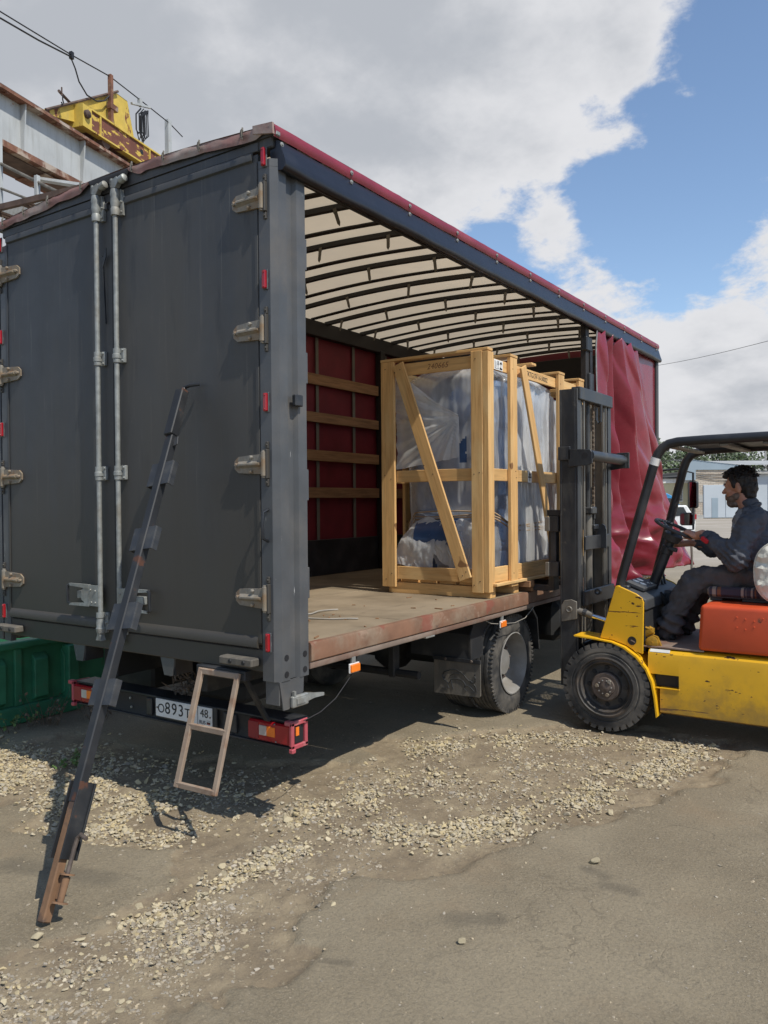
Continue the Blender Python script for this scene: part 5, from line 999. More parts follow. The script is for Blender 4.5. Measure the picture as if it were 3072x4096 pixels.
# crimson curtain gathered toward the front
def creases(p, seed, n=7, f=1.0):      # straight folds: a sum of tent waves along random directions
    rg = random.Random(seed); t = 0
    for k in range(n):
        a = rg.random()*6.28; w = f*(2+5*rg.random()); q = (p[0]*math.cos(a)+p[1]*math.sin(a))*w+rg.random()*9; q += .35*math.sin(q*.37+k); t += abs((q % 2)-1)*(1.6/w*f)
    return t/n
tr('front_arch', MB().prism([(-.02, 3.5)]+[(-.02-(WT-.03)*k/24, zt(-.02-(WT-.03)*k/24)-.002) for k in range(25)]+[(-WT+.01, 3.5)], 1, LT-.058, LT-.015), 'inner_red')
def curtain():
    LN = [((4.66, .02), (4.61, .05), (4.50, .14)), ((4.83, .05), (4.86, .09), (4.80, .24)), ((4.98, -.05), (5.00, -.20), (4.98, -.06)), ((5.07, .05), (5.18, .07), (5.24, .26)), ((5.18, -.04), (5.34, -.14), (5.46, -.02)),
          ((5.28, .07), (5.58, .19), (5.78, .42)), ((5.40, .05), (5.74, .10), (5.98, .22)), ((5.60, .07), (6.14, .20), (6.46, .46)), ((5.78, .02), (6.40, .10), (6.80, .30)), ((5.95, .03), (6.66, .13), (7.14, .38))]
    NU, NV = 200, 100; K = len(LN)-1
    def pt(k, v):
        a, b, c = LN[k]; v2 = v**1.15
        if v2 < .55: t = v2/.55; return (lerp(a[0], b[0], t), lerp(a[1], b[1], t**.7))
        t = (v2-.55)/.45; return (lerp(b[0], c[0], t), lerp(b[1], c[1], t*t*.6+t*.4))
    def f(u, v):
        s = min(u*K, K-1e-6); k = int(s); t = s-k; A = pt(k, v); B = pt(k+1, v); e = .5-.5*math.cos(t*math.pi); e = lerp(t, e, .35)
        y = lerp(A[0], B[0], t); x = lerp(A[1], B[1], e); x = .02+(x-.02)*1.0-(.07 if False else 0)
        z = 3.41-.05*(k % 2 == 0)*(1-v)*(1-abs(2*t-1)) - v*2.50 - .05*math.sin(u*5.2+.6)*v
        low = sstep(v, .58, .85); up = sstep(v, .0, .08)
        cr = creases((y*1.1, z*1.1), 5, 6, 1.0); c2 = creases((y, z*1.6), 9, 5, 1.6)
        x += up*(cr-.35)*.085+low*((c2-.3)*.22+.035*fbm((u*7, v*9, 6))); y += low*(.05*fbm((u*6, v*8, 2))); z += low*.05*fbm((u*6, v*7, 9))
        x += .030*sstep(math.sin((u*1.1-v*.62)*17+.5), .3, 1)*(1-low)*up
        return Vector((x, y, z))
    cu = tr('side_curtain', MB().grid(f, NU, NV), 'curtain', sm=4); sd = cu.modifiers.new('t', 'SOLIDIFY'); sd.thickness = .003
    tr('curtain_end_panel', MB().grid(lambda u, v: Vector((-.02+.008*math.sin(u*9), 5.7+u*1.12, 3.40-v*2.5)), 20, 8), 'curtain', sm=4)
    tr('curtain_edge_pole', MB().tube([f(0, k/30)+Vector((.006, -.01, 0)) for k in range(31)], .008, 6), 'zinc', cu)
    for u in (.62, .93):
        p = f(u, 1); b = tr('tie_strap', MB().tube([p+Vector((.01, 0, .35)), p+Vector((.02, 0, .1)), p+Vector((.015, 0, -.1))], .014, 4), 'strap', cu); tr('strap_buckle', CB(p.x-.005, p.x+.03, p.y-.03, p.y+.03, p.z-.14, p.z-.09, .004), 'zinc', cu)
curtain()
# ------------------------------------------------------------------ odds and ends on the bed
for pts, lab in (([(-.90, .98, .973), (-.75, 1.02, .975), (-.67, 1.06, .973), (-.70, 1.18, .98), (-.69, 1.32, .973), (-.66, 1.36, .971)], 'pale wire end lying on the bed boards, the farther of two'), ([(-.85, .80, .972), (-.66, .88, .974), (-.556, .912, .974), (-.42, .95, .973), (-.33, 1.02, .976), (-.27, 1.07, .972)], 'pale wire with a frayed clip at its end on the bed near the edge')):
    Q = [Vector(p) for p in pts]; QQ = []
    for i in range(len(Q)-1):
        for k in range(5): QQ.append(lerp(Q[i], Q[i+1], k/5))
    for _ in range(3): QQ = [QQ[0]]+[(QQ[i-1]+QQ[i]*2+QQ[i+1])/4 for i in range(1, len(QQ)-1)]+[QQ[-1]]
    tag(obj('wire_end', MB().tube(QQ, .0055, 6), M['wire_w']), lab, 'wire')
mb = MB(); rg = random.Random(12)
for k in range(26):
    x = -.06-rg.random()*1.2; y = .3+rg.random()*2.0; a = rg.random()*3.14; l = .008+.026*rg.random()**2; m = T(x, y, ZF+.003) @ rot('Z', a); mb.box(-l, l, -.004, .004, -.003, .001+.003*rg.random(), m)
tag(obj('wood_chips', mb, M['wood_old']), 'scattered wood chips and splinters on the truck bed', 'debris', None, 'stuff')
# ------------------------------------------------------------------ crate
crate = thing('wooden_crate', 'tall open pine crate with diagonal braces standing on the truck bed', 'crate', (-.55, 3.45, ZF))
def bd(n, p0, p1, w, t, up, lab=None): return board(n, p0, p1, w, t, up, M['wood'], crate, .003, lab)
def nails(par, pts, nrm):
    q = Vector(nrm).to_track_quat('Z', 'Y').to_matrix().to_4x4(); mb = MB()
    for p in pts: mb.lathe([(.0045, -.002), (.004, .0015)], T(*p) @ q, 7)
    obj('nails', mb, M['nail'], par)
XR, YF, YB = -.045, 2.45, 4.42
for y in (2.51, 2.93, 4.30): bd('skid', (-.985, y, 1.012), (-.055, y, 1.012), .09, .088, (0, 0, 1))
for k in range(6): bd('deck_board', (-.98+k*.18, YF+.035, 1.070), (-.98+k*.18, YB, 1.070), .15, .022, (0, 0, 1))
yb = YF
p = bd('post', (-.960, yb-.012, 1.018), (-.960, yb-.012, 2.856), .128, .028, (0, -1, 0)); nails(p, [(-.985, yb-.027, 1.08), (-.93, yb-.027, 1.13), (-.99, yb-.027, 1.93), (-.93, yb-.027, 1.90), (-.98, yb-.027, 2.80)], (0, -1, 0))
p = bd('post', (-.141, yb-.012, 1.012), (-.141, yb-.012, 2.86), .098, .034, (0, -1, 0)); nails(p, [(-.17, yb-.03, 1.07), (-.12, yb-.03, 1.10), (-.165, yb-.03, 1.92), (-.12, yb-.03, 1.93), (-.15, yb-.03, 2.8)], (0, -1, 0))
bd('corner_post', (-.066, yb+.022, 1.016), (-.066, yb+.022, 2.852), .048, .095, (0, -1, 0)); bd('corner_post', (-1.0, yb+.045, 1.02), (-1.0, yb+.045, 2.84), .045, .085, (0, -1, 0))
rt = bd('rail', (-.895, yb+.013, 2.785), (-.19, yb+.013, 2.785), .022, .097, (0, 0, 1)); bd('top_cap', (-1.03, yb+.02, 2.870), (-.045, yb+.02, 2.870), .085, .022, (0, 0, 1))
bd('rail', (-.895, yb+.013, 1.92), (-.19, yb+.013, 1.92), .022, .096, (0, 0, 1)); bd('rail', (-.895, yb+.013, 1.135), (-.19, yb+.013, 1.135), .022, .104, (0, 0, 1))
br = bd('brace', (-.846, yb-.038, 2.828), (-.238, yb-.038, 1.112), .022, .105, (1, 0, .35)); nails(br, [(-.87, yb-.05, 2.76), (-.82, yb-.05, 2.78), (-.60, yb-.05, 2.0), (-.52, yb-.05, 1.93), (-.26, yb-.05, 1.14), (-.23, yb-.05, 1.17)], (0, -1, 0))
# right side
for y0, y1, z1 in ((2.768, 2.892, 2.852), (3.772, 3.902, 2.845), (4.276, 4.40, 2.848)):
    p = bd('post', (XR+.012, (y0+y1)/2, 1.034), (XR+.012, (y0+y1)/2, z1), y1-y0, .03, (1, 0, 0)); nails(p, [(XR+.028, y0+.04, 1.14), (XR+.028, y1-.03, 1.9), (XR+.028, y0+.04, 2.76), (XR+.028, y1-.04, 1.95)], (1, 0, 0)); bd('post_cap', (-.20, (y0+y1)/2, z1+.013), (XR+.03, (y0+y1)/2, z1+.013), y1-y0+.01, .022, (0, 0, 1))
rs = bd('rail', (XR-.018, 2.50, 2.768), (XR-.018, YB, 2.768), .022, .085, (0, 0, 1)); rm = bd('rail', (XR-.018, 2.50, 1.917), (XR-.018, YB, 1.917), .022, .095, (0, 0, 1)); bd('rail', (XR-.018, 2.50, 1.142), (XR-.018, YB, 1.142), .022, .12, (0, 0, 1))
bd('runner', (XR+.0, 2.50, 1.072), (XR+.0, YB, 1.072), .045, .018, (0, 0, 1))
bd('brace', (XR+.038, 2.975, 2.80), (XR+.038, 3.66, 1.11), .10, .02, (1, 0, 0)); bd('brace', (XR+.038, 4.25, 2.78), (XR+.038, 3.9, 1.2), .10, .02, (1, 0, 0))
# left and back
for y in (2.83, 3.84, 4.34): bd('post', (-1.03, y, 1.034), (-1.03, y, 2.84), .12, .028, (1, 0, 0))
for z, w in ((2.768, .085), (1.917, .095), (1.142, .12)): bd('rail', (-1.005, 2.52, z), (-1.005, YB, z), .022, w, (0, 0, 1)); bd('rail', (-.98, YB, z), (-.06, YB, z), .022, w, (0, 0, 1))
for x in (-.96, -.12): bd('post', (x, YB+.025, 1.02), (x, YB+.025, 2.85), .1, .028, (0, 1, 0))
for y in (3.3, 4.35): bd('top_bar', (-1.03, y, 2.868), (-.05, y, 2.868), .09, .022, (0, 0, 1))
FX = Matrix(((0, 0, 1, 0), (1, 0, 0, 0), (0, 1, 0, 0), (0, 0, 0, 1)))     # text x -> +y, y -> z, facing +x
FY = Matrix(((1, 0, 0, 0), (0, 0, -1, 0), (0, 1, 0, 0), (0, 0, 0, 1)))    # text x -> +x, facing -y
text('lettering', '240665', .062, T(-.50, yb+.0012, 2.785) @ FY, M['pencil'], rt, shear=.25, space=1.05)
text('lettering', 'SKTG15V-16-50002', .058, T(XR-.0062, 3.37, 2.768) @ rot('X', rad(-1)) @ FX, M['ink'], rs, shear=.12, space=.92)
def sticker(y, z, w, h, par, x, arrows):
    s = obj('label_sticker', MB().box(x, x+.0012, y-w/2, y+w/2, z-h/2, z+h/2), M['paper'], par); mb = MB()
    def P2(poly): mb.prism([(y+a*w, z+b*h) for a, b in poly], 0, x+.0013, x+.002)
    if arrows:
        P2([(-.42, -.4), (-.38, -.4), (-.38, .4), (-.42, .4)]); P2([(-.42, -.4), (-.2, -.4), (-.2, -.34), (-.42, -.34)]); P2([(-.3, -.25), (-.26, -.25), (-.26, .3), (-.3, .3)])
        P2([(-.12, .0), (.02, .0), (.0, .4), (-.10, .4)]); P2([(-.07, -.4), (-.03, -.4), (-.03, 0), (-.07, 0)]); P2([(-.12, -.4), (.02, -.4), (.02, -.33), (-.12, -.33)])
        P2([(.12, .05), (.2, .3), (.34, .38), (.44, .1), (.3, .18)]); P2([(.26, -.35), (.30, -.35), (.30, .2), (.26, .2)]); P2([(.14, -.42), (.44, -.42), (.44, -.25), (.14, -.2)])
    else:
        P2([(-.08, -.4), (.08, -.4), (.08, .1), (-.08, .1)]); P2([(-.3, .08), (.3, .08), (.0, .45)]); P2([(-.4, -.12), (.4, -.12), (.4, .02), (-.4, .02)])
    obj('handling_marks', mb, M['ink'], s)
sticker(2.62, 2.768, .15, .078, rs, XR-.0068, True); sticker(3.20, 1.917, .075, .10, rm, XR-.0068, False)
# ------------------------------------------------------------------ machine under film
mach = thing('wrapped_machine', 'blue machine wrapped in clear plastic film and tied with twine inside the crate', 'machine', (-.55, 3.3, 1.081))
mp = lambda n, mb, mat, par=mach, sm=.6, bevel=None: obj(n, mb, M[mat], par, smooth=sm, bevel=bevel)
mp('body', MB().cbox(-.87, -.21, 2.70, 3.92, 1.30, 2.32, .03), 'blue'); mp('base_frame', MB().cbox(-.86, -.2, 2.72, 3.95, 1.085, 1.30, .01), 'blue')
m = T(-.50, 2.74, 2.48) @ YZ; mp('drum', MB().lathe([(.05, .0), (.20, .0), (.22, .02), (.22, -.3), (.05, -.32)], m, 32), 'blue_lt'); mp('drum_flange', MB().lathe([(.20, .0), (.255, .0), (.255, .03), (.2, .035)], m, 32), 'blue')
mp('drum_cap', MB().lathe([(.02, .07), (.12, .06), (.17, .03), (.17, .0)], m, 24), 'blue'); mp('control_box', MB().cbox(-.40, -.22, 2.70, 2.84, 1.98, 2.25, .01), 'blue'); mp('top_housing', MB().cbox(-.86, -.22, 2.98, 3.9, 2.32, 2.72, .05), 'blue_lt')
mp('motor', MB().lathe([(.04, -.2), (.16, -.18), (.16, .18), (.04, .2)], T(-.6, 2.68, 1.42) @ YX, 20), 'blue')
def film():
    WF = None
    cx, cy = -.535, 3.26; NU, NV = 300, 96
    def per(u):     # rounded rectangle perimeter, u=0 at the rear right corner going along the right side
        hx, hy = .40, .685; Lr = 2*hy; Lf = 2*hx; tot = 2*(Lr+Lf); d = (u*tot) % tot
        if d < Lr: return Vector((hx, -hy+d, 0)), Vector((1, 0, 0)), 'R', d/Lr
        d -= Lr
        if d < Lf: return Vector((hx-d, hy, 0)), Vector((0, 1, 0)), 'B', d/Lf
        d -= Lf
        if d < Lr: return Vector((-hx, hy-d, 0)), Vector((-1, 0, 0)), 'L', d/Lr
        d -= Lr; return Vector((-hx+d, -hy, 0)), Vector((0, -1, 0)), 'F', d/Lf
    def f(u, v):
        b, n, side, t = per(u); a = math.atan2(b.y, b.x); z = 2.80-v*1.66
        rn = (abs(b.x/.40)**6+abs(b.y/.685)**6)**(-1/6.); b = b*rn*1.02; n = Vector((b.x/.16, b.y/.47, 0)).normalized()
        pinch = math.exp(-((z-1.585)/.055)**2)+.45*math.exp(-((z-1.60)/.20)**2)
        fw_ = 1.0 if side == 'F' else (.35 if side == 'R' and t < .3 else .15)
        off = -.085*pinch*fw_ + .07*fw_*math.exp(-((z-1.36)/.12)**2)
        vf = fbm((a*5, z*.55, 1.), 3)*.05 + (abs(fbm((a*9.0, z*.9, 4.), 3)))*.045
        q_ = (a*.62, z); cr = creases(q_, 3, 7, 1.0)*.10+creases(q_, 8, 5, 2.2)*.05
        off += vf*(1.0 if side == 'R' else .30) + (cr-.06)*(1.0 if side == 'F' else .35)
        off += .014*pinch*fbm((a*14, z*1.5, 4))*fw_
        c = sstep(z, 2.70, 2.80); off -= .12*c
        p = Vector((cx, cy, 0))+b+n*off; p.z = z+.03*fbm((a*3, 0, 2))*(v if v > .9 else 0)+ (.06*abs(fbm((a*6, 1, 3))) if v > .985 else 0)
        return p
    mb = MB().grid(f, NU, NV, closeu=True)
    o = NV*0; top = [mb.v[i] for i in range(NU)]; mb.add(top+[(cx, cy, 2.77)], [(i, (i+1) % NU, NU) for i in range(NU)])
    # torn hole at the upper right of the rear face, and one near the bottom
    def keep(fc):
        c = sum((Vector(mb.v[i]) for i in fc), Vector())/len(fc)
        if c.y > 2.75: return True
        if -.385 < c.x < -.325 and 2.03 < c.z < 2.20+ (c.x+.36)*1.: return False
        if abs(c.x+.62) < max(0, (1.25-c.z))*.45 and c.z < 1.25: return False
        return True
    mb.f = [q for q in mb.f if keep(q)]
    mp('plastic_film', mb, 'film', sm=4)
    # second, milkier sheet lapped over the lower left of the rear face
    ap = Vector((-.335, 2.50, 2.385))
    def g(u, v):
        x = lerp(-.93, -.335, u); zt_ = lerp(2.775, 2.385, u) + .012*math.sin(u*7); zb = lerp(1.98, 2.06, u); z = lerp(zt_, zb, v)
        d = math.hypot(x-ap.x, z-ap.z); an = math.atan2(z-ap.z, x-ap.x)
        y = 2.525-.07*abs(fbm((an*2.6, d*.6, 2)))*min(1, d*4)-(creases((an*.6, d), 4, 5, 1.3)-.2)*.07*min(1, d*4)-.03*math.exp(-(d/.14)**2)
        if v < .05: y -= .010
        return Vector((x, min(y, 2.55), z))
    mp('film_overlap', MB().grid(g, 70, 60), 'film_m', sm=4)
    # the bunched-up apron below the twine: three loose wings of film
    def wing(x0, x1, xb0, xb1, zt0, zb0, zb1, sd, dep):
        def w_(u, v):
            e = math.sin(v*math.pi*.55); x = lerp(lerp(x0, x1, u), lerp(xb0, xb1, u), e); z = lerp(zt0+.015*math.sin(u*7), lerp(zb0, zb1, u), v**1.15)+.02*fbm((u*3, v*2, sd))*v
            y = 2.60-dep*math.sin(min(1, v*1.25)*math.pi*.62)-(creases((u*.42+sd, v*.40), sd, 6, 2.0)-.20)*.12-.006*fbm((u*10, v*8, sd)); return Vector((x+.02*fbm((u*2, v*4, sd+3)), max(y, 2.468), max(z, 1.10)))
        mp('film_skirt', MB().grid(w_, 56, 40), 'film_m', sm=4)
    wing(-.74, -.50, -.955, -.60, 1.575, 1.20, 1.13, 3, .09); wing(-.54, -.38, -.66, -.42, 1.565, 1.34, 1.15, 5, .07); wing(-.42, -.20, -.46, -.16, 1.56, 1.16, 1.12, 8, .05)
    def g3(u, v): 
        y = lerp(3.05, 4.02, u); z = lerp(2.72-.10*u*u, 1.20, v)
        return Vector((-.118+.02*fbm((y*9, z*.7, 3))+.03*abs(fbm((y*5, z*.5, 6))), y+.05*fbm((z*3, u, 2))*u, z))
    mp('film_overlap', MB().grid(g3, 70, 60), 'film_m', sm=4)
    for k, (zz, ph) in enumerate(((1.600, 0), (1.575, 1), (1.625, 2))):
        pts = []
        for i in range(90):
            u = i/90; b, n, side, t = per(u); rn = (abs(b.x/.40)**6+abs(b.y/.685)**6)**(-1/6.); bb = b*rn*.965; nn = Vector((bb.x/.16, bb.y/.47, 0)).normalized()
            pin = -.055 if side == 'F' else -.0
            p = Vector((cx, cy, 0))+bb+nn*(pin+.035); p.z = zz+.012*math.sin(u*20+ph)-(.10*sstep(t, 0, .35) if side == 'R' else (.10 if side in 'BL' else 0)) ; pts.append(p)
        mp('twine', MB().tube(pts, .006, 5, closed=True), 'twine')
film()
# timber laid on the bed beyond the crate skids
for i, (p0, p1, w, t, lab) in enumerate((((-.55, 3.06, 1.035), (.03, 3.05, 1.035), .09, .05, 'grey brown timber under the crate edge, upper of the dunnage'), ((-.6, 3.16, .99), (.02, 3.14, .99), .12, .04, 'old board lying flat on the bed below the upper dunnage'), ((-.4, 4.62, .99), (.0, 4.66, .99), .1, .04, 'short weathered board on the bed beside the curtain'))):
    Wm, L = frame(p0, p1); mb = MB(); mb.cbox(-L/2, L/2, -w/2, w/2, -t/2, t/2, .003, Wm); tag(obj('timber', mb, M['wood_old'], None, Wm, .3), lab, 'timber')
mb = MB(); rg = random.Random(31)
for k in range(150):
    p = Vector((-1.03+rg.gauss(0, .055), .27+rg.random()*.06, .552+rg.random()**1.5*.13)); d = Vector((rg.gauss(0, 1), rg.gauss(0, .6), rg.gauss(0, .5))).normalized()*(.012+.03*rg.random()); w = d.orthogonal().normalized()*(.002+.005*rg.random()); mb.add([p-d, p+w, p+d, p-w], [(0, 1, 2, 3)])
tag(obj('dry_leaves', mb, M['weed']), 'clump of dry leaves and grass caught on the rear bumper', 'leaves', None, 'stuff')
# ------------------------------------------------------------------ leaning side post
def leaning():
    p0 = Vector((-.262, -1.150, .012)); p1 = Vector((-.598, -.075, 2.315)); d = (p1-p0).normalized(); L = (p1-p0).length
    th = thing('leaning_side_post', 'dark steel side post with board pockets leaning against the rear doors', 'steel post', p0)
    up = Vector((0, -1, .35)); A = lambda t: p0+d*L*t
    def seg(n, a, b, w, t, mat, off=(0, 0, 0), par=th):
        Wm, l = frame(A(a)+Vector(off), A(b)+Vector(off), up); mb = MB(); mb.cbox(-l/2, l/2, -w/2, w/2, -t/2, t/2, .005, Wm); return obj(n, mb, mat, par, Wm, .3), Wm
    M['post_rust'] = pm('rust at post foot', (.19, .105, .055), .85, var=.3, layers=[dict(col=(.05, .035, .03), scale=9, lo=.52, hi=.66, amt=.85)], bump=(50, .2, .004))
    M['bar'] = pm('worn dark steel bar', (.013, .014, .016), .55, var=.3, layers=[dict(col=(.07, .065, .055), scale=6, lo=.5, hi=.8, amt=.5, rough=.75), dict(col=RUST, scale=10, lo=.62, hi=.68, amt=.7, rough=.9)], bump=(50, .1, .003))
    seg('foot', .0, .22, .042, .042, M['post_rust']); b, F = seg('tube', .18, .93, .050, .046, M['bar']); seg('upper_tube', .89, 1.0, .060, .050, M['bar'], Vector((.0, -.012, 0)))
    side = frame(A(0), A(1), up)[0].col[1].to_3d(); nrm = frame(A(0), A(1), up)[0].col[2].to_3d()
    M['rust_orange'] = pm('orange rust plate', (.26, .09, .03), .9, var=.3, vscale=14, layers=[dict(col=(.04, .03, .025), scale=12, lo=.5, hi=.62, amt=.9)])
    def pocket(t, h, w, rust):
        Wm, _ = frame(A(t-.001), A(t+.001), up); mb = MB(); mb.cbox(-h/2, h/2, -w-.02, w+.012, .012, .018, .001, Wm); mb.cbox(-h/2, h/2, w+.006, w+.012, -.016, .012, .001, Wm); mb.cbox(-h/2, h/2, -w-.02, -w-.014, -.02, .012, .001, Wm)
        p = obj('board_pocket', mb, M['mast'], th, Wm, .3)
        sgn = 1 if (Wm.col[1].to_3d().dot(Vector((1, .3, 0))) > 0) else -1
        r = MB(); yy = sgn*(w+.0125); r.box(-h/2+.002, h/2-.002, min(yy, yy+sgn*.003), max(yy, yy+sgn*.003), -.015, .017, Wm); obj('rusty_face', r, M['rust_orange'] if rust else M['post_rust'], p, Wm, .3)
    pocket(.80, .13, .062, True); pocket(.66, .12, .062, True); pocket(.505, .13, .066, True); pocket(.365, .12, .058, True)
    # channel sleeve near the foot
    Wm, _ = frame(A(.155), A(.157), up); mb = MB(); mb.cbox(-.16, .15, .030, .036, -.06, .03, .001, Wm); mb.cbox(-.16, .15, -.036, -.030, -.05, .03, .001, Wm); mb.cbox(-.16, .15, -.046, .042, -.050, -.04, .001, Wm); obj('sleeve', mb, M['bar'], th, Wm, .3)
    sg = 1 if side.dot(Vector((1, .3, 0))) > 0 else -1
    s = side*sg; q = lambda t, a, b: A(t)+s*a+nrm*b
    mb = MB(); mb.tube([q(.055, .055, -.01), q(.085, .055, -.01), q(.11, .055, -.01), q(.128, .06, -.01), q(.133, .075, -.01), q(.128, .115, -.01)], .0095, 10); obj('locking_pin', mb, M['hub'], th)
    m, _ = frame(A(.055)+s*.055-nrm*.01, A(.056)+s*.055-nrm*.01, up); mm = m @ rot('Y', rad(90))
    mb = MB(); mb.lathe([(.03, -.003), (.03, .003)], T(*(A(.072)-A(.055))) @ mm, 14); mb.lathe([(.013, -.06), (.016, .035)], mm, 12); mb.lathe([(.034, -.066), (.030, -.060)], mm, 14); obj('pin_guide', mb, M['post_rust'], th)
    mb = MB(); bar(mb, q(.035, .02, -.01), q(.075, .02, -.01), .05, .008, up); obj('pin_bracket', mb, M['post_rust'], th)
    mb = MB(); mb.tube([A(1.0)-d*.01, A(1.0)+d*.02, A(1.0)+d*.025+s*.035, A(1.0)+d*.028+s*.075+Vector((0, .03, 0))], .010, 8); obj('top_hook', mb, M['black'], th)
    mb = MB(); bar(mb, A(.885)+s*.035, A(.865)+s*.045, .03, .006, up); obj('wedge', mb, M['black'], th)
leaning()
# ------------------------------------------------------------------ forklift
fk = thing('forklift', 'worn yellow forklift with an orange cover lifting the crate', 'forklift', (1.3, 3.35, 0))
def fp(n, mb, mat, par=fk, sm=.6, bevel=None, kind=None): return obj(n, mb, M[mat] if isinstance(mat, str) else mat, par, smooth=sm, bevel=bevel, kind=kind)
Y0, Y1 = 2.85, 3.90
def chassis():
    pr = [(Y0, .18), (Y0, .56), (Y0+.008, .60), (Y0+.03, .622), (Y0+.07, .632), (Y1-.07, .632), (Y1-.03, .622), (Y1-.008, .60), (Y1, .56), (Y1, .18), (Y1-.05, .16), (Y0+.05, .16)]
    mb = MB(); mb.prism(pr, 0, 1.237, 2.62)
    up = [(Y0, .452), (Y0, .56), (Y0+.008, .60), (Y0+.03, .622), (Y0+.07, .632), (Y1-.07, .632), (Y1-.03, .622), (Y1-.008, .60), (Y1, .56), (Y1, .452)]
    mb.prism(up, 0, 1.02, 1.237); mb.prism([(Y0, .18), (Y0, .357), (Y1, .357), (Y1, .18), (Y1-.05, .16), (Y0+.05, .16)], 0, 1.105, 1.237); mb.box(.98, 1.237, Y0+.22, Y1-.22, .2, .6)
    b = fp('body', mb, 'yellow', sm=.5); fp('slot_recess', MB().box(1.06, 1.237, Y0+.05, Y0+.2, .36, .45), 'ink', b); fp('slot_lip', MB().cbox(1.075, 1.245, Y0-.006, Y0+.01, .350, .358, .002), 'yellow_c', b)
    fp('scraped_patch', MB().prism([(Y0+.012, .606), (Y0+.03, .6245), (Y0+.032, .6275), (Y0+.010, .609)], 0, 1.03, 1.17), 'trim_w', b)
    fp('axle_housing', MB().box(.60, .98, Y0+.22, Y1-.22, .2, .5), 'under'); fp('floor_plate', MB().cbox(.96, 1.40, Y0+.03, Y1-.03, .634, .646, .002), 'rail_lip')
    fp('counterweight', MB().cbox(2.30, 2.75, Y0-.01, Y1+.01, .30, 1.05, .09), 'orange')
chassis()
def cushioned():
    x0, x1, y0, y1, z0, z1 = 1.362, 2.30, Y0+.012, Y1-.012, .646, .972; bm = bmesh.new(); bmesh.ops.create_cube(bm, size=1)
    for v in bm.verts: v.co = Vector((x0 if v.co.x < 0 else x1, y0 if v.co.y < 0 else y1, z0 if v.co.z < 0 else z1)); v.co.x += .018*(v.co.x < 1.8)*((v.co.z-z0)/(z1-z0))
    bmesh.ops.bevel(bm, geom=list(bm.edges), offset=.03, segments=4, affect='EDGES', profile=.5); mb = MB().bm(bm); c = fp('engine_cover', mb, 'orange', sm=.7)
    for k in range(7): a = k; fp('rivet', MB().lathe([(.006, 0), (.004, .004)], T(1.62+.055*(k % 4), y0-.0, .90-.06*(k//4)-.01*k % .03) @ YZ, 8), 'orange', c)
    fp('cover_seam', MB().cbox(1.40, 2.3, y0-.0+.05, y1-.05, .640, .648, .001), 'ink', c)
cushioned()
# fender and cowl
fp('fender', MB().prism((lambda A: A+[(x+(.004 if i < 4 else -.010), z-.010) for i, (x, z) in list(enumerate(A))[::-1]])([(.474, .688), (.56, .682), (.65, .676), (.76, .664), (.86, .632), (.95, .572), (1.02, .49), (1.06, .40), (1.08, .30), (1.097, .152)]), 1, Y0-.045, Y0+.20), 'yellow_c', sm=.5)
fp('fender', MB().prism((lambda A: A+[(x, z-.010) for x, z in A[::-1]])([(.474, .688), (.65, .676), (.76, .664), (.86, .632), (.95, .572), (1.02, .49), (1.09, .3)]), 1, Y1-.20, Y1+.045), 'yellow_c', sm=.5)
def cowl():
    out = [(.664, .678), (.783, 1.073), (.800, 1.078), (.935, 1.024), (.978, .995), (.990, .965), (.982, .585), (.93, .60), (.86, .640), (.76, .670)]
    mb = MB(); 
    for y in (Y0, Y1-.02): mb.prism(out, 1, y, y+.02)
    mb.prism([(.664, .678), (.783, 1.073), (.80, 1.072), (.684, .678)], 1, Y0+.02, Y1-.02)
    c = fp('cowl', mb, 'yellow', sm=.5, bevel=.004)
    fp('round_hole', MB().lathe([(.03, -.0015), (.032, .002)], T(.905, Y0-.001, .677) @ YZ, 20), 'ink', c)
    mb = MB(); mb.box(.895, .93, Y0-.004, Y0-.001, .672, .68, T(.91, 0, .676) @ rot('Y', rad(25)) @ T(-.91, 0, -.676)); fp('rod_end', mb, 'rail_lip', c)
    mb = MB(); mb.prism([(.80, 1.068), (.935, 1.02), (1.0, .98), (1.0, .90), (.80, .95)], 1, Y0+.03, Y1-.03); d = fp('dashboard', mb, 'dash', sm=.4, bevel=.01)
    pl = Matrix(((.942, 0, .335, 0), (0, 1, 0, 0), (-.335, 0, .942, 0), (0, 0, 0, 1)))
    fp('gauge_panel', MB().cbox(-.075, .075, -.17, .17, 0, .035, .01, T(.875, 3.17, 1.048) @ rot('Y', rad(20))), 'dash', d)
    for k, (dx, dy, r) in enumerate(((-.03, -.06, .028), (.025, -.06, .028), (-.03, .04, .028), (.03, .06, .012), (.045, .10, .012))): fp('gauge', MB().lathe([(r, 0), (r*.96, .004)], T(.875, 3.17, 1.048) @ rot('Y', rad(20)) @ T(dx, dy, .035), 16), 'dial', d)
    fp('lever', MB().tube([(.93, 3.62, 1.0), (.90, 3.62, 1.10), (.87, 3.61, 1.16)], [.012, .011, .016], 8), 'black', d); fp('lever', MB().tube([(.93, 3.68, 1.0), (.91, 3.70, 1.08), (.89, 3.70, 1.13)], [.01, .01, .014], 8), 'black', d)
    fp('hose_bundle', MB().tube([(.98, 3.3, .98), (1.03, 3.35, .9), (1.02, 3.4, .75), (1.0, 3.4, .66)], .03, 8), 'under', d); fp('relay_box', MB().cbox(.97, 1.05, 3.42, 3.72, .88, 1.0, .02), 'dash', d); fp('inner_panel', MB().box(.97, .985, Y0+.05, Y1-.05, .6, .9), 'under', d)
cowl()
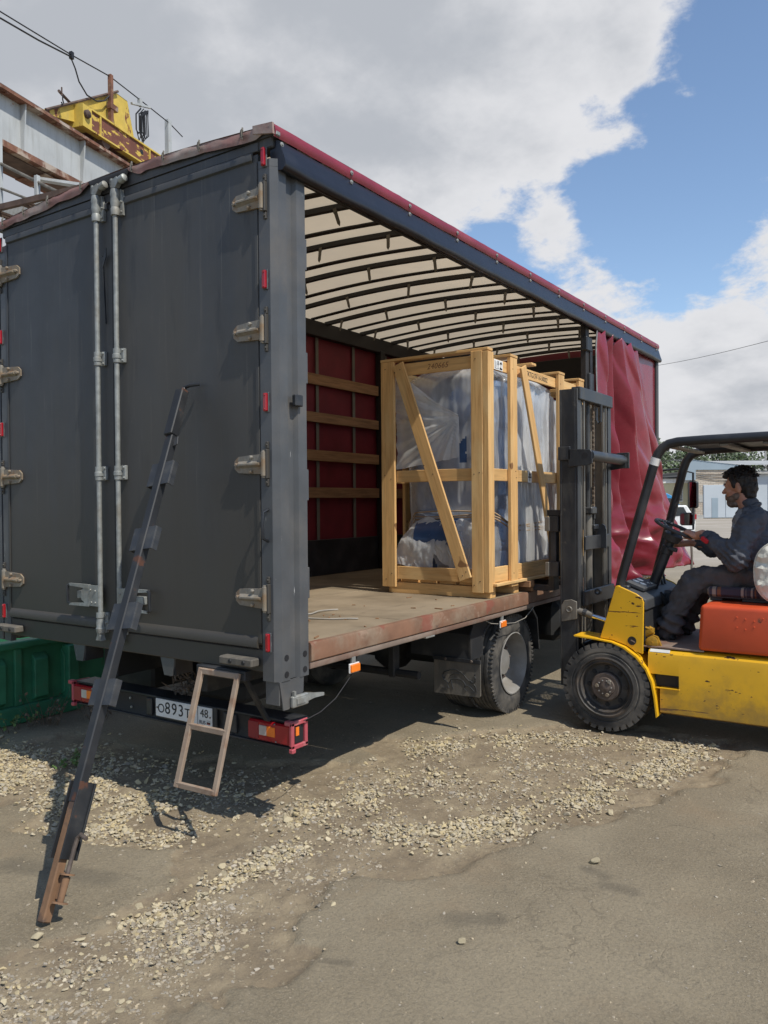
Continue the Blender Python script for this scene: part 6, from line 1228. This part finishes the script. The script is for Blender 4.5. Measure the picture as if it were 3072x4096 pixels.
mb = MB(); m = T(1.035, Y0+.05, .668) @ YZ; mb.lathe([(.045, -.04), (.045, .01), (.03, .014), (.014, .014), (.014, .024)], m, 20); mb.prism([(.985, .635), (1.10, .635), (1.092, .66), (1.07, .71), (1.035, .722), (1.0, .70)], 1, Y0+.06, Y0+.09); mb.lathe([(.032, -.03), (.032, .03)], T(1.0, Y0+.09, .74) @ rot('Y', rad(60)), 14); mb.lathe([(.016, 0), (.018, .03)], T(1.03, Y0+.08, .74), 10); fp('brake_cylinder', mb, 'brass'); mb = MB(); mb.tube([(.975, Y0+.07, .775), (1.01, Y0+.07, .765), (1.035, Y0+.08, .77)], .009, 6); fp('brake_pipe', mb, 'brass')
def fwheel(x, yo, r, sg, w=.19):
    m = T(x, yo, r-.004) @ (YZ if sg < 0 else rot('X', rad(-90))); k = r/.325     # local +z points outward
    prof = [(.20*k, -w), (.285*k, -w), (.315*k, -w+.02), (.325*k, -w+.05), (.325*k, -.045), (.316*k, -.02), (.30*k, -.004), (.262*k, .0), (.258*k, -.006), (.25*k, -.006), (.245*k, .002), (.225*k, .0), (.215*k, -.01)]
    t = fp('wheel', MB().lathe(prof, m, 60, closed=True), 'rubber')
    mb = MB()
    for j in range(34):
        a = j/34*2*math.pi; mb.prism([(.296*k, -.022*k), (.328*k, -.026*k), (.328*k, .014*k), (.296*k, .018*k)], 2, -.055, -.002, m @ rot('Z', a)); mb.prism([(.30*k, -.022*k), (.328*k, -.026*k), (.328*k, .014*k), (.30*k, .018*k)], 2, -w, -w+.07, m @ rot('Z', a+.09))
    fp('tread_lug', mb, 'rubber', t, kind='stuff')
    r_ = fp('rim', MB().lathe([(.222*k, -.012), (.226*k, .006), (.214*k, .010), (.206*k, -.004), (.196*k, -.006), (.188*k, .002), (.18*k, -.005), (.17*k, -.05), (.155*k, -.06), (.11*k, -.055), (.105*k, -.03), (.02, -.03)], m, 44, caps=(0, 1)), 'fl_rim', t)
    fp('hub', MB().lathe([(.107*k, -.05), (.107*k, -.012), (.098*k, -.004), (.072*k, -.006), (.068*k, .006), (.03, .010), (.012, .018), (.01, .018)], m, 32), 'hub', t)
    for j in range(3): a = j*2*math.pi/3+.9; fp('hub_bolt', MB().lathe([(.014*k, 0), (.014*k, .018)], m @ T(.058*math.cos(a)*k, .058*math.sin(a)*k, .004), 6), 'hinge', t)
    mb = MB()
    for j in range(10): a = j*math.pi/5; mb.lathe([(.006, 0), (.005, .007)], m @ T(.05*math.cos(a)*k, .05*math.sin(a)*k, .006), 6)
    fp('hub_stud', mb, 'rim', t)
    for j in range(8): a = j*math.pi/4; fp('wheel_nut', MB().lathe([(.018*k, 0), (.016*k, .006)], m @ T(.138*math.cos(a)*k, .138*math.sin(a)*k, -.054), 8), 'under', t)
fwheel(.715, Y0-.045, .325, -1); fwheel(.715, Y1+.045, .325, 1); fwheel(2.25, Y0+.0, .26, -1); fwheel(2.25, Y1-.0, .26, 1)
# mast
def mast():
    def chan(y0, y1, x0, x1, z0, z1, open_y, th=.018):   # C section upright
        mb = MB(); mb.box(x0, x0+th, y0, y1, z0, z1).box(x1-th, x1, y0, y1, z0, z1)
        mb.box(x0+th, x1-th, (y0 if open_y > 0 else y1-th), (y0+th if open_y > 0 else y1), z0, z1); return mb
    a = fp('outer_upright', chan(2.965, 3.04, .305, .455, .26, 2.585, 1), 'mast', sm=.3, bevel=.004); fp('outer_upright', chan(3.685, 3.76, .305, .455, .26, 2.585, -1), 'mast', sm=.3, bevel=.004)
    fp('inner_upright', chan(3.055, 3.115, .315, .44, .30, 2.57, 1), 'slide', sm=.3, bevel=.003); fp('inner_upright', chan(3.61, 3.67, .315, .44, .30, 2.57, -1), 'slide', sm=.3, bevel=.003)
    fp('rail_edge', MB().box(.452, .46, 3.09, 3.112, .32, 2.5), 'slide'); fp('rail_edge', MB().box(.452, .46, 3.615, 3.632, .32, 2.5), 'slide')
    fp('top_tie', MB().cbox(.40, .475, 2.975, 3.75, 2.50, 2.60, .006), 'mast'); fp('cross_tie', MB().cbox(.455, .475, 3.08, 3.66, 1.32, 1.43, .005), 'mast'); fp('cross_tie', MB().cbox(.455, .48, 3.04, 3.75, .88, 1.0, .005), 'mast'); fp('cross_tie', MB().cbox(.455, .475, 3.04, 3.70, .50, .60, .005), 'mast')
    b = fp('tie_bracket', MB().prism([(.385, 1.975), (.385, 2.115), (.56, 2.105), (.575, 2.085), (.575, 2.0), (.55, 1.985)], 1, 2.945, 2.963), 'mast', bevel=.003); fp('pin_hole', MB().lathe([(.022, -.001), (.023, .0015)], T(.52, 2.945, 2.06) @ YZ, 16), 'ink', b); fp('bolt', MB().lathe([(.022, 0), (.022, .012), (.012, .014)], T(.345, 2.963, 2.09) @ YZ, 14), 'mast', b)
    fp('corner_plate', MB().cbox(.30, .40, 2.945, 2.964, 2.03, 2.135, .004), 'mast')
    t = fp('cross_tube', MB().tube([(.545, 2.96, 2.06), (.545, 3.79, 2.055)], .043, 16), 'mast'); fp('tube_flange', MB().cbox(.495, .60, 3.79, 3.806, 1.985, 2.12, .004), 'mast', t); fp('tie_bracket', MB().prism([(.44, 1.97), (.44, 2.12), (.58, 2.105), (.58, 1.99)], 1, 3.762, 3.78), 'mast')
    # lift cylinders, chains
    fp('lift_cylinder', MB().tube([(.40, 3.33, .3), (.40, 3.33, 1.62)], .036, 12), 'slide'); fp('lift_rod', MB().tube([(.40, 3.33, 1.62), (.40, 3.33, 2.5)], .02, 10), 'mast'); fp('cylinder_head', MB().cbox(.34, .46, 3.27, 3.39, 1.60, 1.66, .01), 'mast')
    for x, y in ((.36, 3.36), (.425, 3.40)):
        c = None
        lk = MB(); n = 44; zt_, zb = 2.50, 1.66
        for k in range(n):
            z = lerp(zt_, zb, (k+.5)/n); h = .0105; lk.cbox(x-.011, x+.011, y-(.010 if k % 2 else .006), y+(.010 if k % 2 else .006), z-h*1.12, z+h*1.12, .005)
        c = fp('lift_chain', lk, 'chain', sm=.5); fp('chain_anchor', MB().cbox(x-.012, x+.012, y-.012, y+.012, 1.56, 1.665, .004), 'mast', c); fp('anchor_rod', MB().tube([(x, y, 1.56), (x, y, 1.46)], .008, 6), 'mast', c)
    fp('chain_yoke', MB().cbox(.33, .46, 3.33, 3.43, 1.475, 1.515, .006), 'mast')
    mb = MB(); mb.prism([(.445, 1.32), (.52, 1.32), (.52, 1.47), (.508, 1.505), (.485, 1.52), (.46, 1.505), (.445, 1.47)], 1, 3.43, 3.445); fp('hose_guide', mb, 'mast'); mb = MB(); mb.tube([(.44, 3.44, 2.48), (.44, 3.44, 2.38), (.455, 3.44, 2.35), (.475, 3.44, 2.36), (.48, 3.44, 2.5)], .010, 6); fp('hose_loop', mb, 'mast')
    fp('lug', MB().lathe([(.012, -.02), (.026, -.02), (.026, .02), (.012, .02)], T(.53, 3.2, .985) @ YZ, 14, closed=True), 'mast')
    # carriage and forks
    c = fp('carriage', MB().cbox(.20, .285, 2.985, 3.74, 1.465, 1.59, .006).cbox(.20, .285, 2.985, 3.74, 1.108, 1.228, .006).cbox(.285, .31, 3.06, 3.10, 1.05, 1.64, .004).cbox(.285, .31, 3.63, 3.67, 1.05, 1.64, .004), 'mast', sm=.3); fp('carriage_stop', MB().cbox(.185, .30, 2.99, 3.04, 1.59, 1.64, .005), 'black', c)
    fp('carriage_plate', MB().cbox(.215, .26, 2.995, 3.07, 1.228, 1.465, .004), 'black', c); fp('worn_end', MB().cbox(.17, .21, 2.98, 3.06, 1.47, 1.585, .004), 'slide', c); fp('worn_end', MB().cbox(.172, .205, 2.98, 3.06, 1.112, 1.223, .004), 'slide', c)
    for y in (3.10, 3.58):
        mb = MB(); mb.prism([(.20, 1.62), (.155, 1.62), (.15, 1.02), (-.95, 1.006), (-.95, .998), (.12, .976), (.20, .985)], 1, y, y+.11); fp('fork', mb, 'mast', sm=.3, bevel=.004)
    for y, s in ((2.985, 1), (3.74, -1)):
        mb = MB(); mb.tube([(.40, y, .862), (.50, y, .838), (.56, y, .82)], .026, 12); h = fp('tilt_cylinder', mb, 'slide'); fp('tilt_rod', MB().tube([(.55, y, .822), (.70, y, .783)], .018, 12), 'chrome', h)
        mb = MB(); mb.prism([(.318, .76), (.445, .79), (.445, .925), (.40, .94), (.345, .93), (.318, .89)], 1, y-.035, y-.02).prism([(.318, .76), (.445, .79), (.445, .925), (.40, .94), (.345, .93), (.318, .89)], 1, y+.02, y+.035); fp('tilt_clevis', mb, 'slide', h, bevel=.004); fp('clevis_pin', MB().lathe([(.012, -.045), (.026, -.04), (.026, .04), (.02, .045), (.009, .038)], T(.385, y, .862) @ YZ, 14), 'slide', h)
        fp('gland', MB().lathe([(.03, -.015), (.03, .015)], T(.50, y, .838) @ rot('Y', rad(103)), 10), 'mast', h)
mast()
# overhead guard
def guard():
    def arcp(P): return [Vector(p) for p in P]
    n1 = fp('guard_pillar', MB().tube(arcp([(.785, 2.95, 1.05), (.80, 2.95, 1.13), (1.045, 2.95, 1.985), (1.072, 2.95, 2.05), (1.105, 2.95, 2.092), (1.15, 2.95, 2.118), (1.21, 2.95, 2.13), (1.4, 2.95, 2.135), (2.0, 2.95, 2.14), (2.4, 2.95, 2.14), (2.46, 2.95, 2.08), (2.5, 2.95, 1.0)]), .034, 14), 'black')
    n2 = fp('guard_pillar', MB().tube(arcp([(.765, 3.85, .93), (1.03, 3.85, 1.96), (1.055, 3.85, 2.03), (1.09, 3.85, 2.075), (1.14, 3.85, 2.10), (1.21, 3.85, 2.112), (1.4, 3.85, 2.12), (2.4, 3.85, 2.13), (2.46, 3.85, 2.07), (2.5, 3.85, 1.0)]), .034, 14), 'black')
    ta = Vector((1.0, 2.95, 1.83)); dd = Vector((.276, 0, .961)); fp('tape_band', MB().tube([Vector((1.040, 2.95, 1.968)), Vector((1.058, 2.95, 2.02))], .0362, 14), 'paper', n1)
    fp('foot_bracket', MB().cbox(.76, .86, 2.92, 2.98, 1.02, 1.075, .01), 'black', n1); fp('foot_bracket', MB().cbox(.72, .84, 3.82, 3.88, .92, .99, .01), 'black', n2)
    for x in (1.175, 1.52, 1.80, 2.1, 2.38): fp('guard_bar', MB().cbox(x-.03, x+.03, 2.96, 3.84, 2.085, 2.105, .004), 'slide')
    mb = MB()
    for i in range(22):      # expanded metal
        for j in range(34):
            x = 1.18+i*.032+(.016 if j % 2 else 0); y = 2.975+j*.026
            if x > 1.5: continue
            for sx in (-1, 1): bar(mb, (x, y, 2.128), (x+sx*.016, y+.026, 2.128), .010, .006, (0, 0, 1), .0005)
    fp('guard_mesh', mb, 'black', kind='stuff'); fp('guard_roof', MB().cbox(1.5, 2.42, 2.96, 3.84, 2.122, 2.134, .002), 'black')
guard()
def cockpit():
    Cc = Vector((1.100, 3.35, 1.487)); tilt = rot('Y', rad(25)); F = T(*Cc) @ tilt   # wheel plane tipped toward the driver
    pts = [F @ Vector((.165*math.cos(a), .165*math.sin(a), 0)) for a in [k*2*math.pi/48 for k in range(48)]]
    w = fp('steering_wheel', MB().tube(pts, .0135, 10, closed=True), 'dash'); mb = MB()
    for a in (.5, 2.6, 4.7): bar(mb, F @ Vector((.03*math.cos(a), .03*math.sin(a), -.035)), F @ Vector((.158*math.cos(a), .158*math.sin(a), -.002)), .028, .010, tilt @ Vector((0, 0, 1)))
    fp('spoke', mb, 'dash', w); fp('hub', MB().lathe([(.03, -.02), (.05, -.03), (.075, -.05), (.06, -.10), (.035, -.115)], F, 20), 'dash', w)
    a, b = F @ Vector((0, 0, -.09)), Vector((.885, 3.36, .96)); fp('steering_column', MB().tube([a, lerp(a, b, .12), lerp(a, b, .13), lerp(a, b, .24), lerp(a, b, .25), b], [.032, .034, .048, .048, .038, .042], 14), 'black'); mb = MB(); mb.tube([lerp(a, b, .18), lerp(a, b, .18)+Vector((.03, -.05, .01)), lerp(a, b, .18)+Vector((.085, -.06, .0))], [.014, .014, .018], 8); fp('column_lever', mb, 'dash')
    s = fp('seat', MB().cbox(1.37, 1.92, 3.12, 3.68, 1.005, 1.075, .03), 'seat', sm=.7); fp('seat_base', MB().cbox(1.385, 1.47, 3.15, 3.28, .972, 1.006, .006).cbox(1.385, 1.47, 3.5, 3.64, .972, 1.006, .006).cbox(1.6, 1.9, 3.15, 3.64, .972, 1.005, .006), 'black', s); fp('seat_pan', MB().cbox(1.375, 1.92, 3.14, 3.66, .994, 1.012, .004), 'black', s)
    # backrest in a loose cream cover, turned out toward the near side
    def f(u, v):
        a = u*2*math.pi; r = abs(math.sin(v*math.pi))**.22; sx = math.copysign(abs(math.cos(a))**.8, math.cos(a)); sz = math.copysign(abs(math.sin(a))**.8, math.sin(a))
        x = 1.955+.245*r*sx; z = 1.205+.225*r*sz; y = 3.02-math.copysign(abs(math.cos(v*math.pi))**.5, math.cos(v*math.pi))*.03; k = (creases((x, z), 6, 8, 5.0)-.20)*.34
        if v > .5: k = 0
        return Vector((x, y-k*r*(1-r*.55), z))
    mb = MB().grid(f, 72, 60, closeu=True); b = fp('backrest', mb, 'cover', sm=.35)
    fp('cover_piping', MB().tube([(1.955+.248*math.copysign(abs(math.cos(a))**.8, math.cos(a)), 3.012, 1.205+.228*math.copysign(abs(math.sin(a))**.8, math.sin(a))) for a in [k*2*math.pi/60 for k in range(60)]], .007, 6, closed=True), 'piping', b)
    fp('backrest_stay', MB().cbox(1.84, 1.88, 3.06, 3.14, .99, 1.2, .004), 'black', b)
cockpit()
# ------------------------------------------------------------------ driver
def displaced(mb, fn):
    me = mb.mesh('d'); bm = bmesh.new(); bm.from_mesh(me); bm.normal_update()
    for v in bm.verts: v.co += v.normal*fn(v.co)
    out = MB().bm(bm); bpy.data.meshes.remove(me); return out
def driver():
    th = thing('person', 'bearded man in dark navy work jacket driving the forklift with his hand on the wheel', 'person', (1.66, 3.4, 1.06))
    HC = Vector((1.55, 3.40, 1.80)); HR = T(*HC) @ rot('Z', rad(-10)) @ rot('Y', rad(-4)); HR = HR @ Matrix.Scale(1.07, 4); H = lambda x, y, z: HR @ Vector((x, y, z))     # head frame: -x is forward
    body = MB()
    def hb(c, sc): body.ball(None, 1, 2, (1, 1, 1), HR @ T(*c) @ Matrix.Diagonal((*sc, 1)))
    hb((.005, 0, .030), (.098, .078, .098)); hb((-.035, 0, -.045), (.065, .060, .075)); hb((-.058, 0, -.10), (.030, .034, .030)); hb((-.068, 0, .015), (.030, .056, .055)); hb((-.070, 0, -.055), (.030, .036, .040))
    body.capsule(H(-.094, 0, .012), H(-.118, 0, -.026), .009, .0135, 10); body.capsule(H(-.112, -.011, -.030), H(-.112, .011, -.030), .0095, .0095, 8)
    body.capsule(H(-.088, -.036, .022), H(-.088, .036, .022), .012, .012, 8); body.capsule(H(-.100, -.014, -.064), H(-.100, .014, -.064), .008, .008, 8); body.capsule(H(-.097, -.013, -.078), H(-.097, .013, -.078), .0085, .0085, 8)
    for s in (-1, 1):
        hb((-.066, s*.040, -.022), (.026, .018, .020))
        body.ball(None, 1, 2, (1, 1, 1), HR @ T(.012, s*.079, -.010) @ rot('Z', s*.35) @ rot('Y', -.2) @ Matrix.Diagonal((.021, .010, .034, 1)))
    body.capsule((1.63, 3.4, 1.56), H(.015, 0, -.06), .066, .060)
    body.capsule((1.66, 3.4, 1.16), (1.65, 3.4, 1.46), .11, .11); body.capsule((1.64, 3.26, 1.53), (1.64, 3.54, 1.53), .045, .045)
    arms = [((1.635, 3.205, 1.555), (1.575, 3.115, 1.285), (1.322, 3.215, 1.458)), ((1.635, 3.595, 1.555), (1.49, 3.66, 1.285), (1.175, 3.52, 1.372))]
    for s, e, w in arms: body.capsule(s, e, .052, .042); body.capsule(e, w, .042, .027)
    legs = [((1.65, 3.29, 1.14), (1.232, 3.24, 1.095), (1.055, 3.25, .735)), ((1.65, 3.51, 1.14), (1.245, 3.56, 1.09), (1.10, 3.56, .735))]
    for h, k, a in legs: body.capsule(h, k, .07, .055); body.capsule(k, a, .052, .035); body.capsule(a, (a[0]-.10, a[1], .685), .035, .03)
    def finger(P, r): 
        for i in range(len(P)-1): body.capsule(P[i], P[i+1], r*(1-.08*i), r*(1-.08*(i+1)), 8)
    # near hand closed over the rim
    tg = Vector((.31, .94, -.145)).normalized(); up = Vector((.42, 0, .906)); out = Vector((.85, -.32, -.40)).normalized(); rc = Vector((1.218, 3.262, 1.432)); tg = Vector((.52, .82, -.24)).normalized()
    body.capsule((1.322, 3.215, 1.458), rc+out*.042+up*.026, .031, .031); 
    for k, ln in enumerate((.92, 1.0, .97, .8)):
        o = tg*((1.5-k)*.0215); body.capsule(rc+out*.052+up*.022+o*.8, rc+up*.040+out*.014+o, .019, .0145, 8)
        finger([rc+up*.040+out*.012+o, rc+up*.034-out*.022*ln+o*1.05, rc+up*.002-out*.034*ln+o, rc-up*.022-out*.010+o], .0118)
    finger([rc+out*.055+up*.012-tg*.024, rc+out*.028+up*.024-tg*.050, rc+up*.020-out*.006-tg*.057, rc+up*.004-out*.024-tg*.052], .013)
    # far hand on the column lever
    rc = Vector((1.085, 3.47, 1.365)); ax = Vector((.45, -.1, .9)).normalized(); of = Vector((-.8, -.6, .1)).normalized()
    body.capsule((1.175, 3.52, 1.372), rc, .027, .027)
    for k, ln in enumerate((.92, 1.0, .96, .8)):
        o = ax*((1.5-k)*.019); finger([rc+o*.8, rc+of*.035*ln+o, rc+of*.052*ln+Vector((.0, -.022, -.004))+o, rc+of*.040+Vector((.018, -.035, 0))+o], .0098)
    finger([rc+ax*.02, rc+ax*.045+of*.02, rc+ax*.05+of*.045], .011)
    sk = remesh(body, .0058, 2, .4); b = obj('body', sk, M['skin'], th, smooth=4)
    for s in (-1, 1):
        obj('eye', MB().ball(None, 1, 2, (1, 1, 1), HR @ T(-.083, s*.031, .004) @ Matrix.Diagonal((.011, .013, .0075, 1))), M['paper'], th); obj('iris', MB().ball(None, 1, 2, (1, 1, 1), HR @ T(-.0925, s*.031, .004) @ Matrix.Diagonal((.003, .005, .005, 1))), M['ink'], th)
        obj('eyebrow', MB().tube([H(-.097, s*.016, .026), H(-.096, s*.035, .032), H(-.085, s*.048, .028)], .0048, 6), M['hair'], th)
    hair = MB()
    for c, s in (((.018, 0, .050), (.100, .084, .084)), ((.055, 0, .0), (.062, .078, .080)), ((-.045, 0, .098), (.052, .062, .040)), ((.06, 0, -.055), (.040, .062, .045)), ((-.085, .0, .085), (.024, .05, .020)), ((-.01, .0, .128), (.06, .05, .02))): hair.ball(None, 1, 2, (1, 1, 1), HR @ T(*c) @ Matrix.Diagonal((*s, 1)))
    for s in (-1, 1): hair.ball(None, 1, 2, (1, 1, 1), HR @ T(-.02, s*.070, .03) @ Matrix.Diagonal((.02, .014, .04, 1)))
    hm_ = displaced(remesh(hair, .007, 1), lambda p: .009*fbm((p.x*38, p.y*38, p.z*22), 3)); obj('hair', hm_, M['hair'], th, smooth=4)
    rg = random.Random(9); tf = MB()
    for k in range(190):
        a = rg.uniform(-2.6, 2.6); b = rg.uniform(.1, 1.45); d = Vector((math.cos(a)*math.cos(b), math.sin(a)*math.cos(b), math.sin(b))); p = Vector((.012+.104*d.x, .088*d.y, .050+.094*d.z)); t_ = Vector((.02+.4*rg.random(), rg.gauss(0, .35), -.25+rg.random()*.5))*.05
        tf.tube([H(*(p*.97)), H(*(p+t_*.5+d*.010)), H(*(p+t_+d*.004))], [.0045, .0035, .001], 4)
    for k in range(14): y_ = rg.uniform(-.05, .05); tf.tube([H(-.05, y_, .125), H(-.085, y_+.01, .115), H(-.104, y_+rg.gauss(0, .01), .085+rg.random()*.02)], [.006, .005, .0015], 4)
    obj('hair_tufts', tf, M['hair'], th, smooth=4)['kind'] = 'stuff'
    bd_ = MB()
    for c, s in (((-.062, 0, -.103), (.034, .040, .033)), ((-.05, 0, -.075), (.046, .058, .03)), ((-.02, 0, -.06), (.05, .0655, .035)), ((-.090, 0, -.052), (.0135, .030, .0055)), ((-.035, 0, -.115), (.04, .04, .02))): bd_.ball(None, 1, 2, (1, 1, 1), HR @ T(*c) @ Matrix.Diagonal((s[0]+.005, s[1]+.005, s[2]+.004, 1)))
    obj('beard', displaced(remesh(bd_, .006, 1), lambda p: .0022*fbm((p.x*60, p.y*60, p.z*40), 3)), M['beard'], th, smooth=4)
    jk = MB()
    for c, s in (((1.70, 3.4, 1.36), (.195, .225, .255)), ((1.625, 3.4, 1.27), (.170, .195, .155)), ((1.67, 3.4, 1.17), (.165, .195, .09)), ((1.71, 3.4, 1.48), (.13, .18, .14))): jk.ball(None, 1, 2, s, None) if False else jk.ball(None, 1, 3, (1, 1, 1), T(*c) @ Matrix.Diagonal((*s, 1)))
    jk.capsule((1.655, 3.225, 1.545), (1.655, 3.575, 1.545), .100, .100); jk.capsule((1.65, 3.4, 1.55), (1.618, 3.4, 1.645), .095, .074)
    for s, e, w in arms:
        e = Vector(e); w = Vector(w); jk.capsule(s, e, .100, .090); jk.capsule(e, lerp(e, w, .87), .080, .045)
    def wr(p):
        d = .020*fbm((p.x*9, p.y*9, p.z*15), 3)+(creases((p.x*1.0+p.y*.6, p.z), 12, 6, 2.6)-.20)*.13+.012*abs(fbm((p.x*17+p.z*9, p.y*12, p.z*17-p.x*7), 3))
        for s, e, w in arms[:1]:
            dd = (p-Vector(e)).length; d += .012*math.sin((p.x+p.z*1.3)*95)*math.exp(-(dd/.10)**2)
        return d-.004
    jm = displaced(remesh(jk, .0085, 4), wr); jo = obj('jacket', jm, [M['jacket'], M['jk_grey']], th, smooth=4)
    for p in jo.data.polygons:
        c = p.center+WM[th.name].translation
        if c.y < 3.36 and 1.44 < c.z < 1.64:
            t = (c.z-1.48)/.14; x0 = 1.510+t*.075
            if 1.46 < c.x < 1.60 and abs(c.x-x0) < .026 and p.normal.x < .35: p.material_index = 1
    col = MB(); col.tube([(1.618+.078*math.cos(a)-.015*math.cos(a), 3.4+.084*math.sin(a), 1.645+.030*math.cos(a)) for a in [k*2*math.pi/28 for k in range(28)]], .016, 8, closed=True); obj('collar', displaced(col, lambda p: .003*fbm((p.x*30, p.y*30, p.z*30))), M['jacket'], th, smooth=4)
    e, w = Vector(arms[0][1]), Vector(arms[0][2]); c = lerp(e, w, .78)
    obj('cuff', MB().tube([lerp(e, w, .80), lerp(e, w, .86), lerp(e, w, .945)], [.052, .053, .045], 16), M['jacket'], th); Wm, _ = frame(c-(w-e)*.08, c+(w-e)*.08, (0, -1, -.35)); obj('cuff_tab', MB().cbox(-.030, .030, -.016, .016, .048, .072, .004, Wm), M['jk_red'], th)
    tr_ = MB(); tr_.ball(None, 1, 3, (1, 1, 1), T(1.66, 3.4, 1.15) @ Matrix.Diagonal((.155, .185, .105, 1)))
    for h, k, a in legs:
        k = Vector(k); a = Vector(a); tr_.capsule(h, k, .115, .092); tr_.capsule(k, lerp(k, a, .55), .090, .095); tr_.capsule(lerp(k, a, .55), a-Vector((0, 0, -.01)), .095, .092)
    def wt(p):
        return (creases((p.x+p.y*.5, p.z), 22, 6, 2.4)-.20)*.15+.020*fbm((p.x*6+p.z*5, p.y*8, p.z*6-p.x*4), 3)+.020*abs(fbm((p.x*13-p.z*11, p.y*9, p.z*7+p.x*5), 2))-.006+(.016*math.sin(p.z*70+p.x*35) if p.z < .84 else 0)
    obj('trousers', displaced(remesh(tr_, .010, 5), wt), M['trouser'], th, smooth=4)
    for h, k, a in legs:
        bt = MB(); bt.capsule((a[0]+.02, a[1], .69), (a[0]-.13, a[1]-.0, .685), .046, .040); bt.capsule((a[0], a[1], .76), (a[0]+.005, a[1], .70), .05, .048); bt.box(a[0]-.165, a[0]+.06, a[1]-.045, a[1]+.045, .648, .668); obj('boot', remesh(bt, .008, 2), M['boot'], th, smooth=4)
driver()
